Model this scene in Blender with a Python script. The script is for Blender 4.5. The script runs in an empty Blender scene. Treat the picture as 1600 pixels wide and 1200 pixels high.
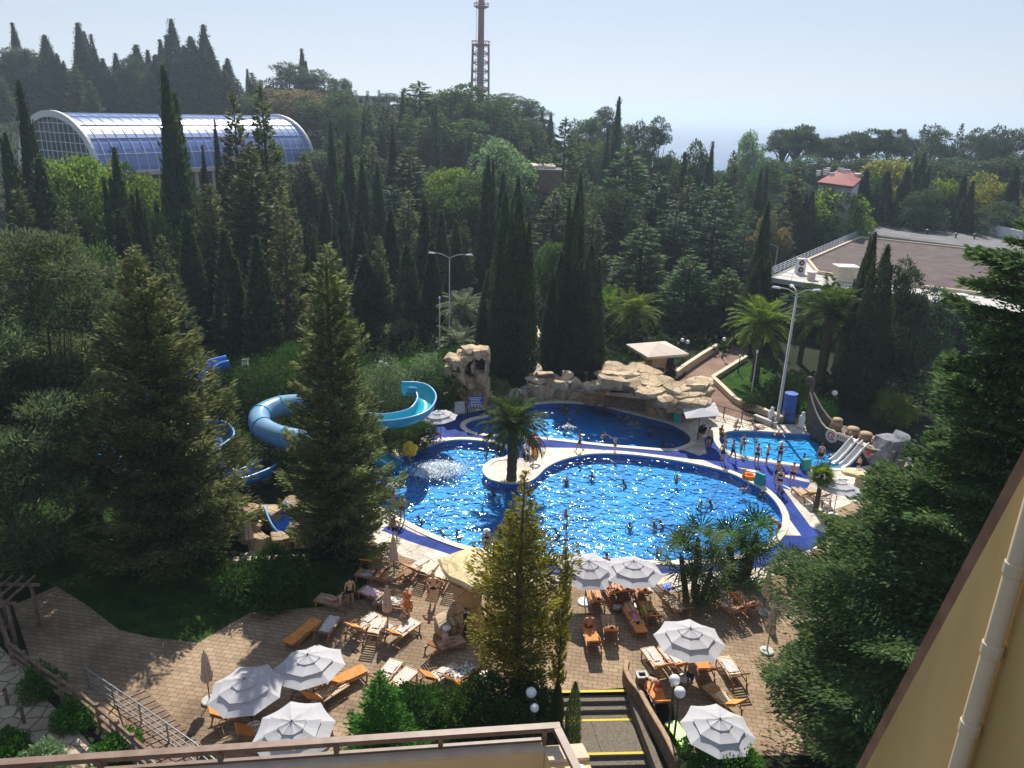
import bpy, bmesh, math, random
import numpy as np
from mathutils import Vector, Matrix, Euler
from mathutils.geometry import delaunay_2d_cdt
R=math.radians; pi=math.pi
sc=bpy.context.scene; COL=sc.collection
# ---------- camera ----------
F=1202.0; CH=23.0; PITCH=19.43; ROLL=1.77
cd=bpy.data.cameras.new('camera'); cam=bpy.data.objects.new('camera',cd); COL.objects.link(cam); sc.camera=cam
CM=(Matrix.Rotation(R(90-PITCH),3,'X')@Matrix.Rotation(R(ROLL),3,'Z'))
cam.matrix_world=Matrix.Translation((0,0,CH))@CM.to_4x4()
cd.sensor_width=36; cd.lens=36*F/1600; cd.clip_end=90000; cd.clip_start=0.05
sc.render.resolution_x=1024; sc.render.resolution_y=768
# ---------- sky, sun, exposure ----------
SUN_EL=46; SUN_AZ=1.5
w=bpy.data.worlds.new("World"); sc.world=w; w.use_nodes=True
nt=w.node_tree; bg=nt.nodes['Background']; sky=nt.nodes.new('ShaderNodeTexSky'); sky.sky_type='NISHITA'
sky.sun_disc=False; sky.sun_elevation=R(SUN_EL); sky.sun_rotation=R(SUN_AZ); sky.altitude=50
sky.air_density=1.0; sky.dust_density=0.3; sky.ozone_density=3.2
tint=nt.nodes.new('ShaderNodeMix'); tint.data_type='RGBA'; tint.blend_type='MULTIPLY'; tint.inputs[0].default_value=1; tint.inputs[7].default_value=(.95,.955,1.06,1)
gm=nt.nodes.new('ShaderNodeGamma'); gm.inputs[1].default_value=.45; nt.links.new(sky.outputs[0],gm.inputs[0]); nt.links.new(gm.outputs[0],tint.inputs[6]); nt.links.new(tint.outputs[2],bg.inputs[0]); bg.inputs[1].default_value=0.185
sd=bpy.data.lights.new('sun','SUN'); sd.energy=4.4; sd.angle=R(0.53); sd.color=(1,0.95,0.87)
so=bpy.data.objects.new('sun',sd); COL.objects.link(so)
so.rotation_euler=(R(-(90-SUN_EL)),0,R(-SUN_AZ)); so.location=(0,40,80)
sc.view_settings.view_transform='Standard'; sc.view_settings.look='None'; sc.view_settings.exposure=0.7; sc.view_settings.gamma=1
sc.cycles.max_bounces=8; sc.cycles.transparent_max_bounces=12; sc.cycles.volume_bounces=0
sc.cycles.caustics_reflective=False; sc.cycles.caustics_refractive=False
# ---------- projection helpers ----------
def ray(px,py): return CM@Vector(((px-800)/F,-(py-600)/F,-1))
def G(px,py,z=0.0):
    d=ray(px,py); t=(z-CH)/d.z; return Vector((d.x*t,d.y*t,z))
def A(px,py,Y):
    d=ray(px,py); t=Y/d.y; return Vector((d.x*t,Y,CH+d.z*t))
def ppm(p): # pixels (1600) per metre at p
    v=CM.transposed()@(Vector(p)-Vector((0,0,CH))); return F/-v.z
def sm(a,b,t):
    t=min(1,max(0,(t-a)/(b-a))); return t*t*(3-2*t)
def H(x,y):
    z=0.0
    wl=1-sm(-6,14,x)
    z+=3.6*sm(66,112,y)*wl
    ws=1-sm(-10,60,x)
    z+=15*sm(130,255,y)*(0.14+0.86*ws)
    z-=60*sm(330,620,y)
    return z
# ---------- mesh builder ----------
class MB:
    def __init__(s): s.v=[]; s.f=[]; s.m=[]
    def add(s,v,f,mi=0):
        o=len(s.v); s.v+= [tuple(q) for q in v]; s.f+=[tuple(i+o for i in q) for q in f]; s.m+=[mi]*len(f)
    def box(s,c,d,rot=(0,0,0),mi=0,taper=1.0):
        M=Euler(rot).to_matrix(); c=Vector(c); v=[]
        for z in (-.5,.5):
            k=taper if z>0 else 1
            for x,y in ((-.5,-.5),(.5,-.5),(.5,.5),(-.5,.5)): v.append(c+M@Vector((x*d[0]*k,y*d[1]*k,z*d[2])))
        s.add(v,[(0,3,2,1),(4,5,6,7),(0,1,5,4),(1,2,6,5),(2,3,7,6),(3,0,4,7)],mi)
    def tube(s,pts,rad,n=8,cap=True,mi=0,flat=None):
        P=[Vector(p) for p in pts]; k=len(P)
        if not hasattr(rad,'__len__'): rad=[rad]*k
        v=[]; up=Vector((0,0,1)); prev=None
        for i in range(k):
            t=(P[min(i+1,k-1)]-P[max(i-1,0)]).normalized()
            if prev is None:
                a=t.orthogonal().normalized() if abs(t.z)>.95 else t.cross(up).normalized()
            else: a=(prev-t*prev.dot(t)); a=a.normalized() if a.length>1e-6 else t.orthogonal().normalized()
            prev=a; b=t.cross(a)
            for j in range(n):
                q=2*pi*j/n; v.append(P[i]+(a*math.cos(q)+b*math.sin(q)*(flat or 1))*rad[i])
        f=[(i*n+j,i*n+(j+1)%n,(i+1)*n+(j+1)%n,(i+1)*n+j) for i in range(k-1) for j in range(n)]
        if cap: f+=[tuple(range(n))[::-1],tuple((k-1)*n+j for j in range(n))]
        s.add(v,f,mi)
    def bar(s,a,b,r,n=6,r2=None,mi=0): s.tube([a,b],[r,r if r2 is None else r2],n,mi=mi)
    def beam(s,a,b,w,h,mi=0):
        a=Vector(a); b=Vector(b); t=(b-a).normalized(); x=t.cross(Vector((0,0,1)))
        x=x.normalized() if x.length>1e-4 else Vector((1,0,0)); y=x.cross(t)
        v=[p+x*sx*w/2+y*sy*h/2 for p in (a,b) for sx,sy in ((-1,-1),(1,-1),(1,1),(-1,1))]
        s.add(v,[(0,3,2,1),(4,5,6,7),(0,1,5,4),(1,2,6,5),(2,3,7,6),(3,0,4,7)],mi)
    def lathe(s,prof,n=16,c=(0,0,0),mi=0,cap=True):
        c=Vector(c); v=[c+Vector((r*math.cos(2*pi*j/n),r*math.sin(2*pi*j/n),z)) for r,z in prof for j in range(n)]; k=len(prof)
        f=[(i*n+j,i*n+(j+1)%n,(i+1)*n+(j+1)%n,(i+1)*n+j) for i in range(k-1) for j in range(n)]
        if cap: f+=[tuple(range(n))[::-1],tuple((k-1)*n+j for j in range(n))]
        s.add(v,f,mi)
    def ell(s,c,r,n=10,m=7,rot=(0,0,0),mi=0):
        M=Euler(rot).to_matrix(); c=Vector(c); v=[c+M@Vector((0,0,-r[2]))]
        for i in range(1,m):
            a=-pi/2+pi*i/m
            for j in range(n):
                b=2*pi*j/n; v.append(c+M@Vector((r[0]*math.cos(a)*math.cos(b),r[1]*math.cos(a)*math.sin(b),r[2]*math.sin(a))))
        v.append(c+M@Vector((0,0,r[2]))); e=len(v)-1
        f=[(0,1+(j+1)%n,1+j) for j in range(n)]
        f+=[(1+i*n+j,1+i*n+(j+1)%n,1+(i+1)*n+(j+1)%n,1+(i+1)*n+j) for i in range(m-2) for j in range(n)]
        f+=[(e,1+(m-2)*n+j,1+(m-2)*n+(j+1)%n) for j in range(n)]
        s.add(v,f,mi)
    def prism(s,poly,z0,z1,mi=0):
        n=len(poly); a=sum(poly[i][0]*poly[(i+1)%n][1]-poly[(i+1)%n][0]*poly[i][1] for i in range(n))
        if a<0: poly=poly[::-1]
        g=lambda z,p: z if not callable(z) else z(p)
        v=[(p[0],p[1],g(z0,p)) for p in poly]+[(p[0],p[1],g(z1,p)) for p in poly]
        s.add(v,[tuple(range(n))[::-1],tuple(range(n,2*n))]+[(i,(i+1)%n,n+(i+1)%n,n+i) for i in range(n)],mi)
    def hull(s,pts,mi=0):
        bm=bmesh.new(); [bm.verts.new(p) for p in pts]
        r=bmesh.ops.convex_hull(bm,input=bm.verts)
        bmesh.ops.delete(bm,geom=[g for g in r['geom_interior'] if isinstance(g,bmesh.types.BMVert)],context='VERTS')
        bm.verts.index_update(); s.add([v.co.copy() for v in bm.verts],[[v.index for v in f.verts] for f in bm.faces],mi); bm.free()
    def build(s,name,mat,parent=None,loc=(0,0,0),off=None,smooth=False,rot=None):
        me=bpy.data.meshes.new(name); v=s.v
        if off is not None: v=[(a[0]-off[0],a[1]-off[1],a[2]-off[2]) for a in v]
        me.from_pydata(v,[],s.f); ms=mat if isinstance(mat,(list,tuple)) else [mat]
        for m_ in ms: me.materials.append(m_)
        if len(ms)>1: me.polygons.foreach_set('material_index',s.m)
        if smooth: me.polygons.foreach_set('use_smooth',[True]*len(me.polygons))
        me.update(); o=bpy.data.objects.new(name,me); COL.objects.link(o); o.location=loc
        if rot: o.rotation_euler=rot
        if parent: o.parent=parent
        return o
def tag(o,label=None,cat=None,group=None,kind=None):
    if label: o['label']=label
    if cat: o['category']=cat
    if group: o['group']=group
    if kind: o['kind']=kind
    return o
def thing(name,label,cat,loc=(0,0,0),rz=0,group=None,sc_=1):
    o=bpy.data.objects.new(name,None); COL.objects.link(o); o.location=loc; o.rotation_euler=(0,0,rz); o.scale=(sc_,)*3 if not hasattr(sc_,'__len__') else sc_
    o.empty_display_size=.2
    return tag(o,label,cat,group)
def dup(o,loc=None,rz=None,label=None,group=None,scale=None,parent=None):
    c=o.copy(); COL.objects.link(c)
    if parent is not None: c.parent=parent
    if loc is not None: c.location=loc
    if rz is not None: c.rotation_euler=(0,0,rz)
    if scale is not None: c.scale=scale
    if label: c['label']=label
    if group: c['group']=group
    for ch in list(o.children): dup(ch,parent=c)
    return c
ORD=['','second ','third ','fourth ','fifth ','sixth ','seventh ','eighth ','ninth ','tenth ','eleventh ','twelfth ','thirteenth ','fourteenth ','fifteenth ','sixteenth ','seventeenth ','eighteenth ','nineteenth ','twentieth ']
ORD+=['twenty-'+q for q in ['first ','second ','third ','fourth ','fifth ','sixth ','seventh ','eighth ','ninth ']]+['thirtieth ']
def nth(i,n=None):
    if n is not None and n>1 and i==n-1: return 'rightmost'
    return 'leftmost' if i==0 else ORD[i]+'from left'
# ---------- materials ----------
def mat(name,col,rough=.7,spec=.3,col2=None,scale=5,bump=0,bscale=None,metal=0,detail=4,trans=0,rnd=0,emit=None,dist=.02,tex='noise'):
    m=bpy.data.materials.new(name); m.use_nodes=True; n=m.node_tree; b=n.nodes['Principled BSDF']; L=n.links.new
    b.inputs['Roughness'].default_value=rough; b.inputs['Metallic'].default_value=metal; b.inputs['Specular IOR Level'].default_value=spec
    b.inputs['Base Color'].default_value=(*col,1)
    tc=n.nodes.new('ShaderNodeTexCoord'); out=None
    if col2 is not None:
        t=n.nodes.new('ShaderNodeTexNoise'); t.inputs['Scale'].default_value=scale; t.inputs['Detail'].default_value=detail
        L(tc.outputs['Object'],t.inputs['Vector'])
        cr=n.nodes.new('ShaderNodeValToRGB'); cr.color_ramp.elements[0].color=(*col,1); cr.color_ramp.elements[1].color=(*col2,1)
        cr.color_ramp.elements[0].position=.35; cr.color_ramp.elements[1].position=.65
        L(t.outputs[0],cr.inputs[0]); out=cr.outputs[0]
    if rnd:
        oi=n.nodes.new('ShaderNodeObjectInfo'); hs=n.nodes.new('ShaderNodeHueSaturation')
        mr=n.nodes.new('ShaderNodeMapRange'); mr.inputs[3].default_value=1-rnd; mr.inputs[4].default_value=1+rnd
        L(oi.outputs['Random'],mr.inputs[0]); L(mr.outputs[0],hs.inputs['Value'])
        if out: L(out,hs.inputs['Color'])
        else: hs.inputs['Color'].default_value=(*col,1)
        out=hs.outputs[0]
    if out: L(out,b.inputs['Base Color'])
    if bump:
        t=n.nodes.new('ShaderNodeTexNoise'); t.inputs['Scale'].default_value=bscale or scale*3; t.inputs['Detail'].default_value=5
        L(tc.outputs['Object'],t.inputs['Vector']); bp=n.nodes.new('ShaderNodeBump'); bp.inputs['Strength'].default_value=bump; bp.inputs['Distance'].default_value=dist
        L(t.outputs[0],bp.inputs['Height']); L(bp.outputs[0],b.inputs['Normal'])
    if emit: b.inputs['Emission Color'].default_value=(*emit[0],1); b.inputs['Emission Strength'].default_value=emit[1]
    return m
def leafmat(name,c1,c2,tr=.35,rnd=.18,scale=.6):
    m=bpy.data.materials.new(name); m.use_nodes=True; n=m.node_tree; n.nodes.clear(); L=n.links.new
    o=n.nodes.new('ShaderNodeOutputMaterial'); geo=n.nodes.new('ShaderNodeNewGeometry'); tc=n.nodes.new('ShaderNodeTexCoord')
    t=n.nodes.new('ShaderNodeTexNoise'); t.inputs['Scale'].default_value=scale; t.inputs['Detail'].default_value=3
    L(tc.outputs['Object'],t.inputs['Vector'])
    ad=n.nodes.new('ShaderNodeMath'); ad.operation='MULTIPLY_ADD'; ad.inputs[1].default_value=.5
    L(geo.outputs['Random Per Island'],ad.inputs[0]); L(t.outputs[0],ad.inputs[2])
    cr=n.nodes.new('ShaderNodeValToRGB'); cr.color_ramp.elements[0].position=.4; cr.color_ramp.elements[1].position=1.05
    cr.color_ramp.elements[0].color=(*c1,1); cr.color_ramp.elements[1].color=(*c2,1); L(ad.outputs[0],cr.inputs[0])
    oi=n.nodes.new('ShaderNodeObjectInfo'); hs=n.nodes.new('ShaderNodeHueSaturation')
    mr=n.nodes.new('ShaderNodeMapRange'); mr.inputs[3].default_value=1-rnd; mr.inputs[4].default_value=1+rnd
    L(oi.outputs['Random'],mr.inputs[0]); L(mr.outputs[0],hs.inputs['Value']); L(cr.outputs[0],hs.inputs['Color'])
    mh=n.nodes.new('ShaderNodeMapRange'); mh.inputs[3].default_value=.485; mh.inputs[4].default_value=.515
    L(oi.outputs['Random'],mh.inputs[0]); L(mh.outputs[0],hs.inputs['Hue'])
    d=n.nodes.new('ShaderNodeBsdfPrincipled'); d.inputs['Roughness'].default_value=.55; d.inputs['Specular IOR Level'].default_value=.04
    tl=n.nodes.new('ShaderNodeBsdfTranslucent'); mx=n.nodes.new('ShaderNodeMixShader'); mx.inputs[0].default_value=tr
    g=n.nodes.new('ShaderNodeHueSaturation'); g.inputs['Saturation'].default_value=1.15; g.inputs['Value'].default_value=1.3; g.inputs['Hue'].default_value=.49
    L(hs.outputs[0],d.inputs['Base Color']); L(hs.outputs[0],g.inputs['Color']); L(g.outputs[0],tl.inputs['Color'])
    L(d.outputs[0],mx.inputs[1]); L(tl.outputs[0],mx.inputs[2]); L(mx.outputs[0],o.inputs[0]); return m
M={}
M['bark']=mat('bark',(.07,.05,.035),.9,.1,(.14,.11,.08),8,.6,20)
M['palebark']=mat('palebark',(.2,.18,.15),.9,.1,(.32,.3,.26),6,.4,20)
M['palmbark']=mat('palmbark',(.06,.045,.03),.95,.1,(.16,.12,.08),14,.9,25)
M['cypress']=leafmat('cypress_leaf',(.03,.052,.03),(.08,.115,.052),.32)
M['conifer']=leafmat('conifer_leaf',(.05,.078,.036),(.155,.19,.08),.38)
M['conifer_olive']=leafmat('conifer_olive_leaf',(.065,.088,.038),(.24,.26,.11),.45)
M['pinegreen']=leafmat('pine_green_leaf',(.045,.075,.04),(.15,.195,.095),.42)
M['cedar']=leafmat('cedar_leaf',(.045,.085,.035),(.14,.22,.08),.4)
M['bluecedar']=leafmat('bluecedar_leaf',(.035,.07,.045),(.09,.15,.08),.3)
M['pine']=leafmat('pine_leaf',(.03,.052,.032),(.09,.13,.06),.3)
M['broad']=leafmat('broad_leaf',(.026,.058,.02),(.08,.135,.04),.45)
M['lime']=leafmat('lime_leaf',(.07,.12,.025),(.19,.28,.065),.5)
M['silver']=leafmat('silver_leaf',(.08,.13,.06),(.2,.28,.14),.4)
M['yellow']=leafmat('yellow_leaf',(.11,.13,.035),(.24,.25,.07),.5)
M['brownleaf']=leafmat('brown_leaf',(.08,.07,.035),(.2,.17,.08),.4)
M['golden']=leafmat('golden_leaf',(.07,.1,.025),(.4,.38,.07),.48,scale=.9)
M['palm']=leafmat('palm_leaf',(.035,.065,.02),(.1,.16,.045),.35)
M['palmlime']=leafmat('palm_lime_leaf',(.06,.11,.02),(.2,.27,.06),.4)
M['palmsilver']=leafmat('palm_silver_leaf',(.12,.16,.1),(.3,.36,.22),.35)
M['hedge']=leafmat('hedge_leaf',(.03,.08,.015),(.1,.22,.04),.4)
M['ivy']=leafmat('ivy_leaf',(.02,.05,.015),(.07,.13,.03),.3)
# ---------- terrain and zones ----------
def cat(pts,n=6,closed=True):
    P=[Vector(p) for p in pts]; k=len(P); out=[]
    for i in range(k if closed else k-1):
        if closed: a,b,c,d=P[i-1],P[i],P[(i+1)%k],P[(i+2)%k]
        else: a,b,c,d=P[max(i-1,0)],P[i],P[i+1],P[min(i+2,k-1)]
        for j in range(n):
            t=j/n; out.append(.5*((2*b)+(c-a)*t+(2*a-5*b+4*c-d)*t*t+(3*b-a-3*c+d)*t**3))
    if not closed: out.append(P[-1])
    return out
def PX(pts,z=0.0): return [G(x,y,z) for x,y in pts]
def smooth_px(pts,n=5): return [ (p.x,p.y) for p in cat(PX(pts),n)]
poolA=smooth_px([(590,790),(576,768),(590,738),(620,716),(651,704),(684,692),(719,687),(766,691),(793,702),(790,714),(770,718),(757,728),(755,738),(764,748),(785,754),(812,755),(828,752),(841,743),(852,732),(870,722),(896,714),(930,709),(980,710),(1040,717),(1100,728),(1140,739),(1170,753),(1192,765),(1210,782),(1221,800),(1223,814),(1217,832),(1195,853),(1160,866),(1100,875),(1036,877),(935,873),(850,868),(800,862),(739,856),(699,844),(665,830),(630,812)])
poolB=smooth_px([(727,667),(734,658),(760,651),(800,640),(850,630),(900,630),(940,634),(980,644),(1040,659),(1062,669),(1077,680),(1079,690),(1068,697),(1045,702),(1000,699),(940,694),(860,685),(800,680),(746,677)])
poolC=smooth_px([(1123,688),(1128,679),(1140,674),(1170,673),(1220,676),(1270,679),(1306,692),(1350,703),(1385,712),(1388,718),(1365,726),(1340,731),(1300,732),(1254,727),(1220,722),(1190,718),(1160,712),(1134,703)])
flat=lambda pts:[(p.x,p.y) for p in PX(pts)]
blue=[
 flat([(788,684),(900,691),(980,699),(1030,705),(1068,703),(1092,712),(1104,708),(1100,684),(1114,684),(1124,702),(1146,715),(1190,722),(1256,731),(1269,748),(1262,762),(1244,768),(1223,763),(1266,822),(1297,838),(1268,858),(1195,886),(1120,893),(1040,896),(860,899),(780,888),(709,868),(640,846),(596,829),(611,817),(655,836),(740,858),(800,868),(860,879),(1040,881),(1130,876),(1190,862),(1222,836),(1252,837),(1192,753),(1166,743),(1140,736),(1100,719),(980,705),(900,700),(850,699),(822,702),(819,716),(797,714),(797,702),(786,692),(752,688),(700,683),(676,690),(668,672),(684,662),(720,648),(800,630),(812,634),(760,646),(731,657),(724,666),(734,677)]),
]
slivers=[flat([(1152,730),(1190,736),(1186,739),(1168,736)]),flat([(1222,740),(1266,750),(1264,754),(1226,745)]),flat([(1218,755),(1245,767),(1241,768.5)])]
cream=flat([(560,800),(575,740),(610,705),(655,690),(668,660),(700,640),(780,612),(830,600),(1080,600),(1110,640),(1180,662),(1290,664),(1420,700),(1430,740),(1390,760),(1320,790),(1290,800),(1300,840),(1240,880),(1190,910),(1036,925),(890,916),(760,905),(678,884),(614,864),(585,846)])
terrace=flat([(20,946),(88,916),(135,945),(186,984),(236,996),(310,1004),(391,957),(506,948),(572,935),(575,880),(560,840),(640,700),(1400,700),(1480,900),(1400,1110),(1280,1180),(1060,1180),(1052,1100),(1000,1060),(980,1074),(878,1082),(740,1095),(660,1120),(540,1180),(330,1215),(182,1154),(67,1050),(47,1029)])
brownpath=flat([(1035,612),(1068,590),(1075,576),(1098,563),(1150,535),(1172,545),(1162,562),(1113,594),(1128,608),(1145,627),(1162,638),(1180,655),(1110,660),(1070,640)])
greypath=flat([(818,615),(818,560),(822,512),(830,512),(850,545),(882,580),(872,606),(850,620)])
hexpath=flat([(-80,1020),(0,1010),(30,1040),(70,1090),(130,1150),(185,1215),(60,1260),(-120,1260),(-120,1100)])
lawnl=flat([(0,900),(88,916),(135,945),(186,984),(236,996),(310,1004),(391,957),(506,948),(560,940),(560,870),(480,880),(360,880),(300,760),(60,740),(-100,800),(-100,940)])
lawnr=flat([(1113,594),(1162,562),(1200,560),(1215,640),(1145,627)])
pit=flat([(868,1083),(979,1081),(1003,1140),(1038,1260),(862,1260)])
zones=[(pit,'pool'),(poolA,'pool'),(poolB,'pool'),(poolC,'pool')]+[(s,'pool_deck') for s in slivers]+[(b,'blue_tile_deck') for b in blue]+[(cream,'pool_deck'),(brownpath,'garden_path'),(greypath,'side_path'),(lawnr,'lawn'),(terrace,'sun_terrace'),(hexpath,'flagstone_path'),(lawnl,'lawn')]
def inside(x,y,poly):
    c=False; n=len(poly); j=n-1
    for i in range(n):
        xi,yi=poly[i]; xj,yj=poly[j]
        if (yi>y)!=(yj>y) and x<(xj-xi)*(y-yi)/(yj-yi)+xi: c=not c
        j=i
    return c
pts=[]; edges=[]
def addloop(p):
    o=len(pts); pts.extend(Vector((a,b)) for a,b in p); n=len(p); edges.extend((o+i,o+(i+1)%n) for i in range(n))
for z,_ in zones: addloop(z)
bbox=[(-2600,-60),(2600,-60),(2600,640),(-2600,640)]; addloop(bbox)
for gy in list(range(-50,140,6))+list(range(145,640,14)):
    for gx in list(range(-150,151,7)) if gy<140 else list(range(-330,331,15)): pts.append(Vector((gx+.37,gy+.21)))
for gx in (-2000,-1200,-700,-450,450,700,1200,2000):
    for gy in range(0,640,60): pts.append(Vector((gx,gy+.5)))
cv,ce,cf,_,_,_=delaunay_2d_cdt(pts,edges,[],0,1e-4)
byz={}
for f in cf:
    cx=sum(cv[i].x for i in f)/len(f); cy=sum(cv[i].y for i in f)/len(f)
    k='terrain'
    if -60<cx<60 and 5<cy<110:
        for zp,nm in zones:
            if inside(cx,cy,zp): k=nm; break
    byz.setdefault(k,[]).append(f)
def brickmat(name,c1,c2,mortar,sx,sy=None,rot=0,rough=.8,bias=.0,ms=.015,kind='brick',stain=(.35,.3,.25)):
    m=bpy.data.materials.new(name); m.use_nodes=True; n=m.node_tree; b=n.nodes['Principled BSDF']; L=n.links.new
    b.inputs['Roughness'].default_value=rough; b.inputs['Specular IOR Level'].default_value=.06
    tc=n.nodes.new('ShaderNodeTexCoord'); mp=n.nodes.new('ShaderNodeMapping'); mp.inputs['Rotation'].default_value=(0,0,rot)
    L(tc.outputs['Object'],mp.inputs[0])
    if kind=='brick':
        t=n.nodes.new('ShaderNodeTexBrick'); t.inputs['Scale'].default_value=1; t.inputs['Brick Width'].default_value=sx; t.inputs['Row Height'].default_value=sy
        t.inputs['Mortar Size'].default_value=ms; t.inputs['Color1'].default_value=(*c1,1); t.inputs['Color2'].default_value=(*c2,1); t.inputs['Mortar'].default_value=(*mortar,1); t.inputs['Bias'].default_value=bias
        L(mp.outputs[0],t.inputs[0]); col=t.outputs[0]; hgt=t.outputs[1]; inv=True
    else:
        t=n.nodes.new('ShaderNodeTexVoronoi'); t.feature='DISTANCE_TO_EDGE'; t.inputs['Scale'].default_value=1/sx; L(mp.outputs[0],t.inputs[0])
        t2=n.nodes.new('ShaderNodeTexVoronoi'); t2.inputs['Scale'].default_value=1/sx; L(mp.outputs[0],t2.inputs[0])
        if sy is not None:
            t.inputs['Randomness'].default_value=sy; t2.inputs['Randomness'].default_value=sy
        sp=n.nodes.new('ShaderNodeSeparateColor'); L(t2.outputs['Color'],sp.inputs[0])
        mc=n.nodes.new('ShaderNodeMix'); mc.data_type='RGBA'; mc.inputs[6].default_value=(*c1,1); mc.inputs[7].default_value=(*c2,1); L(sp.outputs[0],mc.inputs[0])
        st=n.nodes.new('ShaderNodeMapRange'); st.inputs[1].default_value=ms*.5; st.inputs[2].default_value=ms*1.5; L(t.outputs[0],st.inputs[0])
        mm=n.nodes.new('ShaderNodeMix'); mm.data_type='RGBA'; mm.inputs[6].default_value=(*mortar,1); L(st.outputs[0],mm.inputs[0]); L(mc.outputs[2],mm.inputs[7])
        col=mm.outputs[2]; hgt=st.outputs[0]; inv=False
    ns=n.nodes.new('ShaderNodeTexNoise'); ns.inputs['Scale'].default_value=.35; ns.inputs['Detail'].default_value=7; L(tc.outputs['Object'],ns.inputs[0])
    mr=n.nodes.new('ShaderNodeMapRange'); mr.inputs[1].default_value=.35; mr.inputs[2].default_value=.7; mr.inputs[3].default_value=1.18; mr.inputs[4].default_value=.6; L(ns.outputs[0],mr.inputs[0])
    ns2=n.nodes.new('ShaderNodeTexNoise'); ns2.inputs['Scale'].default_value=9; ns2.inputs['Detail'].default_value=5; L(tc.outputs['Object'],ns2.inputs[0])
    mr2=n.nodes.new('ShaderNodeMapRange'); mr2.inputs[3].default_value=.8; mr2.inputs[4].default_value=1.2; L(ns2.outputs[0],mr2.inputs[0])
    mu=n.nodes.new('ShaderNodeMath'); mu.operation='MULTIPLY'; L(mr.outputs[0],mu.inputs[0]); L(mr2.outputs[0],mu.inputs[1])
    hs=n.nodes.new('ShaderNodeHueSaturation'); L(col,hs.inputs['Color']); L(mu.outputs[0],hs.inputs['Value']); L(hs.outputs[0],b.inputs['Base Color'])
    bp=n.nodes.new('ShaderNodeBump'); bp.invert=inv; bp.inputs['Strength'].default_value=.5; bp.inputs['Distance'].default_value=.01; L(hgt,bp.inputs['Height']); L(bp.outputs[0],b.inputs['Normal'])
    return m
M['deck']=brickmat('deck_stone',(.6,.53,.43),(.7,.63,.53),(.4,.33,.26),.55,1,rough=.55,ms=.03,kind='v')
M['bluetile']=brickmat('blue_tile',(.02,.045,.22),(.03,.065,.28),(.05,.09,.28),.3,.3,rough=.7,ms=.006)
M['paving']=brickmat('paving',(.28,.2,.125),(.36,.26,.17),(.16,.11,.07),.42,.24,rot=.15,ms=.014)
M['brownpave']=brickmat('brown_paving',(.24,.15,.11),(.3,.2,.15),(.13,.08,.06),.3,.16,rot=.5)
M['greypave']=brickmat('grey_paving',(.3,.27,.24),(.36,.33,.29),(.2,.17,.15),.4,.4,rot=.1)
M['flag']=brickmat('flagstone',(.33,.27,.18),(.42,.35,.24),(.15,.12,.08),.62,.45,ms=.05,kind='v')
M['grass']=mat('grass_soil',(.02,.045,.01),.95,.1,(.05,.1,.018),1.2,.8,30,dist=.05)
M['soil']=mat('soil',(.012,.02,.008),.95,.1,(.025,.03,.014),.4,.5,4,dist=.1)
zm={'terrain':M['soil'],'pool_deck':M['deck'],'blue_tile_deck':M['bluetile'],'sun_terrace':M['paving'],'garden_path':M['brownpave'],'side_path':M['greypave'],'flagstone_path':M['flag'],'lawn':M['grass']}
for k,fs in byz.items():
    if k=='pool': continue
    b=MB(); idx={}
    for f in fs:
        q=[]
        for i in f:
            if i not in idx:
                idx[i]=len(b.v); x,y=cv[i]; z=H(x,y)
                if k in('garden_path','side_path'): z+=0
                b.v.append((x,y,z))
            q.append(idx[i])
        a=sum(b.v[q[i]][0]*b.v[q[(i+1)%len(q)]][1]-b.v[q[(i+1)%len(q)]][0]*b.v[q[i]][1] for i in range(len(q)))
        b.f.append(tuple(q if a>0 else q[::-1]))
    b.m=[0]*len(b.f); tag(b.build(k,zm[k]),kind='structure')
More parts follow.
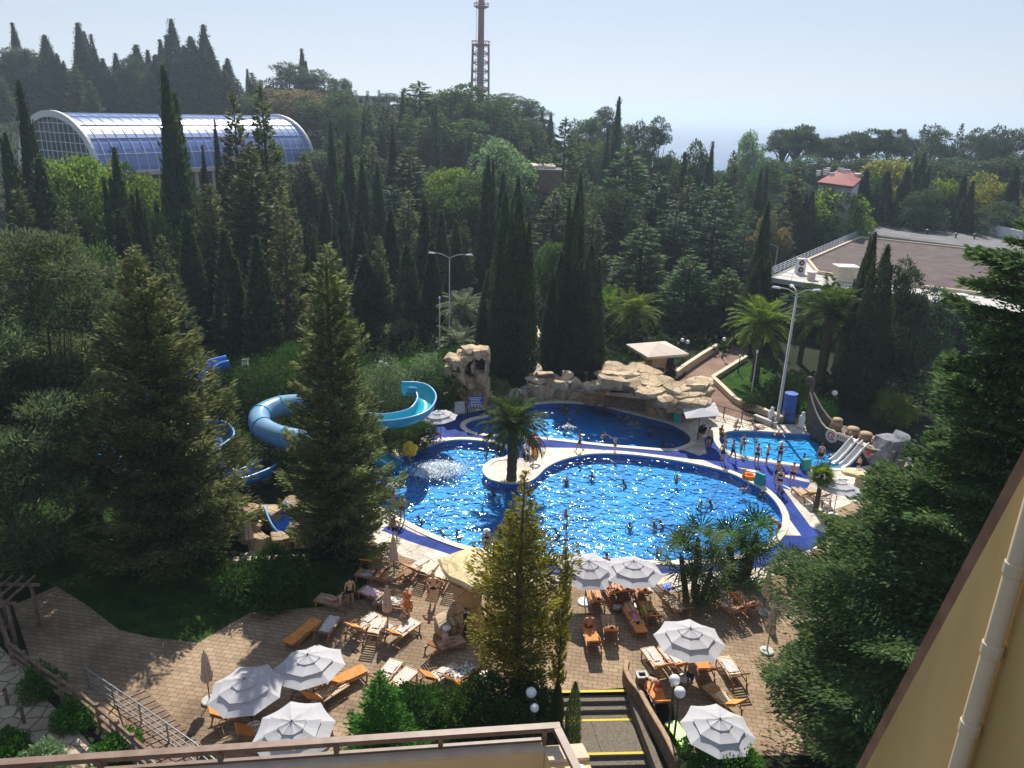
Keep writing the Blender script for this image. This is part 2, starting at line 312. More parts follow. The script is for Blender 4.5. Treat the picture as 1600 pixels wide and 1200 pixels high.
# far ground under the coast and the sea
# water material
def watermat(name,tint,bs,ba,rough=.04,stretch=1,glow=0):
    m=bpy.data.materials.new(name); m.use_nodes=True; n=m.node_tree; n.nodes.clear(); L=n.links.new
    o=n.nodes.new('ShaderNodeOutputMaterial'); tc=n.nodes.new('ShaderNodeTexCoord')
    hs=[]
    for s_,w_,d_ in bs:
        mp=n.nodes.new('ShaderNodeMapping'); mp.inputs['Scale'].default_value=(1,stretch,1); mp.inputs['Rotation'].default_value=(0,0,s_*1.3); L(tc.outputs['Object'],mp.inputs[0])
        t=n.nodes.new('ShaderNodeTexNoise'); t.inputs['Scale'].default_value=s_; t.inputs['Detail'].default_value=d_; t.inputs['Distortion'].default_value=.6; L(mp.outputs[0],t.inputs[0])
        mu=n.nodes.new('ShaderNodeMath'); mu.operation='MULTIPLY'; mu.inputs[1].default_value=w_; L(t.outputs[0],mu.inputs[0]); hs.append(mu.outputs[0])
    a=hs[0]
    for h in hs[1:]:
        ad=n.nodes.new('ShaderNodeMath'); ad.operation='ADD'; L(a,ad.inputs[0]); L(h,ad.inputs[1]); a=ad.outputs[0]
    bp=n.nodes.new('ShaderNodeBump'); bp.inputs['Strength'].default_value=1; bp.inputs['Distance'].default_value=ba; L(a,bp.inputs['Height'])
    gl=n.nodes.new('ShaderNodeBsdfGlossy'); gl.inputs['Roughness'].default_value=rough; gl.inputs['Color'].default_value=(.7,.85,1,1) if len(tint)==3 else (.72,.8,.9,1); L(bp.outputs[0],gl.inputs['Normal'])
    fr=n.nodes.new('ShaderNodeFresnel'); fr.inputs[0].default_value=1.33
    L(bp.outputs[0],fr.inputs['Normal'])
    mx=n.nodes.new('ShaderNodeMixShader'); L(fr.outputs[0],mx.inputs[0])
    if tint is not None and len(tint)==4:
        tr=n.nodes.new('ShaderNodeBsdfDiffuse'); tr.inputs[0].default_value=tint
    else:
        tr=n.nodes.new('ShaderNodeBsdfTransparent'); tr.inputs[0].default_value=(*tint,1)
    L(tr.outputs[0],mx.inputs[1]); L(gl.outputs[0],mx.inputs[2]); L(mx.outputs[0],o.inputs[0]); return m
M['water']=watermat('pool_water',(.6,.9,.99),[(1.2,.7,1),(2.7,.36,1),(6,.07,0)],.17,.075,1)
M['sea']=watermat('sea_water',(.03,.08,.15,1),[(.05,1,6),(.35,.5,4)],4.0,.2,2.2)
M['poolfloor']=mat('pool_floor',(.0,.2,.56),.5,.3,(.0,.34,.75),.35); M['poolfloor2']=mat('pool_floor_light',(.01,.32,.68),.5,.3,(.02,.44,.8),.5)
M['coping']=mat('coping',(.6,.5,.37),.6,.3,(.7,.6,.46),3,.1)
b=MB(); b.add([(-45000,380,-25),(45000,380,-25),(45000,60000,-25),(-45000,60000,-25)],[(0,1,2,3)]); tag(b.build('sea',M['sea']),kind='structure')
def fan(poly,z):
    n=len(poly); v=[(x,y,z) for x,y in poly]
    cv2,_,cf2,_,_,_=delaunay_2d_cdt([Vector(p) for p in poly],[(i,(i+1)%n) for i in range(n)],[],1,1e-5)
    fs=[]
    for f in cf2:
        a=sum(cv2[f[i]].x*cv2[f[(i+1)%len(f)]].y-cv2[f[(i+1)%len(f)]].x*cv2[f[i]].y for i in range(len(f)))
        fs.append(tuple(f if a>0 else f[::-1]))
    return [(p.x,p.y,z) for p in cv2],fs
def offset(poly,d):
    n=len(poly); a=sum(poly[i][0]*poly[(i+1)%n][1]-poly[(i+1)%n][0]*poly[i][1] for i in range(n)); sg=1 if a>0 else -1; o=[]
    for i in range(n):
        p=Vector(poly[i-1]); q=Vector(poly[(i+1)%n]); t=(q-p); t=t.normalized() if t.length>1e-6 else Vector((1,0)); nn=Vector((t.y,-t.x))*sg
        o.append((poly[i][0]+nn.x*d,poly[i][1]+nn.y*d))
    return o
for pl,nm,dep in ((poolA,'main',.55),(poolB,'upper',.6),(poolC,'children',.4)):
    n=len(pl); inn=offset(pl,-.02)
    b=MB(); v,f=fan(inn,-.12); b.add(v,f); tag(b.build('pool_water',M['water']),kind='structure')
    b=MB(); v,f=fan(pl,-dep); b.add(v,f)
    v=[(x,y,-dep) for x,y in pl]+[(x,y,0) for x,y in pl]; b.add(v,[(i,(i+1)%n,n+(i+1)%n,n+i) for i in range(n)])
    tag(b.build('pool_basin',M['poolfloor2' if nm=='children' else 'poolfloor']),kind='structure')
    b=MB(); out=offset(pl,.38); i2=offset(pl,-.03)
    v=[(x,y,-.06) for x,y in i2]+[(x,y,.05) for x,y in i2]+[(x,y,.05) for x,y in out]+[(x,y,-.02) for x,y in out]
    b.add(v,[(k*n+i,k*n+(i+1)%n,(k+1)*n+(i+1)%n,(k+1)*n+i) for k in range(3) for i in range(n)])
    tag(b.build('pool_coping',M['coping']),kind='structure')
# ---------- vegetation generators ----------
def leafmesh(name,C,D,W,Ln,Wd):
    N=len(C); C=np.asarray(C); D=D/ (np.linalg.norm(D,axis=1,keepdims=True)+1e-9)
    W=W-D*(W*D).sum(1,keepdims=True); W=W/(np.linalg.norm(W,axis=1,keepdims=True)+1e-9)
    Ln=np.asarray(Ln).reshape(-1,1)*np.ones((N,1)); Wd=np.asarray(Wd).reshape(-1,1)*np.ones((N,1))
    v=np.empty((N,4,3)); v[:,0]=C; v[:,1]=C+D*Ln*.45+W*Wd*.5; v[:,2]=C+D*Ln; v[:,3]=C+D*Ln*.45-W*Wd*.5
    me=bpy.data.meshes.new(name); me.vertices.add(N*4); me.vertices.foreach_set('co',v.reshape(-1).astype(np.float32))
    me.loops.add(N*4); me.loops.foreach_set('vertex_index',np.arange(N*4,dtype=np.int32))
    me.polygons.add(N); me.polygons.foreach_set('loop_start',np.arange(0,N*4,4,dtype=np.int32)); me.update(calc_edges=True)
    return me
def tree_obj(name,label,cat,crown,mat_,trunk,tmat,extra=None):
    t=thing(name,label,cat); crown.materials.append(mat_); c=bpy.data.objects.new('crown',crown); COL.objects.link(c); c.parent=t
    trunk.build('trunk',tmat,t,smooth=True)
    return t
def hide_proto(t,loc=(0,-400,-60)):
    t.location=loc
UP=np.array([0,0,1.])
def conifer(seed,h,r,nb,per,ll,lw,droop=-.25,tip=.35,prof=None,flat=.05,spread=.2,bare=.06,th=None,asym=0,lv=.5,top=0):
    g=np.random.default_rng(seed); C=[];D=[];W=[];S=[]
    prof=prof or (lambda t:(1-t)**.85*min(1,.55+t*3))
    tb=MB(); tr=th or h*.018
    lean=g.normal(0,.012*h,2)
    ax=lambda z: np.array([lean[0]*math.sin(z/h*3),lean[1]*math.sin(z/h*2.3),z])
    tb.tube([ax(h*q) for q in (0,.1,.25,.5,.75,.97)],[tr*1.5,tr*1.1,tr,tr*.7,tr*.4,tr*.08],8)
    for i in range(nb):
        t=bare+(1-bare)*((i+g.random())/nb); z=h*t; az=i*2.39996+g.normal(0,.35)
        L=r*prof(t)*(1.22-lv+lv*g.random()**.8)*(1+asym*math.cos(az-1))
        if L<.05: L=.05
        a=np.array([math.cos(az),math.sin(az),0]); s_=np.array([-a[1],a[0],0]); o=ax(z)
        dr=droop*(1-t)+tip*t*.8+g.normal(0,.06); cu=tip*.9
        f=lambda s:(o+a*L*s+UP*L*(dr*s+cu*s*s))
        if L>r*.3: tb.tube([f(0),f(.5),f(.92)],[tr*.32*(1-t)+.012,tr*.2*(1-t)+.01,.006],4)
        n=max(6,int(per*(L/r)**1.25)); s=g.random(n)**.62; la=g.normal(0,1,n)*spread*L*(1.15-s*.75)
        P=o+np.outer(s*L,a)+np.outer(la,s_)+np.outer(L*(dr*s+cu*s*s)-np.abs(la)*.25+g.normal(0,flat*L+.02,n),UP)
        d=a*1.0+np.outer(np.sign(la)*(.3+.5*g.random(n)),s_)+np.outer(.1+g.normal(0,.3,n)+tip*.8*s,UP)
        C.append(P);D.append(d);W.append(np.outer(np.ones(n),s_)+g.normal(0,.5,(n,3)));S.append(ll*(.6+.8*g.random(n)))
    n=60; z=h*(.93+.07*g.random(n)); C.append(np.stack([ax(q) for q in z])); D.append(g.normal(0,.5,(n,3))+UP*1.2); W.append(g.normal(0,1,(n,3))); S.append(np.full(n,ll*.8))
    S=np.concatenate(S); return leafmesh('crown',np.concatenate(C),np.concatenate(D),np.concatenate(W),S,S*lw/ll),tb
def cypress(seed,h,r,N,ll,lw,prof=None,lump=.16,tips=1):
    g=np.random.default_rng(seed); prof=prof or (lambda t:np.minimum(1,(t*7+.3))*(1-t)**.95*1.22)
    heads=[(0,0,1.,1.)]+[(r*.45*math.cos(k*2.4+seed),r*.45*math.sin(k*2.4+seed),.78+.2*g.random(),.55) for k in range(tips-1)]
    C=[];D=[];W=[];S=[]
    wsum=sum(q[2]*q[3] for q in heads)
    for x0,y0,hs,rs in heads:
        n=int(N*hs*rs/wsum); t=g.random(n)**.95; az=g.random(n)*2*pi; ph=g.random(6)*6
        lum=1+lump*(1-t*.6)*(np.sin(az*3+ph[0]+t*9)*.5+np.sin(az*5+t*23+ph[1])*.5+np.sin(az*2-t*31+ph[2])*.5+np.sin(t*47+az*7+ph[3])*.35)
        rad=r*rs*prof(t)*lum*(1-.45*g.random(n)**2.2)
        a=np.stack([np.cos(az),np.sin(az),0*az],1)
        P=a*rad[:,None]; P[:,2]=t*h*hs; P[:,0]+=x0; P[:,1]+=y0
        out=g.random(n)<.06; P[out]+=a[out]*ll*.5
        C.append(P); D.append(a*(.25+.25*g.random(n))[:,None]+UP+g.normal(0,.18,(n,3))); W.append(np.cross(a,UP)+g.normal(0,.6,(n,3))); S.append(ll*(.6+.8*g.random(n))*(1.1-.55*t))
    tb=MB(); tb.tube([(0,0,-.3),(0,0,h*.1),(0,0,h*.5),(0,0,h*.92)],[r*.16,r*.11,r*.07,.02],8)
    S=np.concatenate(S); return leafmesh('crown',np.concatenate(C),np.concatenate(D),np.concatenate(W),S,S*lw/ll),tb
def clumpy(seed,h,r,ncl,per,cr,ll,lw,z0=.3,flatten=1.,kind='broad',vert=1.,tr=None,rand=.25,trunkh=None):
    g=np.random.default_rng(seed); C=[];D=[];W=[]; tb=MB(); tr=tr or h*.022; zc=h*(z0+1)/2; rz=h*(1-z0)/2
    cs=[]
    for i in range(ncl):
        u=g.random()*2-1; az=i*2.39996+g.normal(0,.3); rr=(.45+.55*g.random()**.5)
        if kind=='pine': u=-.2+1.2*g.random(); rr=.35+.65*g.random()
        q=math.sqrt(max(0,1-u*u)); c=np.array([math.cos(az)*q*r*rr,math.sin(az)*q*r*rr,zc+u*rz*rr*vert]); cs.append(c)
    for c in cs:
        k=cr*(.6+.8*g.random()); n=int(per*(k/cr)**2); v=g.normal(0,1,(n,3)); v/=np.linalg.norm(v,axis=1,keepdims=True)
        rad=k*(1-rand*g.random(n)**1.5)*(1+.18*np.sin(v[:,0]*5+c[0])*np.sin(v[:,1]*6+c[1]))
        P=c+v*rad[:,None]*np.array([1,1,flatten]); keep=v[:,2]>-.75+.5*g.random(n); P=P[keep]; v=v[keep]
        C.append(P); D.append(v*.7+g.normal(0,.65,v.shape)+(UP*.25 if kind!='droop' else -UP*.5)); W.append(g.normal(0,1,v.shape))
    th=trunkh or h*(z0+.15); tb.tube([(0,0,-.3),(tr*.6,0,th*.4),(0,tr*.8,th),(0,0,h*.78)],[tr*1.5,tr,tr*.75,tr*.2],8)
    for c in cs[::max(1,ncl//22)]:
        s=Vector((0,0,min(th*(.75+.4*g.random()),c[2]*.9))); e=Vector(c); m=(s+e)/2+Vector((0,0,-.08*h*(1 if kind=='broad' else -.5))); tb.tube([s,m,e],[tr*.42,tr*.25,tr*.08],5)
    C=np.concatenate(C); n=len(C); S=ll*(.6+.8*g.random(n)); return leafmesh('crown',C,np.concatenate(D),np.concatenate(W),S,S*lw/ll),tb
def palm(seed,th,fl,nf,tr=.28,nl=34,droopy=1.,top=.0,lw=.035,ll=.45,skirt=0):
    g=np.random.default_rng(seed); C=[];D=[];W=[];S=[]; tb=MB()
    k=14; tb.tube([(.05*math.sin(q/k*4)*th*.1,0,th*q/k-.2*(q==0)) for q in range(k+1)],[tr*(1.25 if q==0 else 1+.10*(q%2)+(.25 if q>=k-1 else 0)) for q in range(k+1)],12)
    tips=MB()
    for i in range(nf):
        e=1-(i+.5)/nf; az=i*2.39996+g.normal(0,.1); el=R(-25+105*e**.9)+g.normal(0,.08)
        L=fl*(.82+.25*g.random())*(1 if e<.85 else .8); p=np.array([0,0,th+.15*e]); m=12; a=np.array([math.cos(az),math.sin(az),0]); s_=np.array([-a[1],a[0],0]); pts_=[]; tw=g.normal(0,.12)
        for j in range(m+1):
            s=j/m; ang=el-droopy*(1.15*s**1.6)*(.55+.75*math.cos(max(-.2,el))); d=a*math.cos(ang)+UP*math.sin(ang)+s_*tw*s; pts_.append(p.copy()); p=p+d*L/m
        pts_=np.array(pts_); tips.tube(pts_.tolist(),[.035*(1-q/m*.8) for q in range(m+1)],3,cap=False)
        for side in (-1,1):
            s=(np.arange(nl)+.5)/nl*.93+.07; x=s*m; j=np.minimum(x.astype(int),m-1); fr=(x-j)[:,None]; P=pts_[j]*(1-fr)+pts_[j+1]*fr; t=pts_[j+1]-pts_[j]; t/=np.linalg.norm(t,axis=1,keepdims=True)
            nn=np.cross(t,np.outer(np.ones(nl),s_)); nn*=np.sign(nn[:,2:3]+1e-6)
            d=t*.65+side*s_*.75-UP*.28+nn*.18+g.normal(0,.06,(nl,3)); l=ll*np.sin(np.clip(s*.9+.12,0,1)*pi)**.6*(.85+.3*g.random(nl))
            C.append(P);D.append(d);W.append(nn*.3+t+g.normal(0,.2,(nl,3)));S.append(l)
    S=np.concatenate(S); me=leafmesh('fr',np.concatenate(C),np.concatenate(D),np.concatenate(W),S*fl/2.2,np.full(len(S),lw*fl/2.2))
    return me,tb,tips
def fanpalm(seed,trunks,nf,R_,nb=18,lw=.05,tr=.13):
    g=np.random.default_rng(seed); C=[];D=[];W=[];S=[]; tb=MB(); tips=MB()
    for (x,y,th,sc2) in trunks:
        tb.tube([(x*.5,y*.5,-.1),(x*.7,y*.7,th*.4),(x,y,th)],[tr*1.3,tr*1.2,tr*.9],9)
        for i in range(nf):
            e=1-(i+.5)/nf; az=i*2.39996+g.normal(0,.2); el=R(-45+125*e)+g.normal(0,.12); a=np.array([math.cos(az)*math.cos(el),math.sin(az)*math.cos(el),math.sin(el)])
            pl=R_*.55*sc2*(.8+.4*g.random()); o=np.array([x,y,th]); h_=o+a*pl; tips.bar(o.tolist(),h_.tolist(),.014,3)
            s_=np.cross(a,UP); s_/=np.linalg.norm(s_)+1e-6; n_=np.cross(s_,a)
            q=np.linspace(-2.1,2.1,nb); d=np.outer(np.cos(q),a)+np.outer(np.sin(q),s_)+g.normal(0,.05,(nb,3))-n_*0.05-np.outer(np.abs(q)*.06,n_)
            C.append(np.tile(h_,(nb,1)));D.append(d);W.append(np.cross(d,n_));S.append(R_*.62*sc2*(.85+.2*np.cos(q*.7))*(.9+.2*g.random(nb)))
    S=np.concatenate(S); return leafmesh('fr',np.concatenate(C),np.concatenate(D),np.concatenate(W),S,np.full(len(S),lw)),tb,tips
def palm_obj(name,label,cat,res,lm,crownname='crown'):
    me,tb,tips=res; t=thing(name,label,cat); me.materials.append(lm); c=bpy.data.objects.new(crownname,me); COL.objects.link(c); c.parent=t
    tips.build('frond_stalks',lm,c); tb.build('trunk',M['palmbark'],t,smooth=False); return t
# prototypes are normalised: scale = (w/w0, w/w0, h/h0)
PROTO={}
def proto(key,name,maker,w0,h0,m,tm='bark'):
    PROTO[key]=[None,name,maker,w0,h0,m,tm]
def place(key,p,wd,h,label,cat_='tree',group=None,rz=None):
    P=PROTO[key]
    if P[0] is None:
        cr,tb=P[2](); t=tree_obj(P[1],label,cat_,cr,M[P[5]],tb,M[P[6]]); P[0]=t
    else: t=dup(P[0],label=label); t['category']=cat_; t.pop('group',None) if 'group' in t.keys() and not group else None
    t.location=p; t.rotation_euler=(0,0,random.uniform(0,6.28) if rz is None else rz); t.scale=(wd/P[3],wd/P[3],h/P[4])
    if group: t['group']=group
    return t
cedp=lambda t:(1-t)**.6*min(1,.6+t*2)
dome=lambda t:math.sqrt(max(0,1-((t-.35)/.65)**2)) if t>.35 else .8+.2*t/.35
for k,(sd_,tp) in enumerate(((1,1),(2,2),(3,1),(4,3))):
    proto('cy%d'%k,'cypress_tree',lambda s=sd_,q=tp:cypress(s,20,1.6,9000,.55,.24,tips=q),3.2,20,'cypress')
for k in range(3): proto('sp%d'%k,'conifer_tree',lambda s=k:conifer(10+s,18,3.6,120,150,.6,.22),7.2,18,'conifer')
for k in range(2): proto('ol%d'%k,'conifer_tree',lambda s=k:conifer(20+s,18,3.6,130,150,.55,.2),7.2,18,'conifer_olive')
for k in range(3): proto('ce%d'%k,'cedar_tree',lambda s=k:conifer(30+s,18,4.5,85,230,.6,.22,droop=-.06,tip=.12,prof=cedp,flat=.02,spread=.3),9,18,'cedar')
for k in range(2): proto('bc%d'%k,'cedar_tree',lambda s=k:conifer(34+s,18,4.5,75,230,.6,.22,droop=-.04,tip=.1,prof=cedp,flat=.02,spread=.3),9,18,'bluecedar')
for k in range(3): proto('pi%d'%k,'pine_tree',lambda s=k:clumpy(40+s,18,5,26,330,1.35,.5,.16,z0=.45,flatten=.5,kind='pine',rand=.6),10,18,'pine')
for k in range(2): proto('dk%d'%k,'conifer_tree',lambda s=k:clumpy(46+s,18,4.4,60,260,1.5,.5,.2,z0=.12,flatten=.7,kind='broad',rand=.5),9,18,'pine')
for nm,mt in (('br','broad'),('li','lime'),('si','silver'),('ye','yellow'),('bn','brownleaf')):
    for k in range(2): proto(nm+str(k),'broadleaf_tree',lambda s=k,q=ord(nm[0]):clumpy(q+s,14,5,64,240,1.5,.42,.26,z0=.18),10,14,mt)
# ---------- the wood: every tree is (species, px of tip, py of tip, distance, crown width in px) ----------
random.seed(7)
def tree_px(key,px,py,Y,wpx,label,cat_='tree',group=None,base=None,zofs=0,k=1.18):
    top=A(px,py,Y); z0=H(top.x,top.y)-.2+zofs; h=max(2,top.z-z0); wd=wpx*k/ppm(top)
    return place(key,(top.x,top.y,z0),wd,h,label,cat_,group)
KIND={'cy':'dark cypress','sp':'green conifer','ol':'olive green conifer','ce':'layered green cedar','bc':'blue-green cedar','pi':'flat-topped dark pine','dk':'bushy dark conifer','br':'green broadleaf tree','li':'lime-green broadleaf tree','si':'silvery broadleaf tree','ye':'yellowish broadleaf tree','bn':'brownish broadleaf tree'}
CATK={'cy':'cypress','sp':'conifer','ol':'conifer','ce':'cedar','bc':'cedar','pi':'pine','dk':'conifer'}
ROWS=[
('on the ridge above the glass roof','trees on the left skyline ridge',[
 ('cy0',19,37,262,26),('dk0',22,78,255,75),('dk1',48,80,260,60),('cy1',69,56,250,44),('dk0',106,110,258,40),('cy2',121,37,250,36),('cy3',131,50,256,34),('cy0',146,74,252,26),('dk1',172,106,255,56),('cy1',204,86,262,34),('cy2',212,71,250,40),('cy0',230,79,256,26),('cy3',243,86,250,40),('cy0',250,63,262,28),('cy1',267,31,252,40),('cy2',289,75,262,36),('cy3',297,58,250,50),('cy0',317,40,256,38),('cy1',328,73,250,38),('cy2',338,95,258,32),('cy3',355,92,250,36),('dk0',346,114,262,34),('dk0',85,126,262,50),('dk1',190,136,262,60),('cy2',160,110,264,34),('cy1',275,110,262,50),('cy0',40,80,252,30),('cy3',88,84,250,30),('cy0',98,100,254,26),('cy1',160,92,252,30),('cy2',180,84,254,28),('cy0',192,98,250,26),('cy1',280,82,250,34),('cy0',306,74,250,30),('cy1',222,96,252,30),('cy0',58,92,256,28),('cy2',8,86,256,34)]),
('on the hill left of mast','trees on the hill left of the mast',[
 ('sp0',369,124,245,40),('cy0',386,108,262,13),('dk0',451,101,240,66),('cy1',471,77,246,22),('dk1',497,111,244,52),('br0',530,124,246,36),('bn0',459,141,215,92),('br1',527,152,205,90),('br0',398,150,225,50),('li0',430,160,228,50),('br1',585,205,190,80),('sp1',520,185,200,30),('br0',505,235,180,70),('li1',548,180,215,60)]),
('on the crest around the foot of the mast','trees on the crest by the mast',[
 ('dk1',604,147,240,62),('sp2',633,139,205,52),('ce0',655,128,195,96),('cy0',687,140,225,8),('br0',678,147,215,70),('si0',706,150,205,80),('br1',735,146,200,110),('br0',700,185,185,120),('dk0',770,162,230,56),('dk1',797,148,235,62),('dk0',824,157,232,60),('cy1',847,174,215,16),('cy2',861,178,212,18),('dk1',812,185,215,80),('br1',650,190,190,100)]),
('against the bright sea','trees against the bright sea',[
 ('ce1',884,186,150,66),('br0',916,187,200,44),('dk0',947,171,215,48),('cy3',968,153,160,26),('cy0',950,203,165,18),('dk1',977,198,190,30),('dk0',998,194,175,34),('dk1',1033,189,165,46),('br1',1085,240,150,50),('cy2',1071,239,132,26),('cy1',1114,223,135,22),('sp1',1148,237,160,44),('si0',1172,218,185,44),('cy0',1190,265,130,22),('cy3',1199,261,134,20),('br0',930,225,185,60),('br1',1050,258,165,70),('dk0',1110,268,160,50),('sp0',905,215,160,50)]),
('along the coast behind the red roof','pines along the coast on the right',[
 ('pi0',1229,198,215,66),('pi1',1251,191,205,72),('pi2',1289,211,215,52),('pi0',1316,207,205,62),('pi1',1357,197,210,70),('pi2',1397,197,205,50),('pi0',1419,205,215,34),('sp0',1445,196,230,26),('dk0',1465,201,210,56),('sp1',1505,195,220,34),('dk1',1532,205,215,40),('pi1',1548,206,205,40),('dk0',1566,201,210,44),('dk1',1595,205,205,60),('br0',1240,256,195,80),('dk1',1275,246,190,80),('dk0',1330,251,185,90),('dk1',1385,246,185,90),('dk0',1440,251,180,100),('dk1',1500,251,180,100),('dk0',1560,251,175,110),('dk1',1610,245,172,90),('br1',1205,261,175,60)]),
('above the flat roofs on right','trees behind the flat-roofed building',[
 ('ye0',1397,262,150,90),('br0',1350,275,146,70),('cy0',1355,265,140,40),('cy1',1388,268,138,50),('cy2',1420,262,138,44),('cy3',1445,240,142,40),('sp0',1470,270,140,60),('cy0',1509,272,134,34),('cy1',1521,284,130,30),('ye1',1547,278,138,76),('li0',1475,285,138,54),('cy2',1590,262,132,44),('dk0',1450,300,132,60),('dk1',1575,320,128,70),('dk0',1500,310,136,60),('li0',1308,300,126,88),('sp1',1245,262,128,70),('sp2',1225,330,112,60),('cy3',1270,300,122,40),('bn1',1205,345,108,50)]),
('in the wood behind upper pool','trees in the wood behind upper pool',[
 ('ce2',982,228,128,110),('bc0',1030,272,112,100),('cy1',908,270,100,30),('si0',781,234,125,96),('li0',709,267,120,74),('sp0',641,232,118,100),('cy2',613,197,120,26),('cy3',763,245,96,30),('cy0',786,270,98,26),('cy1',810,277,94,34),('bc1',1121,318,100,92),('ce0',1127,285,118,80),('bc0',1097,288,112,90),('cy2',1201,316,88,36),('sp1',870,300,110,76),('ce1',850,245,130,90),('br1',735,290,112,90),('sp2',930,330,98,70),('bc1',1060,330,104,110),('ce0',1010,350,94,100),('dk0',960,300,112,80),('bc0',1165,350,98,70),('sp0',725,345,96,40),('br0',870,380,90,60),('ce2',1080,400,86,100),('ce1',1140,420,84,80)]),
('in the wood left of the park lamps','trees in the middle-left wood',[
 ('cy0',543,208,115,26),('cy1',516,190,118,22),('cy2',565,250,105,28),('cy3',589,255,100,32),('cy0',506,290,98,26),('cy1',535,300,90,34),('cy2',560,330,84,36),('ol0',640,300,95,70),('cy3',662,310,90,30),('cy1',690,330,88,32),('cy0',610,330,86,38),('sp1',480,250,112,60),('cy2',455,310,92,36),('cy3',484,350,84,34),('sp2',590,370,80,50),('cy1',635,380,80,40),('cy0',675,380,82,34),('br0',560,270,118,70),('cy2',713,345,92,26)]),
('in front of the arched glass roof','trees in front of the glass roof',[
 ('cy0',29,130,88,44),('cy2',255,104,84,54),('cy1',178,233,80,44),('cy3',214,297,74,34),('cy0',162,280,78,26),('cy1',316,229,95,18),('cy2',335,189,105,18),('sp0',366,148,88,88),('sp1',405,134,90,90),('sp2',385,230,80,120),('ol1',435,293,70,80),('li0',112,252,92,104),('li1',236,287,92,74),('li0',242,340,80,50),('cy3',8,210,84,44),('cy1',60,250,76,70),('sp1',100,310,70,80),('cy0',272,146,86,40),('br1',200,275,98,50),('ol0',330,290,78,90),('cy2',290,330,72,50),('sp0',30,300,72,90),('cy3',185,330,66,60),('sp2',250,370,64,70),('cy1',350,360,66,60),('cy0',400,370,64,56),('ye1',165,255,110,60)]),
('behind the slide garden','shadowy trees behind the slide garden',[
 ('cy1',320,400,74,60),('cy2',360,420,72,60),('cy3',405,420,72,64),('cy0',570,400,78,60),('cy1',610,420,86,54),('sp0',270,430,62,80),('br0',120,380,60,90),('sp2',330,470,78,70),('cy0',545,440,76,50)]),
]
for where,grp,L_ in ROWS:
    cnt={}; tot={}
    for t in L_: tot[t[0][:2]]=tot.get(t[0][:2],0)+1
    for t in sorted(L_,key=lambda q:q[1]):
        k=t[0][:2]; i=cnt.get(k,0); cnt[k]=i+1; n=tot[k]
        lab=KIND[k]+' '+where if n==1 else KIND[k]+', '+nth(i,n)+' '+where
        tree_px(t[0],t[1],t[2],t[3],t[4],lab.replace('  ',' '),CATK.get(k,'tree'),grp)
# big cypresses behind the pools
cyp=lambda t:np.minimum(1,(t*5+.4))*(1-t**1.7)**.95
proto('cn0','cypress_tree',lambda:cypress(51,16,1.5,26000,.3,.11,prof=cyp,tips=3),3.0,16,'cypress')
proto('cn1','cypress_tree',lambda:cypress(52,16,1.5,26000,.3,.11,prof=cyp,tips=4,lump=.22),3.0,16,'cypress')
BIG=[('cn0',790,300,70,50,'tall dark cypress just left of the side path, thinner of the pair'),('cn1',812,310,66,64,'broad dark cypress just left of the side path, behind the palm'),
('cn0',903,300,72,46,'tallest dark cypress right of the side path behind the rock arch'),('cn1',925,382,66,56,'lower broad cypress right of the side path behind the rock arch'),('cn0',878,395,69,50,'dark cypress overhanging the side path left edge of its clump'),('cn1',898,500,64,34,'short young cypress at the foot of the clump behind the rock arch'),('cn0',765,420,74,40,'dark cypress behind the silvery palm beside the side path'),
('cn1',1388,384,62,62,'broad dark cypress in front of the flat-roofed building'),('cn0',1368,364,66,42,'slim cypress with twin tips in front of the flat-roofed building'),('cn0',1349,405,68,28,'small slim cypress left of the broad one by the flat roof'),('cn0',1190,400,80,50,'dark cypress at left corner of the flat-roofed building')]
for q in BIG: tree_px(*q,cat_='cypress')
tree_px('dk0',1420,414,64,60,'dark bushy conifer right of the broad cypress by the flat roof','conifer')
tree_px('dk1',1450,455,62,80,'low dark conifer under the white roof edge on the right','conifer')
# foreground trees
def solo(key,name,maker,w0,h0,m,px,py,Y,wpx,label,cat_,tm='bark'):
    proto(key,name,maker,w0,h0,m,tm); return tree_px(key,px,py,Y,wpx,label,cat_,k=1.0)
colp=lambda t:(1-t)**.8*min(1,.8+t*1.2)
solo('f1','conifer_tree',lambda:conifer(61,16,3.2,260,560,.25,.078,droop=-.3,tip=.55,prof=colp,bare=.04,asym=.12,flat=.035,spread=.19,lv=.75),6.4,16,'conifer_olive',512,383,37,222,'tall shaggy conifer standing in front of the turquoise tube slide','conifer')
solo('f2','conifer_tree',lambda:conifer(62,16,4.8,290,640,.28,.08,droop=-.2,tip=.45,prof=lambda t:(1-t)**.85*min(1,.75+t),bare=.05,asym=.1,flat=.035,spread=.2,lv=.7),9.6,16,'conifer_olive',212,388,36,345,'wide conical conifer over the lawn in front of the blue slide','conifer')
solo('f3','pine_tree',lambda:clumpy(63,16,3.6,95,620,.95,.28,.06,z0=.16,flatten=.5,kind='broad',rand=.7,tr=.16),7.2,16,'pinegreen',50,372,40,270,'loose pine with a bare lower trunk at the left edge','pine','bark')
solo('f3b','pine_tree',lambda:clumpy(64,12,4.2,90,600,1.1,.3,.06,z0=.05,flatten=.5,kind='broad',rand=.7,tr=.16),8.4,12,'pinegreen',-40,520,34,300,'ragged pine cut off by the left edge of the picture','pine','bark')  # pine set off the left edge to cast shade on the lawn
gp=lambda t:float(np.interp(t,[0,.1,.3,.5,.58,.68,.84,1],[.5,.8,.9,1,.8,.45,.22,.02]))
solo('f4','thuja_tree',lambda:conifer(65,11,2.2,160,240,.2,.08,droop=.0,tip=.5,prof=gp,bare=.12,flat=.06,spread=.26,lv=.8),4.4,11,'golden',822,738,26,166,'golden-tinged thuja standing in front of the main pool','thuja')
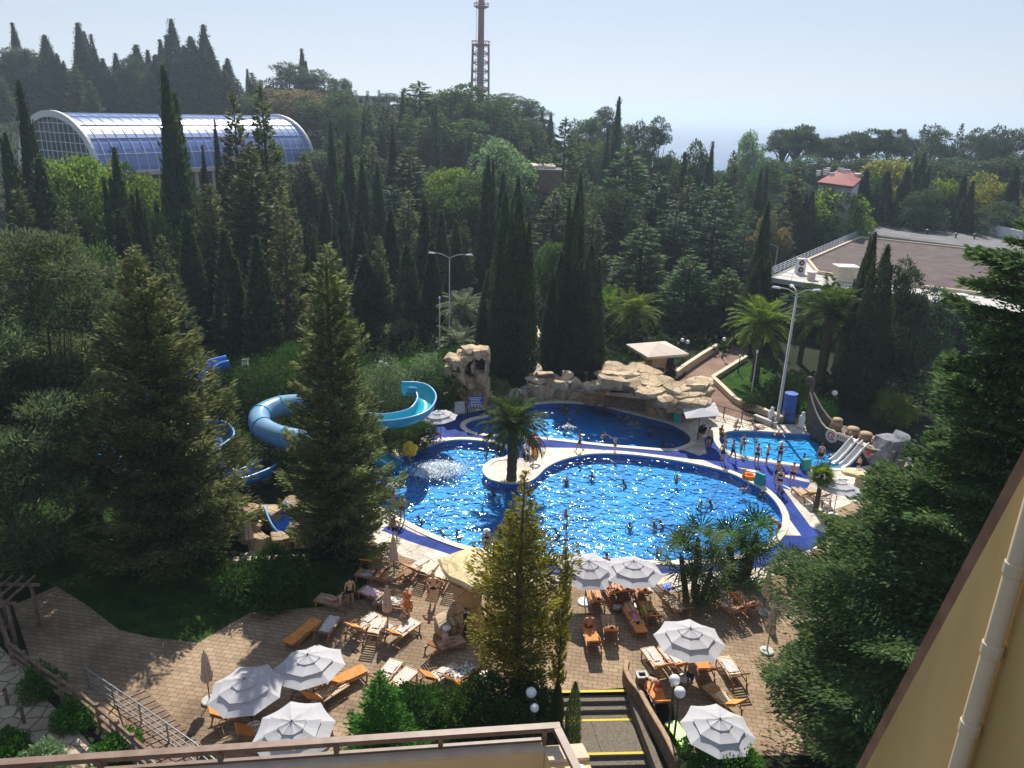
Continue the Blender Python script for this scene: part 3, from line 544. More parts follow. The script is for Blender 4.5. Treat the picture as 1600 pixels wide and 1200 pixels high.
solo('f4b','thuja_tree',lambda:conifer(68,9,1.0,90,200,.2,.08,droop=.0,tip=.5,prof=gp,bare=.1,flat=.06,spread=.3,lv=.8),2.0,9,'golden',886,806,25.9,28,'slender second spire rising at right of the golden thuja','thuja')
solo('f5','cedar_tree',lambda:conifer(66,22,7,200,3600,.24,.075,droop=.0,tip=.06,prof=lambda t:float(np.interp(t,[0,.25,.45,.6,.8,.9,1],[1,.95,.58,.4,.38,.26,.02])),bare=.03,flat=.013,spread=.3,th=.4,lv=.6,top=.3),14,22,'cedar',1660,290,24,640,'huge layered cedar filling the right side beside the yellow wall','cedar')
solo('f6','spruce_tree',lambda:conifer(67,7,2.2,230,300,.17,.05,droop=-.1,tip=.4,bare=.02,flat=.03,lv=.6,spread=.22),4.4,7,'hedge',592,1052,19.5,215,'small bright green spruce just beyond the balcony rail','spruce')
# fill of the wood: further trees between the named rows
rf_=random.Random(11)
def filler(n,xr,Yr,hr,kinds,where,grp,wr=(5,8)):
    L=[]
    k=0
    while k<n:
        px=rf_.uniform(*xr); Y=rf_.uniform(*Yr); h=rf_.uniform(*hr); kd=rf_.choice(kinds); p=A(px,400,Y); L.append((px,Y,h,kd,p)); k+=1
    L.sort(key=lambda q:q[0]); tot={}; cnt={}
    for q in L: tot[q[3][:2]]=tot.get(q[3][:2],0)+1
    for px,Y,h,kd,p in L:
        k2=kd[:2]; i=cnt.get(k2,0); cnt[k2]=i+1; w_=rf_.uniform(*wr)*(.5 if k2=='cy' else 1)
        place(kd,(p.x,p.y,H(p.x,p.y)-.2),w_,h,(KIND[k2]+', '+nth(i,tot[k2])+' '+where).replace('  ',' '),CATK.get(k2,'tree'),grp)
filler(26,(430,1180),(100,150),(10,15),['sp0','sp1','ce0','ce1','cy0','cy1','dk0','bc0'],'in the shade of the middle wood','lower trees of the middle wood')
filler(34,(505,860),(140,192),(12,17),['sp0','sp2','cy1','cy0','cy3','sp1','dk1','ce2'],'on the slope below the mast','trees on the slope below the mast')
filler(20,(0,520),(95,130),(6,9),['cy2','cy1','sp0','dk0','sp2','ce0'],'in the hollow below the glass roof','trees in the hollow below the glass roof')
filler(22,(1150,1700),(150,200),(9,12),['cy0','dk0','dk1','sp0','pi0'],'low in the wood behind red roof','lower trees behind the red roof')
filler(16,(0,440),(225,262),(10,17),['dk0','dk1','sp0','sp2'],'filling the left ridge','lower trees on the left ridge',(7,10))
filler(12,(820,1200),(150,210),(4,7),['br0','si0','dk0','sp0'],'on the seaward slope','trees on the seaward slope')
filler(5,(-160,30),(40,52),(9,12),['sp0','sp1','ce0'],'among those added to shade the left lawn','conifers added to shade the lawn at the left edge',(5,7))  # conifers added at the left edge to cast shade on the lawn
filler(10,(150,620),(66,84),(9,13),['sp0','cy1','cy2','sp2'],'just behind the slide garden','conifers just behind the slides',(4,6))
from mathutils import noise as mnoise
# ---------- materials for things ----------
M['white']=mat('white_paint',(.75,.74,.72),.45,.4,(.66,.65,.62),3); M['whitemetal']=mat('white_metal',(.72,.73,.75),.4,.4)
M['steelgrey']=mat('steel',(.33,.34,.35),.35,.5,metal=.7); M['darkmetal']=mat('dark_metal',(.05,.045,.04),.5,.4); M['brownmetal']=mat('brown_metal',(.15,.09,.06),.5,.4,(.22,.14,.1),6)
def rockmat(nm,c1,c2,ck,s_=.9):
    m=brickmat(nm,c1,c2,ck,s_,1,rough=.9,ms=.022,kind='v'); n=m.node_tree; b_=n.nodes['Principled BSDF']; tc=n.nodes['Texture Coordinate']
    t=n.nodes.new('ShaderNodeTexNoise'); t.inputs['Scale'].default_value=5; t.inputs['Detail'].default_value=8; t.inputs['Roughness'].default_value=.65; n.links.new(tc.outputs['Object'],t.inputs[0])
    bp=[q for q in n.nodes if q.type=='BUMP'][0]; b2=n.nodes.new('ShaderNodeBump'); b2.inputs['Strength'].default_value=.9; b2.inputs['Distance'].default_value=.06; n.links.new(t.outputs[0],b2.inputs['Height']); n.links.new(bp.outputs[0],b2.inputs['Normal']); n.links.new(b2.outputs[0],b_.inputs['Normal']); return m
M['rock']=rockmat('rock',(.38,.285,.18),(.58,.46,.31),(.2,.14,.08)); M['rockdark']=rockmat('rock_ochre',(.42,.28,.14),(.52,.37,.2),(.24,.15,.07)); M['rockgrey']=mat('rock_grey',(.13,.13,.14),.85,.2,(.24,.24,.26),2,.7,7,dist=.04)
M['dark']=mat('dark_inside',(.02,.017,.015),.8,.1); M['cream']=mat('cream_render',(.55,.45,.31),.8,.2,(.64,.54,.39),2,.2)  # dark: black parts, and shade painted into openings and walls
M['wood']=mat('teak',(.27,.13,.055),.5,.35,(.38,.2,.09),5,.1); M['woodsunlit']=mat('sunlit_slats',(.5,.36,.22),.4,.45,(.62,.47,.3),6); M['timber']=mat('old_timber',(.14,.09,.06),.85,.15,(.24,.17,.12),5,.5,15)
M['cushion']=mat('orange_cushion',(.62,.22,.05),.75,.2,(.72,.29,.08),4,rnd=.15); M['towelw']=mat('white_towel',(.6,.58,.55),.9,.1,(.5,.47,.44),7,.4); M['towelg']=mat('green_towel',(.35,.7,.05),.9,.1); M['towelb']=mat('blue_towel',(.03,.1,.6),.9,.1,(.3,.45,.8),6); M['towelp']=mat('pink_towel',(.62,.32,.38),.9,.1,(.75,.6,.6),6); M['towely']=mat('yellow_towel',(.9,.75,.02),.9,.1)
M['zebra']=mat('patterned_towel',(.04,.04,.035),.9,.1,(.7,.67,.6),9,detail=1)
M['flume']=mat('turquoise_plastic',(.02,.3,.42),.25,.5,(.04,.36,.46),1); M['fluein']=mat('turquoise_inner',(.03,.42,.5),.2,.5); M['bluefl']=mat('blue_plastic',(.02,.16,.6),.25,.5,(.03,.2,.66),1); M['bluerim']=mat('blue_rim',(.2,.42,.75),.3,.5); M['tube']=mat('tube_plastic',(.16,.3,.46),.3,.5,(.2,.36,.5),1)
M['yellowp']=mat('yellow_plastic',(.75,.5,.03),.3,.4); M['orangep']=mat('orange_plastic',(.85,.22,.02),.3,.4); M['tealp']=mat('teal_board',(.02,.3,.3),.5,.3); M['redp']=mat('red_plastic',(.5,.02,.03),.5,.3)
M['hull']=mat('hull_paint',(.06,.046,.038),.6,.3,(.12,.095,.075),3,.4,10); M['shield']=mat('shield_face',(.62,.5,.38),.6,.3,(.7,.58,.45),3); M['shieldred']=mat('shield_red',(.55,.06,.05),.6,.3); M['barrel']=mat('barrel_wood',(.3,.2,.12),.7,.2,(.42,.3,.19),7,.3)
M['yellowwall']=mat('yellow_render',(.45,.31,.125),.85,.15,(.64,.45,.19),1.1,.6,60,dist=.006,detail=9)
for nd in M['yellowwall'].node_tree.nodes:
    if nd.type=='TEX_NOISE' and nd.inputs['Scale'].default_value<5:
        mp=M['yellowwall'].node_tree.nodes.new('ShaderNodeMapping'); mp.inputs['Scale'].default_value=(1,1.6,.25); tc_=[q for q in M['yellowwall'].node_tree.nodes if q.type=='TEX_COORD'][0]; M['yellowwall'].node_tree.links.new(tc_.outputs['Object'],mp.inputs[0]); M['yellowwall'].node_tree.links.new(mp.outputs[0],nd.inputs['Vector']); M['pipe']=mat('drainpipe_paint',(.6,.48,.32),.4,.4,(.66,.54,.38),2); M['parapet']=mat('parapet_render',(.66,.46,.22),.85,.15,(.7,.5,.26),1.2,.2,30,dist=.004); M['coper']=mat('parapet_coping',(.62,.5,.35),.8,.2,(.52,.41,.29),4,.3)
M['lilac']=mat('roof_felt',(.1,.078,.072),.9,.1,(.14,.11,.1),.6,.2); M['greyroof']=mat('grey_roof',(.15,.145,.145),.9,.1,(.2,.19,.19),.3,.2); M['redroof']=mat('red_roof',(.2,.06,.055),.8,.2,(.26,.085,.075),.6,.3,3); M['housewall']=mat('house_wall',(.5,.52,.56),.8,.2,(.58,.6,.63),.5)
M['glassdk']=mat('dark_glass',(.03,.045,.05),.08,.6); M['panel']=mat('blue_roof_panel',(.13,.2,.46),.3,.6,(.17,.25,.52),.15); M['endglass']=mat('end_glass',(.03,.055,.05),.12,.6,(.1,.14,.13),.2); M['mastred']=mat('mast_red',(.27,.035,.045),.6,.3); M['mastgrey']=mat('mast_grey',(.16,.15,.19),.6,.3)
M['fabric']=leafmat('canopy_fabric',(.5,.49,.5),(.54,.53,.54),.2,0); M['fabbeige']=mat('folded_fabric',(.48,.38,.3),.9,.1,(.58,.47,.38),8,.5,12); M['concrete']=mat('concrete',(.42,.4,.37),.8,.2,(.52,.5,.46),6,.3); M['stepstone']=mat('step_stone',(.12,.1,.075),.9,.15,(.2,.17,.13),14,.5,40,dist=.01); M['yellowpaint']=mat('yellow_line_paint',(.65,.47,.05),.7,.2)
M['globe']=mat('globe_glass',(.8,.8,.78),.25,.5); M['sign']=mat('sign_board',(.03,.09,.3),.4,.3); M['booth']=mat('blue_booth',(.03,.08,.32),.5,.3,(.05,.14,.45),2); M['kioskroof']=mat('kiosk_roof',(.55,.45,.37),.8,.2,(.62,.52,.43),2,.2); M['foam']=mat('foam',(.8,.86,.9),.9,.1)
M['stripe']=mat('striped_canvas',(.68,.62,.56),.8,.2,(.5,.44,.4),3)
# ---------- arched glass hall ----------
def hall(label,R0,R1,span,rise,wall,nu=10,nl=26,endg=True):
    d=(R1-R0); d.z=0; Ld=d.length; d.normalize(); pr=Vector((-d.y,d.x,0)); zb=R0.z
    t=thing('glass_hall',label,'glass hall',(R0.x,R0.y,zb-wall))
    f=lambda s,a: d*(s*Ld)+pr*(span/2*(1-math.cos(a)))+Vector((0,0,wall+rise*math.sin(a)))
    b=MB(); N=nu*3
    b.v=[tuple(f(i/nl,pi*j/N)) for i in range(nl+1) for j in range(N+1)]; b.f=[(i*(N+1)+j,i*(N+1)+j+1,(i+1)*(N+1)+j+1,(i+1)*(N+1)+j) for i in range(nl) for j in range(N)]; b.m=[0]*len(b.f)
    rf=b.build('roof',M['panel'],t,smooth=False)
    b=MB()
    for i in range(nl+1): b.tube([f(i/nl,pi*j/N)+Vector((0,0,.06)) for j in range(N+1)],.055,4,cap=False)
    for j in range(0,nu+1): b.beam(f(0,pi*j/nu)+Vector((0,0,.1)),f(1,pi*j/nu)+Vector((0,0,.1)),.16,.12)
    b.build('glazing_bars',M['whitemetal'],rf)
    for s in (0,1):
        b=MB(); pts_=[f(s,pi*j/N) for j in range(N+1)]
        for j in range(N): b.beam(pts_[j],pts_[j+1]+(pts_[j+1]-pts_[j])*.05,.5,1.1)
        b.build('arch_rim',M['white'],t)
        b=MB(); q=[tuple(p+d*(.3-s*.6)) for p in pts_]; b.add(q,[tuple(range(len(q)))]); e=b.build('end_glazing',M['endglass'],t)
        b=MB(); o=d*(.2-s*.4)
        for k in range(1,16):
            a=math.acos(1-2*k/16); x=f(s,a); b.beam(Vector((x.x,x.y,wall))+o,x+o,.1,.1)
        for k in range(1,6):
            a=math.asin(k/6); b.beam(f(s,a)+o,f(s,pi-a)+o,.1,.1)
        b.build('glazing_bars',M['whitemetal'],e)
    b=MB(); b.prism([tuple(p.xy) for p in (f(0,0)+pr*.8,f(1,0)+pr*.8,f(1,pi)-pr*.8,f(0,pi)-pr*.8)],-3,wall-.5); b.build('wall',M['glassdk'],t)
    b=MB(); b.beam(f(-.01,0)+Vector((0,0,-.3)),f(1.01,0)+Vector((0,0,-.3)),1.4,.7); b.build('eave',M['cream'],t)
    b=MB()
    for k in range(nl//2+1):
        p=f(k*2/nl,0); b.beam(Vector((p.x,p.y,-3)),p+Vector((0,0,-.6)),.5,.5)
    b.build('columns',M['cream'],t)
    return t
R0=A(154,271,135); R1=A(489,253,181); R1.z=R0.z
hall('long barrel-vaulted glass hall with blue panelled roof behind the cypresses',R0,R1,22,9.4,6)
R0=A(-95,262,150); R1=A(40,262,190); R1.z=R0.z=A(14,240,160).z
hall('second white-rimmed arched hall cut off at the left edge of the picture',R0-Vector((16,0,0)),R1-Vector((16,0,0)),16,8,5,nl=12)
# ---------- mast ----------
p=A(750,160,330); zb=H(p.x,p.y); t=thing('chimney_mast','tall red lattice chimney mast rising over the trees by the sea','mast',(p.x,p.y,zb))
hgt=A(750,-40,330).z-zb; zpl=A(750,70,330).z-zb
b=MB(); b.tube([(0,0,0),(0,0,zpl)],[1.45,1.35],14); b.build('flue_lower',M['mastgrey'],t,smooth=True); b=MB(); b.tube([(0,0,zpl),(0,0,hgt)],[1.25,1.15],14); b.build('flue_upper',M['mastred'],t,smooth=True)
for sx,sy in ((-1,-1),(1,-1),(1,1),(-1,1)): b=MB(); b.beam((sx*3.6,sy*3.6,0),(sx*3.1,sy*3.1,zpl),.38,.38); b.build('leg',M['mastred'],t)
b=MB(); nz=9
for k in range(nz):
    z0=zpl*k/nz; z1=zpl*(k+1)/nz; w0=3.6-.5*k/nz; w1=3.6-.5*(k+1)/nz; cs=[(-1,-1),(1,-1),(1,1),(-1,1)]
    for i in range(4):
        a_,c_=cs[i],cs[(i+1)%4]; b.beam((a_[0]*w0,a_[1]*w0,z0),(c_[0]*w1,c_[1]*w1,z1),.2,.2); b.beam((c_[0]*w0,c_[1]*w0,z0),(a_[0]*w1,a_[1]*w1,z1),.2,.2); b.beam((a_[0]*w1,a_[1]*w1,z1),(c_[0]*w1,c_[1]*w1,z1),.25,.25)
b.build('bracing',M['mastred'],t)
for z,wd in ((zpl,3.6),(zpl*.42,3.7),(A(750,11,330).z-zb,2.9)):
    b=MB(); b.lathe([(1.2,z-.7),(wd,z),(wd,z+.2),(1.2,z+.2)],12); b.tube([(wd*math.cos(q*pi/6),wd*math.sin(q*pi/6),z+1.3) for q in range(13)],.12,4); [b.bar((wd*math.cos(q*pi/6),wd*math.sin(q*pi/6),z),(wd*math.cos(q*pi/6),wd*math.sin(q*pi/6),z+1.3),.1,4) for q in range(12)]; b.build('platform',M['mastred'],t)
b=MB(); x=-1.9
for s in (0,.7): b.bar((x,s,0),(x,s,hgt),.08,4)
for k in range(int(hgt/1.0)): b.bar((x,0,k),(x,.7,k),.05,3)
b.build('ladder',M['mastgrey'],t)
# ---------- distant houses ----------
def house(label,corners,zt,zb_,roofm,wallm,hip=.0,over=.5,chim=(),win=True,name='house',para=0):
    c=sum((Vector((p[0],p[1],0)) for p in corners),Vector())/len(corners); t=thing(name,label,'house' if name=='house' else 'building',(c.x,c.y,zb_)); L=[(p[0]-c.x,p[1]-c.y) for p in corners]
    b=MB(); b.prism(L,-2,zt-zb_); wl=b.build('wall',wallm,t)
    k=1+over/8; b=MB(); z=zt-zb_+.003; n=len(L); b.add([(x*k,y*k,z) for x,y in L]+[(x*k,y*k,z+.35) for x,y in L]+[(x*.15,y*.15,z+.35+hip) for x,y in L],[tuple(range(n))[::-1]]+[(i,(i+1)%n,n+(i+1)%n,n+i) for i in range(n)]+[(n+i,n+(i+1)%n,2*n+(i+1)%n,2*n+i) for i in range(n)]+[tuple(range(2*n,3*n))]); rf=b.build('roof',roofm,t)
    for cx,cy,s,hh in chim: b=MB(); b.box((cx,cy,z+.35+hh/2),(s,s,hh)); b.box((cx,cy,z+.4+hh),(s*1.25,s*1.25,.15)); b.build('chimney',M['white'],rf)
    if win:
        for i in range(n):
            p,q=Vector(L[i]),Vector(L[(i+1)%n]); e=(q-p); ln=e.length; e.normalize(); nn=Vector((e.y,-e.x)); 
            if nn.dot(Vector((p+q)/2))<0: nn=-nn
            for kx in range(1,int(ln/3)):
                for z1 in np.arange(1.2,zt-zb_-1.6,3.0):
                    m=p+e*(kx*ln/int(ln/3))+nn*.02; b=MB(); b.beam(Vector((m.x-e.x*.55,m.y-e.y*.55,z1+.7)),Vector((m.x+e.x*.55,m.y+e.y*.55,z1+.7)),.06,1.4); b.build('window',M['glassdk'],wl)
    return t
def rectpx(a,b_,c_,z): 
    a=G(*a,z);b_=G(*b_,z);c_=G(*c_,z); return [a,b_,c_,a+c_-b_]
cr=rectpx((1279,287),(1332,294),(1352,274),13.5); house('white house with a red roof and chimneys among the coastal trees',cr,13.5,2,M['redroof'],M['housewall'],hip=.5,chim=[(-4,2,.6,.8),(-2,4,.6,.9),(1,3,.6,1.1),(3,6,.6,.9),(-3,-2,.6,.7),(2,-1,1,.6),(0,8,.6,1),(3,10,.6,.9)])
a=A(528,150,232); b_=A(583,152,238); house('tan old building with a flat roof on the hill crest left of the mast',[(a.x,232),(b_.x,236),(b_.x+3,250),(a.x+3,250)],a.z,a.z-9,M['concrete'],M['kioskroof'],chim=[(-3,0,.9,1.4),(1,-2,.8,1.3),(4,0,.7,1.6)],name='building')
a=A(824,262,128); house('small pink flat-roofed house glimpsed through the wood in the centre',[(a.x,128),(a.x+4.4,128),(a.x+4.4,134),(a.x,134)],a.z,a.z-3,M['kioskroof'],M['cream'],name='house')
a=A(842,268,126); house('low grey-roofed shed beside the small pink house',[(a.x,126),(a.x+3.6,126),(a.x+3.6,131),(a.x,131)],a.z,a.z-1.2,M['greyroof'],M['timber'],win=False)
# ---------- flat-roofed building on the right ----------
ZR=6.0
P=lambda x,y,z=ZR: tuple(G(x,y,z).xy)
t=thing('flat_roofed_building','large low building with brown and grey flat roofs on the right','building',(0,0,0))
out=[P(1202,433),P(1347,366),P(1580,397),P(1760,425),P(1720,512),P(1526,481),P(1337,454)]
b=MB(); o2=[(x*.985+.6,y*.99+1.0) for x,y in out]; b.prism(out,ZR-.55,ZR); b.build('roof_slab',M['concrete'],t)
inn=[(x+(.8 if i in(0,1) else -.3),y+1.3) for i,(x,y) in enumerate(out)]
b=MB(); b.prism([out[0],out[1],out[2],out[3],out[4],out[5],out[6]] and [(Vector(q)*.97+Vector((1.2,2.8))*1).to_tuple() for q in out],-.5,ZR-.55); wl=b.build('wall',M['dark'],t)  # wall coloured near black for the shadow under the roof slab
e0,e1=Vector(out[6]),Vector(out[5]); dd=(e1-e0).normalized()
for k in range(-3,9):
    m=e0+dd*(k*2.6)+Vector((0,.6)); b=MB(); b.beam((m.x,m.y,3.2),(m.x+dd.x*1.9,m.y+dd.y*1.9,3.2),.08,2.2); b.build('window',M['glassdk'],wl)
b=MB(); felt=[P(1262,409),P(1344,373),P(1562,397),P(1740,424),P(1705,495),P(1532,462),P(1340,438),P(1277,428)]; b.prism(felt,ZR+.004,ZR+.16); rf=b.build('brown_roof',M['lilac'],t)
b=MB(); n=len(felt)
for i in range(n): b.beam(Vector((*felt[i],ZR+.2)),Vector((*felt[(i+1)%n],ZR+.2)),.3,.36)
b.build('parapet',M['cream'],t)
Z2=6.4; gr=[P(1354,366,Z2),P(1345,347,Z2),P(1411,337,Z2),P(1485,343,Z2),P(1650,355,Z2),P(1650,405,Z2),P(1578,393,Z2)]
b=MB(); b.prism(gr,0,Z2); b.build('grey_roof_wing',M['greyroof'],t)
b=MB(); b.beam(Vector((*P(1411,337,Z2),Z2+.5)),Vector((*P(1487,342,Z2),Z2+.5)),.35,1.0); b.beam(Vector((*P(1487,342,Z2),Z2+.5)),Vector((*P(1540,352,Z2),Z2+.5)),.35,1.0); b.beam(Vector((*P(1487,352,Z2),Z2+.9)),Vector((*P(1640,390,Z2),Z2+.9)),.35,1.6); b.beam(Vector((*P(1345,348,Z2),Z2+.3)),Vector((*P(1411,338,Z2),Z2+.3)),.3,.5); b.build('white_parapet',M['white'],t)
b=MB()
def rail(b,pts_,h,sp,r=.03,nr=3):
    for i in range(len(pts_)-1):
        a,c=Vector(pts_[i]),Vector(pts_[i+1]); L_=(c-a).length; n=max(1,int(L_/sp))
        for k in range(1,nr+1): b.bar(a+Vector((0,0,h*k/nr)),c+Vector((0,0,h*k/nr)),r,4)
        for k in range(n+1): q=a.lerp(c,k/n); b.bar(q,q+Vector((0,0,h)),r,4)
rail(b,[(*P(1205,431),ZR),(*P(1347,367),ZR),(*P(1420,377),ZR)],1.0,1.6,.04,4); b.build('railing',M['whitemetal'],t)
b=MB(); rail(b,[(*P(1205,434),ZR),(*P(1337,452),ZR),(*P(1526,479),ZR)],.8,2.0,.02,2); rail(b,[(*P(1360,366,Z2),Z2),(*P(1570,392,Z2),Z2)],.9,2.5,.02,2); b.build('wire_railing',M['whitemetal'],t)
for x,y in ((1392,354),(1413,346),(1448,366),(1474,360),(1493,372),(1405,358),(1475,346),(1522,373)):
    b=MB(); q=P(x,y,Z2); b.lathe([(.12,Z2),(.12,Z2+.55),(.28,Z2+.6),(.28,Z2+.75),(.02,Z2+.85)],8,(q[0],q[1],0)); b.build('roof_vent',M['darkmetal'],t)
def gear(name,label,cat_,px,py,z,fn):
    q=G(px,py,z); g=thing(name,label,cat_,q); fn(g); return g
def acu(g):
    b=MB(); b.box((0,0,.95),(1.1,.5,1.8)); b.build('casing',M['white'],g)
    for z in (.55,1.35): b=MB(); b.tube([(0,-.26,z),(0,-.3,z)],.33,16); f=b.build('fan_guard',M['darkmetal'],g); b=MB(); b.tube([(0,-.31,z),(0,-.33,z)],.08,10); b.build('fan_hub',M['white'],f)
gear('air_conditioner','white two-fan air conditioner unit at left corner of brown roof','air conditioner',1249,428,ZR,acu)
def vbox(g):
    b=MB(); b.box((0,0,.85),(2.0,1.6,1.7),taper=1.08); b.build('body',M['cream'],g); b=MB(); b.box((0,0,1.78),(2.5,2.0,.14)); b.build('cover',M['white'],g)
gear('roof_ventilator','big boxy white ventilator with flat cover on brown roof','ventilator',1318,440,ZR,vbox)
def rv(g):
    b=MB(); b.lathe([(.45,0),(.45,.8)],14); b.build('body',M['cream'],g); b=MB(); b.lathe([(.6,.8),(.6,.95),(.1,1.05)],14); b.build('cap',M['white'],g)
gear('roof_vent','round white vent beside the air conditioner on the roof edge','ventilator',1267,437,ZR,rv); gear('roof_vent','round white vent at the right part of the roof edge','ventilator',1500,474,ZR,rv)
def plant_(g):
    b=MB(); b.box((0,0,1.1),(7,4,2.2)); b.build('casing',M['white'],g); b=MB(); b.box((-4.4,-.5,1.0),(1.5,3,2.0)); b.box((0,0,2.35),(5,3,.3)); b.build('duct',M['whitemetal'],g)
    for k in range(-2,3): b=MB(); b.box((k*1.2,-2.03,1.1),(.8,.05,1.4)); b.build('louvre',M['steelgrey'],g)
gear('rooftop_plant','white rooftop ventilation plant at the right edge of grey roof','ventilation plant',1585,362,Z2,plant_)
# ---------- hotel: lower balcony and yellow wall ----------
zr=15.5; c0=G(869,1136,zr); a0=G(-90,1200,zr); b0=G(908,1215,zr); b0=c0+(b0-c0)*2.6
t=thing('balcony','hotel balcony with brown rail and cream parapet below the viewpoint','balcony',(c0.x,c0.y,zr-2.0))
O=Vector((c0.x,c0.y,zr-2.0)); u=(c0-a0).normalized(); v_=(b0-c0).normalized()
b=MB(); b.beam(a0-O,c0-O+u*.052,.1,.07); b.beam(c0-O+v_*.052-u*.001+Vector((0,0,-.002)),b0-O,.1,.07); rl=b.build('top_rail',M['brownmetal'],t)
b=MB(); b.beam(a0-O+Vector((0,0,-.16))+v_*.03,c0-O+Vector((0,0,-.16))-u*.2+v_*.03,.05,.035)
for k in (.16,1.5,2.8,4.2,5.6): q=c0-O-u*k*1.0+v_*.03; b.beam(q,q+Vector((0,0,-.5)),.06,.06)
q=c0-O-u*.16; b.build('rail_posts',M['brownmetal'],rl)
def wallbox(b,p,q,th,z0,z1,side):
    p=Vector(p);q=Vector(q); s=Vector(side).normalized()*th; b.prism([tuple(p.xy),tuple(q.xy),tuple((q+s).xy),tuple((p+s).xy)],z0,z1)
zp=zr-.24-O.z
b=MB(); wallbox(b,a0-O+v_*.04,c0-O-u*.21+v_*.04,.14,-1.2,zp,v_); wl=b.build('parapet',M['parapet'],t)
b=MB(); wallbox(b,c0-O-u*.2+v_*.12,c0-O+u*.3+v_*.12,.2,-1.2,zp-.02,v_); wallbox(b,c0-O-u*.2+v_*.321,c0-O-u*.2+v_*5,.5,-1.2,zp-.022,u); b.build('end_block',M['parapet'],t)
b=MB(); wallbox(b,a0-O+v_*.01,c0-O-u*.205+v_*.01,.17,zp+.001,zp+.06,v_); b.build('coping',M['coper'],wl)
b=MB(); wallbox(b,c0-O-u*.205+v_*.1,c0-O+u*.32+v_*.1,.24,zp-.018,zp+.04,v_); b.build('coping',M['coper'],wl)
b=MB(); b.prism([tuple(q.xy) for q in (a0-O+v_*.18,c0-O+v_*.18-u*.2,c0-O+v_*6-u*.2,a0-O+v_*6)],-1.5,-1.25); b.build('floor',M['coper'],t)
b=MB(); wallbox(b,c0-O+u*.02+v_*.5,c0-O+u*.02+v_*5,.14,zp-.02,zp+.1,u); b.build('side_panel',M['white'],t)
# yellow fin wall
XW=3.0
def onx(px,py,X=XW):
    d=ray(px,py); k=X/d.x; return Vector((X,d.y*k,CH+d.z*k))
q1,q2=onx(1600,742),onx(1352,1200); dv=(q2-q1); top=q1-dv*1.2; bot=q2+dv*2.2
t=thing('hotel_wall','yellow rendered hotel wall with slanting brown edge at the right','wall',(XW,0,bot.z))
O=Vector((XW,0,bot.z)); pr=[top-O,bot-O,Vector((0,-3,0)),Vector((0,-3,top.z-bot.z))]
b=MB(); n=4; v=[tuple(q) for q in pr]+[(q.x+.35,q.y,q.z) for q in pr]; b.add(v,[(0,1,2,3),(7,6,5,4)]+[(i,n+i,n+(i+1)%n,(i+1)%n) for i in range(n)]); b.build('wall',M['yellowwall'],t)
b=MB(); dn=dv.normalized(); off_=Vector((.0,.035,.02)); b.beam(top-O+off_+Vector((.16,0,0)),bot-O+off_+Vector((.16,0,0)),.07,.40); b.build('edge_flashing',M['brownmetal'],t)
pa,pb=onx(1602,850,XW-.07),onx(1492,1200,XW-.07); yy=(pa.y+pb.y)/2
b=MB(); b.tube([(-.07,yy,-2),(-.07,yy,18)],.052,16); pp=b.build('drainpipe',M['pipe'],t,smooth=True)
for z in (onx(1590,885,XW-.07).z,onx(1553,1010,XW-.07).z,onx(1520,1135,XW-.07).z,onx(1490,1230,XW-.07).z-.6):
    b=MB(); b.lathe([(.057,z-O.z-.07),(.06,z-O.z-.06),(.06,z-O.z+.01),(.0535,z-O.z+.02)],16,(-.07,yy,0),cap=False); b.box((-.02,yy,z-O.z-.03),(.1,.02,.05)); b.build('pipe_collar',M['pipe'],pp,smooth=False)
# ---------- rocks ----------
def chunk(b,c,s,rz=0,tilt=0,rg=random,mi=0):
    Mx=Euler((rg.uniform(-tilt,tilt),rg.uniform(-tilt,tilt),rz)).to_matrix(); P_=[]
    for k in range(16):
        q=Vector((rg.uniform(-1,1),rg.uniform(-1,1),rg.choice((-1,1))*rg.uniform(.65,1)))
        m=max(abs(q.x),abs(q.y)); q.x/=max(m,.01)*rg.uniform(1,1.25); q.y/=max(m,.01)*rg.uniform(1,1.25); P_.append(Vector(c)+Mx@Vector((q.x*s[0]/2,q.y*s[1]/2,q.z*s[2]/2)))
    bm=bmesh.new(); [bm.verts.new(p) for p in P_]; r_=bmesh.ops.convex_hull(bm,input=bm.verts)
    bmesh.ops.delete(bm,geom=[g for g in r_['geom_interior'] if isinstance(g,bmesh.types.BMVert)],context='VERTS')
    bmesh.ops.subdivide_edges(bm,edges=bm.edges,cuts=2,use_grid_fill=True); bmesh.ops.triangulate(bm,faces=bm.faces); bmesh.ops.smooth_vert(bm,verts=bm.verts,factor=.35,use_axis_x=True,use_axis_y=True,use_axis_z=True)
    for v in bm.verts: v.co+=mnoise.noise_vector(v.co*1.7+Vector(c)*.37)*.09
    bm.verts.index_update(); b.add([v.co.copy() for v in bm.verts],[[v.index for v in f.verts] for f in bm.faces],mi); bm.free()
rg=random.Random(5)
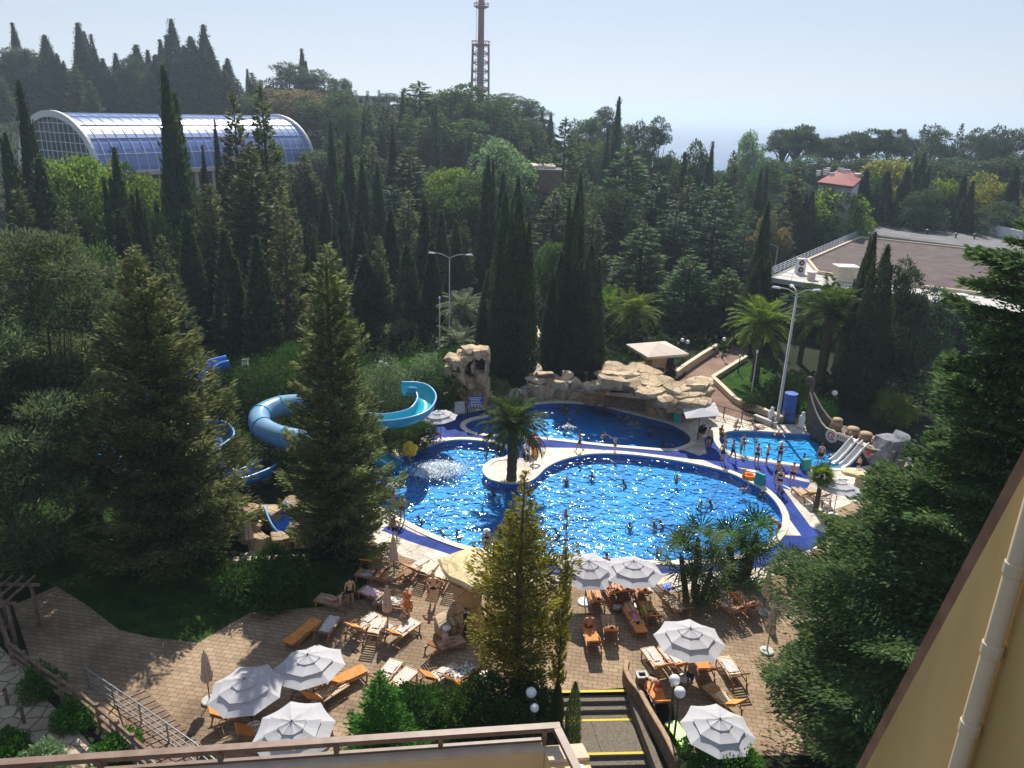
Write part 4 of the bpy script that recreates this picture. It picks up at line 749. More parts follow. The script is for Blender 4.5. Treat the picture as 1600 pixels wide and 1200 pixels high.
# rock arch with bar at upper pool
o=G(1010,655); t=thing('rock_arch','artificial sand-coloured rock canopy over the upper pool bar','rock canopy',o)
def rel(px,py,z=0): return G(px,py,z)-o
zt=2.7; b=MB()
line=[(962,598),(985,600),(1010,606),(1035,614),(1062,622),(1085,628)]
for row,(dy,zz) in enumerate(((0,0),(-9,.15),(-18,.1))):
    for i,(x,y) in enumerate(line):
        for k in range(2):
            q=rel(x+rg.uniform(-12,12)-row*4,y+dy+rg.uniform(-3,3),zt); chunk(b,(q.x,q.y,zt+zz+rg.uniform(-.2,.3)),(rg.uniform(2.0,3.6),rg.uniform(1.5,2.6),rg.uniform(.4,.85)),rg.uniform(0,3),.16,rg)
b.build('roof_slabs',M['rock'],t)
b=MB()
for x,y,zl in ((948,636,1.55),(962,638,1.65),(978,641,1.75),(993,645,1.7),(1010,649,1.4),(1026,653,1.0),(1042,657,.9),(1058,662,.9)):
    q=rel(x,y,zl); p0=rel(x,y+4,0); chunk(b,(p0.x,p0.y+1.0,(zl+2.6)/2),(2.3,1.3,2.9-zl),rg.uniform(-.3,.3),.08,rg)
b.build('fascia',M['rock'],t)
for i,(x,y,w_,d_) in enumerate(((944,632,1.0,1.2),(1022,652,1.4,1.4),(1042,657,1.9,1.6),(1062,662,2.0,1.8),(1078,660,1.8,2.4),(1086,650,1.8,2.6),(1092,638,1.6,2.4))):
    q=rel(x,y); b=MB(); chunk(b,(q.x,q.y+1.0,.95),(w_,d_,2.7),rg.uniform(-.3,.3),.06,rg); chunk(b,(q.x+.2,q.y+.9,1.9),(w_*1.15,d_*1.1,1.0),rg.uniform(0,1),.15,rg); b.build('pillar',M['rockdark' if i<2 else 'rock'],t)
b=MB(); q=rel(985,640); b.box((q.x,q.y+4.2,1.2),(6.5,.3,2.5)); b.build('back_wall',M['dark'],t)  # shade behind the bar opening is put into the black wall colour
b=MB(); q=rel(982,644); b.box((q.x+.3,q.y+.75,.45),(4.6,.5,.9),(0,0,-.22)); b.build('bar_counter',M['timber'],t)
o2=G(890,628); t=thing('rock_wall','lower rock wall with a bridge slab left of the rock canopy','rock wall',o2)
rel2=lambda px,py,z=0: G(px,py,z)-o2
b=MB()
for x,y,w_,hh in ((838,629,1.8,1.5),(852,627,2.0,2.0),(868,626,1.8,1.5),(884,627,2.0,1.2),(900,628,1.9,1.1)):
    q=rel2(x,y); chunk(b,(q.x,q.y+.9,hh/2-.1),(w_,1.7,hh+.3),rg.uniform(-.3,.3),.08,rg); chunk(b,(q.x-.1,q.y+1.1,hh+.1),(w_*1.1,1.5,.5),rg.uniform(0,3),.2,rg)
b.build('lower_blocks',M['rock'],t)
b=MB()
for x,y in ((878,602),(890,601),(902,602),(914,604),(926,604),(938,604),(948,602)):
    q=rel2(x,y,2.0); chunk(b,(q.x,q.y,2.0+rg.uniform(-.1,.15)),(1.5,1.3,.75),rg.uniform(0,3),.1,rg)
q=rel2(885,592,2.3); chunk(b,(q.x,q.y,2.5),(.9,.9,.9),.4,.2,rg); b.build('bridge_slabs',M['rock'],t)
b=MB(); q=rel2(925,634); b.lathe([(.75,0),(.8,.6),(.62,.62),(.6,.45)],14,(q.x,q.y+.7,0)); b.build('stone_basin',M['rockdark'],t)
b=MB(); q=rel2(925,625); chunk(b,(q.x+.6,q.y+2.6,.9),(3.2,.5,1.8),0,.03,rg); b.build('inner_wall',M['barrel'],t)
# rock tower
o3=G(733,640); t=thing('rock_tower','sand-coloured rock tower with window openings beside the turquoise slide','rock tower',o3)
b=MB(); Yt=o3.y
def TW(px,py,dy=0): return A(px,py,Yt+dy)-o3
for px,py,w_,hh,d_ in ((706,628,1.6,2.2,1.8),(722,626,1.7,2.6,1.8),(740,626,1.7,2.6,1.8),(755,622,1.3,2.6,1.8),(715,600,1.6,1.8,2.0),(733,600,1.9,1.8,2.0),(752,600,1.6,1.8,2.0)):
    q=TW(px,py,1); chunk(b,(q.x,q.y,q.z),(w_,d_,hh),rg.uniform(-.2,.2),.05,rg)
b.build('base',M['rockdark'],t)
b=MB()
for px,py,w_,hh,d_ in ((716,588,1.5,1.2,2.6),(735,590,1.7,1.3,2.8),(752,588,1.4,1.5,2.6),(712,566,.6,1.0,2.6),(725,572,.9,.9,2.6),(741,572,.3,1.0,2.4),(762,570,.35,1.3,2.6),(704,575,.7,1.3,2.2)):
    q=TW(px,py,.8); chunk(b,(q.x,q.y,q.z),(w_,d_,hh),rg.uniform(-.12,.12),.05,rg)
b.build('cabin',M['rock'],t)
b=MB()
for px,py,w_,hh,d_ in ((712,560,1.7,.55,2.4),(725,556,1.8,.6,2.6),(738,554,1.5,.55,2.6),(752,549,1.6,.75,2.6),(735,546,1.5,.5,2),(708,567,1.2,.5,1.8)):
    q=TW(px,py,.9); chunk(b,(q.x,q.y,q.z),(w_,d_,hh),rg.uniform(0,1),.14,rg)
b.build('roof_slabs',M['rock'],t)
b=MB(); q=TW(738,572,1.4); b.box(q,(3.0,1.6,1.2)); b.build('dark_inside',M['dark'],t)  # black box painted as the shade inside the window openings
# fake rock parasol
o4=G(722,988); tp=A(733,888,o4.y+.6); t=thing('rock_parasol','mushroom-shaped artificial rock canopy beside the main pool edge','rock canopy',o4)
zt=tp.z; pl=[(684,873),(712,862),(741,854),(768,862),(780,880),(775,897),(752,918),(738,921),(722,912),(700,903),(690,890)]
b=MB(); pl=[G(x,y,zt)-o4 for x,y in pl]; ce_=sum(pl,Vector())/len(pl); n=len(pl)
v=[];
for sc__,dz in ((0,.12),(.55,.14),(.93,.06),(1,-.06),(.92,-.22),(.5,-.35),(0,-.4)):
    for q in pl: r_=ce_+(q-ce_)*sc__; v.append((r_.x,r_.y,zt+dz+rg.uniform(-.025,.025)))
b.add(v,[(k*n+i,(k+1)*n+i,(k+1)*n+(i+1)%n,k*n+(i+1)%n) for k in range(6) for i in range(n)]); 
M['canrock']=brickmat('canopy_rock',(.58,.47,.26),(.64,.52,.3),(.42,.32,.18),.9,1,ms=.02,kind='v'); b.build('canopy',M['canrock'],t)
b=MB(); b.lathe([(.95,-.05),(.8,.5),(.62,1.3),(.66,2.0),(.95,zt-.3)],14,(.25,.3,0)); b.build('stem',M['rockdark'],t)
b=MB(); chunk(b,(-.6,-.1,.45),(1.3,1.2,.9),.3,.1,rg); chunk(b,(-.45,.3,1.0),(.9,.9,.9),.3,.1,rg); chunk(b,(.9,.4,.3),(1,1,.6),.3,.1,rg); b.build('side_rocks',M['rock'],t)
def rockgroup(label,px,py,items,name='rock_group',cat_='rocks',m='rock'):
    o=G(px,py); t=thing(name,label,cat_,o); b=MB()
    for dx,dy,z,a_,b1,c_ in items: chunk(b,(dx,dy,z),(a_,b1,c_),rg.uniform(0,3),.15,rg)
    b.build('rock_body',M[m],t); return t
rockgroup('rock surround of the blue chute under the shaggy conifer',430,848,[(-1.4,.5,.4,1.8,1.6,1.3),(-.6,-.4,.3,1.4,1.2,1.0),(.5,-.4,.35,1.3,1.1,.9),(1.6,.3,.5,1.8,1.6,1.4),(-.9,1.9,.6,2.2,1.3,1.6),(.6,2.0,.7,2.0,1.2,1.7),(1.9,1.3,.8,1.4,1.3,1.7),(-1.9,1.4,.7,1.4,1.4,1.5),(-1.6,.9,1.3,1.3,1.2,.6),(1.8,.9,1.5,1.3,1.1,.5)])
rockgroup('small pale boulders on the pool deck under the right cedar',1296,818,[(0,0,.25,.9,.7,.6),(.5,-.25,.2,.7,.6,.5),(-.1,-.5,.2,.8,.7,.5)])
rockgroup('flat yellow rock canopy beside the children pool',1340,764,[(0,0,1.0,2.5,1.6,.3),(0,0,.5,.8,.8,1.0)],'rock_parasol','rock canopy','canrock')
# ---------- slides ----------
def flume(name,label,path,r,mats,open_=True,parent=None,supports=0,n=5,th=.06,ang=100):
    P_=cat([p for p in path],n,False); o=Vector((P_[0].x,P_[0].y,0)); t=thing(name,label,'water slide',o) if parent is None else parent
    if parent is not None: o=parent.location
    def ring(rr,i,a0,a1,m):
        T=(P_[min(i+1,len(P_)-1)]-P_[max(i-1,0)]).normalized(); X=T.cross(Vector((0,0,1))).normalized(); Z=X.cross(T)
        return [P_[i]-o+X*math.sin(a0+(a1-a0)*k/m)*rr-Z*math.cos(a0+(a1-a0)*k/m)*rr for k in range(m+1)]
    if open_:
        a=R(ang); m=12
        for nm,rr,mt in (('outer_shell',r+th,mats[0]),('inner_channel',r,mats[1])):
            b=MB(); 
            for i in range(len(P_)): b.v+= [tuple(q) for q in ring(rr,i,-a,a,m)]
            b.f=[(i*(m+1)+k,i*(m+1)+k+1,(i+1)*(m+1)+k+1,(i+1)*(m+1)+k) for i in range(len(P_)-1) for k in range(m)]; b.m=[0]*len(b.f); b.build(nm,mt,t,smooth=True)
        b=MB()
        for s in (0,-1): b.tube([ring(r+th/2,i,-a,a,m)[s] for i in range(len(P_))],.07,6)
        b.build('rim',mats[2],t,smooth=True)
    else:
        b=MB(); b.tube([p-o for p in P_],r,16); b.build('tube',mats[0],t,smooth=True); b=MB()
        for i in range(0,len(P_),5):
            a_=P_[i]-o; T=(P_[min(i+1,len(P_)-1)]-P_[max(i-1,0)]).normalized(); b=MB(); b.tube([a_-T*.05,a_+T*.05],r*1.07,16); b.build('joint_ring',mats[2],t)
    for k in range(0):
        p=P_[int((k+.5)*len(P_)/supports)]; b=MB(); b.tube([(p.x-o.x,p.y-o.y,H(p.x,p.y)-.2),(p.x-o.x,p.y-o.y,p.z-r)],.09,8); b.build('support',M['steelgrey'],t)
    return t
W=lambda x,y,z: G(x,y,z)
t=flume('water_slide','turquoise spiral water slide with a covered tube behind the shaggy conifer',[W(632,604,4.6),W(655,606,4.4),W(667,622,4.1),W(655,642,3.9),W(625,652,3.7),W(590,655,3.5),W(555,650,3.3)],.62,(M['flume'],M['fluein'],M['bluerim']),supports=3)
flume('','',[W(560,650,3.3),W(520,636,3.2),W(480,632,3.2),W(440,634,3.1),W(408,648,3.0),W(410,668,2.9),W(445,684,2.8),W(500,690,2.7)],.72,(M['tube'],0,M['flume']),open_=False,parent=t,supports=3)
flume('','',[W(520,700,1.8),W(560,702,1.3),W(590,712,.7),W(612,722,.3),W(622,728,.1)],.6,(M['flume'],M['fluein'],M['bluerim']),parent=t)
t=flume('water_slide','long blue open slide winding down behind the wide conifer at left',[W(356,562,5.0),W(330,570,4.8),W(300,590,4.5),W(262,606,4.2),W(225,616,4.0),W(190,640,3.7),W(172,680,3.3),W(172,722,2.9),W(205,742,2.7),W(260,715,2.6),W(305,668,2.6),W(338,666,2.4),W(350,682,2.2),W(330,700,2.0),W(325,722,1.9),W(360,745,1.7),W(400,735,1.5),W(425,722,1.4)],.62,(M['bluefl'],M['bluefl'],M['bluerim']),supports=7)
flume('','',[W(430,790,1.5),W(440,815,1.0),W(450,832,.5)],.6,(M['bluefl'],M['bluefl'],M['bluerim']),parent=t)
# yellow flower jet
o=G(640,718); t=thing('water_toy','yellow flower-shaped water toy at the end of the turquoise slide','water toy',(o.x,o.y,-.3)); b=MB()
for k in range(5): a=k*2*pi/5+.3; b.ell((math.cos(a)*.33,0,1.1+math.sin(a)*.33),(.3,.07,.3),10,6)
b.build('petals',M['yellowp'],t,smooth=True); b=MB(); b.ell((0,-.08,1.1),(.2,.08,.2)); b.build('centre',M['yellowp'],t,smooth=True); b=MB(); b.bar((0,.05,0),(0,.05,1.0),.05,8); b.build('stem',M['yellowp'],t)
# ---------- viking ship ----------
pb_=G(1268,688); ps=G(1392,742); ax_=(ps-pb_); Ls=ax_.length; ang=math.atan2(ax_.y,ax_.x)
t=thing('play_ship','dark viking ship playhouse with shields and curled prow by children pool','play ship',pb_,ang)
b=MB(); m=18; secs=[]
for i in range(m+1):
    s=i/m; x=-1.5+(Ls+1.3)*s; hw=.15+.95*math.sin(min(1,s*1.25)*pi/2)*(1 if s<.85 else 1-(s-.85)*2); zt_=1.25+2.0*max(0,(.28-s)/.28)**1.6+.4*max(0,(s-.8)/.2); zb_=-.5+1.0*max(0,(.12-s)/.12)**2
    secs.append([(x,1.1-hw,zt_),(x,1.1-hw*.93,(zt_+zb_)/2),(x,1.1-hw*.7,zb_),(x,1.1+hw*.7,zb_),(x,1.1+hw*.93,(zt_+zb_)/2),(x,1.1+hw,zt_),(x,1.1+hw-.08,zt_),(x,1.1,zt_-.35),(x,1.1-hw+.08,zt_)])
for q in secs: b.v+=q
n=9; b.f=[(i*n+k,i*n+(k+1)%n,(i+1)*n+(k+1)%n,(i+1)*n+k) for i in range(m) for k in range(n)]+[tuple(range(n)),tuple(m*n+k for k in range(n))[::-1]]; b.m=[0]*len(b.f); hl=b.build('hull',M['hull'],t)
b=MB(); b.tube([(q[0][0],q[0][1]-.03,q[0][2]) for q in secs],.06,6); b.tube([(q[5][0],q[5][1]+.03,q[5][2]) for q in secs],.06,6); b.build('gunwale',M['cream'],hl)
b=MB(); pth=[(-1.4,1.1,2.6),(-1.55,1.1,3.3),(-1.5,1.1,3.9)]+[(-1.85+.38*math.cos(a)*(1-.11*a),1.1,4.0+.42*math.sin(a)*(1-.11*a)) for a in np.linspace(0,7.5,20)]
b.tube(pth,[.2,.17,.14]+[.13-.003*k for k in range(20)],8); b.build('curled_prow',M['hull'],t,smooth=True)
def shield(x,z,kind):
    b=MB(); b.tube([(x,.14,z),(x,.03,z)],.5,24); s=b.build('shield',M['shield'],hl)
    b=MB()
    if kind==0:
        b.tube([(x+.27*math.cos(a),.02,z+.27*math.sin(a)) for a in np.linspace(.5,5.6,18)],.045,5); b.tube([(x+.27*math.cos(.5),.02,z+.27*math.sin(.5)),(x+.0,.02,z-.02),(x+.3,.02,z-.28)],.05,5)
    elif kind==1:
        for a in range(4): b.bar((x,.02,z),(x+.3*math.cos(a*pi/2+.8),.02,z+.3*math.sin(a*pi/2+.8)),.05,5)
        b.bar((x,.02,z-.34),(x,.02,z+.34),.06,5); b.ell((x,.02,z),(.13,.04,.13))
    else:
        b.tube([(x+.3*math.cos(a),.02,z+.3*math.sin(a)) for a in np.linspace(0,2*pi,19)],.03,5); b.ell((x,.02,z),(.12,.04,.12)); 
        for a in range(3): b.bar((x,.02,z),(x+.34*math.cos(a*2.1+.5),.02,z+.34*math.sin(a*2.1+.5)),.035,5)
    b.build('shield_emblem',M['shieldred'],s)
shield(Ls*.235,.95,0); shield(Ls*.71,.95,1); shield(Ls*.86,.95,2)
b=MB()
for k in range(7): b.box((Ls*.33+k*.17,.09,1.15),(.09,.05,.45))
b.box((Ls*.33+.5,.09,1.4),(1.25,.06,.08)); b.box((Ls*.33+.5,.09,.92),(1.25,.06,.08)); b.build('ladder_rail',M['shield'],hl)
for k,x in enumerate((.50,.625)):
    b=MB(); X=Ls*x; prof=[(.35,1.35),(-.1,1.1),(-.8,.55),(-1.5,.08),(-1.95,-.05)]
    for i in range(len(prof)-1):
        (y0,z0),(y1,z1)=prof[i],prof[i+1]
        b.add([(X-.24,y0,z0),(X+.24,y0,z0),(X+.24,y1,z1),(X-.24,y1,z1)],[(0,3,2,1)])
        for s in (-.26,.26): b.beam((X+s,y0,z0+.08),(X+s,y1,z1+.08),.05,.22)
    b.build('small_slide',M['white'],t)
# things on ship
def barrel(label,x,y,z,r,h,tilt=0):
    p=pb_+Vector((x*math.cos(ang)-y*math.sin(ang),x*math.sin(ang)+y*math.cos(ang),z)); q=thing('barrel',label,'barrel',p,group='barrels on the play ship'); b=MB(); b.lathe([(r*.82,0),(r,h*.5),(r*.82,h)],14); b.build('staves',M['barrel'],q,smooth=True)
    b=MB(); [b.lathe([(r*.84+k_,zz*h-.03),(r*.84+k_,zz*h+.03)],14,cap=False) for zz,k_ in ((.12,.06),(.5,.17*r+.01),(.88,.06))]; b.build('hoops',M['hull'],q)
barrel('upright barrel nearest the curled prow of the play ship',Ls*.17,1.1,1.0,.42,1.0)
for i,x in enumerate((.36,.52,.67,.80)): barrel('half-sunk barrel, '+nth(i,4)+' on deck of the play ship',Ls*x,1.3,.75,.5,.95)
o=pb_+Vector((math.cos(ang),math.sin(ang),0))*(Ls*.97)+Vector((.3,1.2,0)); tt=thing('grey_rock','dark grey rock block at the stern of the play ship','rock',o); b=MB(); chunk(b,(0,0,1.1),(2.2,2,2.4),.3,.1,rg); chunk(b,(.7,.2,1.8),(1.4,1.6,1.6),.8,.15,rg); b.build('rock_body',M['rockgrey'],tt)
# ---------- street furniture ----------
def thingpx(name,label,cat_,px,py,z=0,rz=0,group=None,sc_=1): q=G(px,py,z); return thing(name,label,cat_,(q.x,q.y,H(q.x,q.y) if z==0 else z),rz,group,sc_)
def vtop(px,py,base): # height of a vertical post standing at base whose top shows at row py
    return A(px,py,base.y).z-base.z
# kiosk
t=thingpx('kiosk','tan kiosk with a square pyramid roof beside the brown path','kiosk',1022,592); zk=2.7
b=MB(); s=2.1; r45=.35; c_,s_=math.cos(r45),math.sin(r45); rt=lambda x,y:(x*c_-y*s_,x*s_+y*c_)
cor=[rt(x*s,y*s) for x,y in ((-1,-1),(1,-1),(1,1),(-1,1))]; b.add([(x,y,zk) for x,y in cor]+[(x,y,zk+.22) for x,y in cor]+[(0,0,zk+.85)],[(3,2,1,0),(0,1,5,4),(1,2,6,5),(2,3,7,6),(3,0,4,7),(4,5,8),(5,6,8),(6,7,8),(7,4,8)]); b.build('roof',M['kioskroof'],t)
b=MB(); b.box((0,.2,zk/2),(1.3,1.3,zk),(0,0,r45),taper=1.25); b.build('core',M['rockdark'],t); b=MB(); b.lathe([(1.5,.0),(1.5,1.0),(1.65,1.02),(1.65,1.1)],18,(-.5,.1,0)); b.build('counter',M['rockdark'],t); b=MB(); b.box((1.2,.2,1.1),(.8,.7,1.9),(0,0,r45)); b.build('cabinet',M['dark'],t)
# low walls
def lowwall(label,pts_,h,w_=.3,m='cream',name='low_wall'):
    P_=[G(x,y) for x,y in pts_]; o=P_[0]; t=thing(name,label,'wall',(o.x,o.y,0)); b=MB()
    for i in range(len(P_)-1):
        a,c=P_[i],P_[i+1]; d=(c-a).normalized()*.03*(i%2); b.beam(a-o+Vector((0,0,h/2-.1+(i%2)*.004)),c-o+Vector((0,0,h/2-.1+(i%2)*.004))+d,w_+(i%2)*.006,h+.2)
    b.build('wall_body',M[m],t); b=MB()
    for i in range(len(P_)-1): b.beam(P_[i]-o+Vector((0,0,h+.04+(i%2)*.004)),P_[i+1]-o+Vector((0,0,h+.04+(i%2)*.004)),w_+.1+(i%2)*.006,.07)
    b.build('wall_cap',M[m],t); return t
lowwall('cream kerb wall right of the brown path round the lawn',[(1165,563),(1113,596),(1130,612),(1146,628),(1165,640),(1178,642),(1212,655),(1222,660)],.45)
lowwall('long low wall left of the brown path running up from kiosk',[(1055,592),(1068,582),(1096,563),(1120,548)],.7)
lowwall('low wall beside the grey side path between the cypresses',[(846,545),(836,520),(828,505)],.8)
lowwall('dark edge wall of the flower bed behind the children pool',[(1178,655),(1212,668)],.35,.25,'concrete')
lowwall('low cream wall edging the terrace below the rock surround',[(365,884),(420,882),(480,880)],.35)
# fence near kid pool
def fence(label,pts_,h,sp,m='darkmetal',r=.018,posts=1.5,name='railing',cat_='railing',mid=0,solidz=0):
    P_=[G(x,y,solidz) for x,y in pts_]; o=P_[0]; t=thing(name,label,cat_,(o.x,o.y,solidz)); br=MB(); 
    for i in range(len(P_)-1):
        a,c=P_[i]-o,P_[i+1]-o; L_=(c-a).length; Z=Vector((0,0,1))
        br.bar(a+Z*h,c+Z*h,r*1.6,6); br.bar(a+Z*.1,c+Z*.1,r*1.3,6)
        for k in range(mid): br.bar(a+Z*h*(k+1)/(mid+1),c+Z*h*(k+1)/(mid+1),r,5)
        if sp:
            n=int(L_/sp)
            for k in range(n): q=a.lerp(c,(k+.5)/n); br.bar(q+Z*.1,q+Z*h,r*.7,4)
        n=max(1,int(L_/posts))
        for k in range(n+(1 if i==len(P_)-2 else 0)): q=a.lerp(c,k/n); b=MB(); b.bar(q-Z*.05,q+Z*(h+.04),r*2,6); b.build('post',M[m],t)
    br.build('rails',M[m],t); return t
fence('metal bar fence between the deck and the brown path',[(1102,648),(1130,654),(1158,662),(1178,668)],1.0,.14)
fence('dark fence along the garden behind the play ship',[(1205,668),(1225,662),(1262,668)],.9,.3)
# ramp bottom left
rp=[(208,1085),(262,1130),(320,1175),(345,1202),(260,1230),(180,1165),(150,1110)]
t=thingpx('ramp','brown slatted ramp between metal rails at bottom left','ramp',245,1150)
o=t.location; b=MB(); b.prism([tuple((G(x,y)-o).xy) for x,y in ((180,1092),(225,1078),(330,1180),(345,1240),(250,1240),(205,1170))],.02,.09); b.build('deck',M['timber'],t)
b=MB(); 
for k in range(16):
    f_=k/15; a=G(185+ (252-185)*f_,1100+(1235-1100)*f_)-o; c=G(228+(345-228)*f_,1082+(1195-1082)*f_)-o; b.beam((a.x,a.y,.1),(c.x,c.y,.1),.05,.05)
b.build('slats',M['brownmetal'],t)
fence('upper metal handrail of the ramp at bottom left',[(140,1075),(222,1132),(310,1195),(345,1225)],1.0,0,'steelgrey',.02,1.6,mid=2)
fence('lower metal handrail of the ramp at bottom left',[(178,1160),(235,1215),(270,1250)],1.0,0,'steelgrey',.02,1.4,mid=2)
# timber fence
P_=[G(x,y) for x,y in ((4,985),(22,1040),(70,1078),(130,1118),(190,1170),(240,1215))]; o=P_[0]; t=thing('timber_fence','rustic brown timber fence above the flagstone path','fence',o)
for i in range(len(P_)-1):
    a,c=P_[i]-o,P_[i+1]-o; Z=Vector((0,0,1)); b=MB(); [b.beam(a+Z*z+Vector((0,0,.0)),c+Z*z,.09,.12) for z in (.35,.75,1.15)]; b.build('rail',M['timber'],t)
    for f_ in (0,.5): q=a.lerp(c,f_); b=MB(); b.beam(q-Z*.1,q+Z*1.35,.13,.13); b.build('post',M['timber'],t)
t=thingpx('pergola','weathered timber pergola frame at the far left edge','pergola',12,1005)
for x,y in ((-.8,-.5),(.6,-.3),(-.6,1.0),(.8,1.1)): b=MB(); b.beam((x,y,0),(x,y,2.3),.12,.12); b.build('post',M['timber'],t)
b=MB(); b.beam((-1.2,-.4,2.35),(1.0,-.3,2.35),.1,.12); b.beam((-1.1,1.05,2.35),(1.2,1.1,2.35),.1,.12); [b.beam((x,-1,2.47),(x+.1,1.6,2.47),.07,.1) for x in (-.9,-.4,.1,.6)]; b.build('beams',M['timber'],t)
# bollards by path
for i,(x,y) in enumerate(((12,1100),(38,1130),(88,1180))):
    t=thingpx('bollard','dark timber bollard, '+nth(i,3)+' beside the flagstone path','bollard',x,y,group='bollards by the flagstone path'); b=MB(); b.bar((0,0,0),(0,0,.7),.07,8); b.build('bollard_post',M['timber'],t); b=MB(); b.bar((0,0,.7),(0,0,.76),.085,8,.06); b.build('cap',M['darkmetal'],t)
# stairs
zs=0; o=G(930,1082); t=thing('stone_stairs','wide dark stone stairs with yellow edge stripes rising from the terrace','stairs',o)
pl_=[Vector((x,y,0))-o for x,y in pit]; d0=(pl_[1]-pl_[0]).normalized(); nn=Vector((d0.y,-d0.x,0)); wd0=(pl_[1]-pl_[0]).length
def strip(b,s0,s1,z,th=.2,e=.0,zt=0): # a tread across the stairs from distance s0 to s1
    a_=pl_[0]+nn*s0+d0*.02; c_=pl_[0]+nn*s1+d0*.02; k0=wd0-.04+.07*s0; k1=wd0-.04+.07*s1; b.prism([tuple(a_.xy),tuple((a_+d0*k0).xy),tuple((c_+d0*k1).xy),tuple(c_.xy)],z-th,z)
b=MB(); z=0; s_=0.0; st=[]
for kind,val in (('s',3),('l',1.9),('s',9)):
    if kind=='s':
        for k in range(val): z-=.15; strip(b,s_,s_+.34,z,.8); st.append((s_,z)); s_+=.34
    else: strip(b,s_,s_+val,z-.0,.8); lz=z; ls=s_; s_+=val
b.build('steps',M['stepstone'],t)
for q0,q1,z in ((-.14,-.01,.006),(ls+.02,ls+.13,lz+.012),(ls+1.9-.13,ls+1.9-.02,lz+.012)): b=MB(); strip(b,q0,q1,z,.02 if z>0 else .011); b.build('edge_stripe',M['yellowpaint'],t)
b=MB(); m0=pl_[0]+nn*(ls+.15)+d0*wd0*.45; m1=pl_[0]+nn*(ls+1.75)+d0*wd0*.5; b.beam(m0+Vector((0,0,lz+.002)),m1+Vector((0,0,lz+.002)),.015,.01); b.build('joint_line',M['dark'],t)
for e in (0,1):
    b=MB(); p0=pl_[e]; p1=pl_[4] if e==0 else pl_[0]+nn*6+d0*(wd0+.42); sd=-d0 if e==0 else d0; b.prism([tuple(p0.xy),tuple(p1.xy),tuple((p1+sd*.25).xy),tuple((p0+sd*.25).xy)],-3,.06); b.build('side_wall',M['stepstone'],t)
# wavy side wall
w_=[(979,1048),(976,1062),(984,1082),(998,1100),(1012,1128),(1024,1150),(1040,1180),(1056,1215)]
o=G(*w_[0]); t=thing('stair_wall','wavy brown stone wall along the right side of stairs','wall',o); b=MB(); P_=cat([G(x,y) for x,y in w_],4,False)
for i in range(len(P_)-1): 
    a,c=P_[i]-o,P_[i+1]-o; h=.5+.01*i; b.beam(a+Vector((0,0,h/2)),c*1.0+Vector((0,0,h/2))+(c-a)*.15,.22+.004*(i%2),h+.004*(i%3))
b.build('wall_body',M['timber'],t); b=MB(); b.tube([P_[i]-o+Vector((0,0,.53+.01*i)) for i in range(len(P_))],.12,8,flat=.5); b.build('wall_cap',M['barrel'],t,smooth=True)
# bin
t=thingpx('litter_bin','square dark litter bin at the top of the stairs','bin',1000,1085,rz=.1); b=MB(); 
for x,y,w1,d1 in ((0,-.17,.4,.04),(0,.17,.4,.04),(-.18,0,.04,.3),(.18,0,.04,.3)): b.box((x,y,.5),(w1,d1,1.0))
b.build('body',M['timber'],t); b=MB(); [b.box((x,y,1.02),(w1,d1,.05)) for x,y,w1,d1 in ((0,-.17,.46,.1),(0,.17,.46,.1),(-.19,0,.1,.24),(.19,0,.1,.24))]; b.build('rim',M['concrete'],t); b=MB(); b.box((0,0,.45),(.3,.28,.86)); b.build('liner',M['dark'],t)
# lamps
def globe_lamp(px,py,label,h=None,tp=None,gr_='globe lamps',globes=1,r=.2,pole='darkmetal'):
    t=thingpx('globe_lamp',label,'lamp',px,py,group=gr_); hh=h or vtop(px,tp,t.location)
    b=MB(); b.tube([(0,0,-.1),(0,0,.25),(0,0,.3),(0,0,hh-r)],[.09,.09,.045,.04],10); b.build('pole',M[pole],t)
    for k in range(globes):
        off_=(0,0,hh) if globes==1 else ((-.25,.1,hh),(.25,-.1,hh-.1))[k]
        b=MB(); b.ell(off_,(r,r,r),18,12); b.build('globe',M['globe'],t,smooth=True); b=MB(); b.lathe([(.06,off_[2]-r-.06),(.1,off_[2]-r*.9)],10,(off_[0],off_[1],0)); b.build('collar',M[pole],t)
        if globes>1: b=MB(); b.bar((0,0,hh-r-.15),(off_[0],off_[1],off_[2]-r),.03,6); b.build('arm',M[pole],t)
globe_lamp(1042,1162,'two-globe lamp, upper of the pair beside the stairs',tp=1062,r=.21); globe_lamp(1050,1178,'white globe lamp, lower of the pair beside the stairs',tp=1081,r=.21)
globe_lamp(1298,650,'single white globe lamp behind the play ship',tp=614,r=.24)
globe_lamp(826,1170,'white globe lamp hidden under the golden thuja',tp=1082,r=.2); globe_lamp(831,1195,'lower white globe lamp in shade under golden thuja',tp=1106,r=.16)
globe_lamp(1067,565,'small twin globe lamp in the garden behind the kiosk',tp=532,globes=2,r=.2); globe_lamp(1128,560,'globe lamp under the left palm of the right palm group',tp=530,r=.2); globe_lamp(600,600,'globe lamp in the garden beside the spiral slide bush',tp=568,globes=2,r=.22,pole='concrete'); globe_lamp(1153,583,'dark garden lamp at the corner of the kerb wall',tp=556,r=.12)
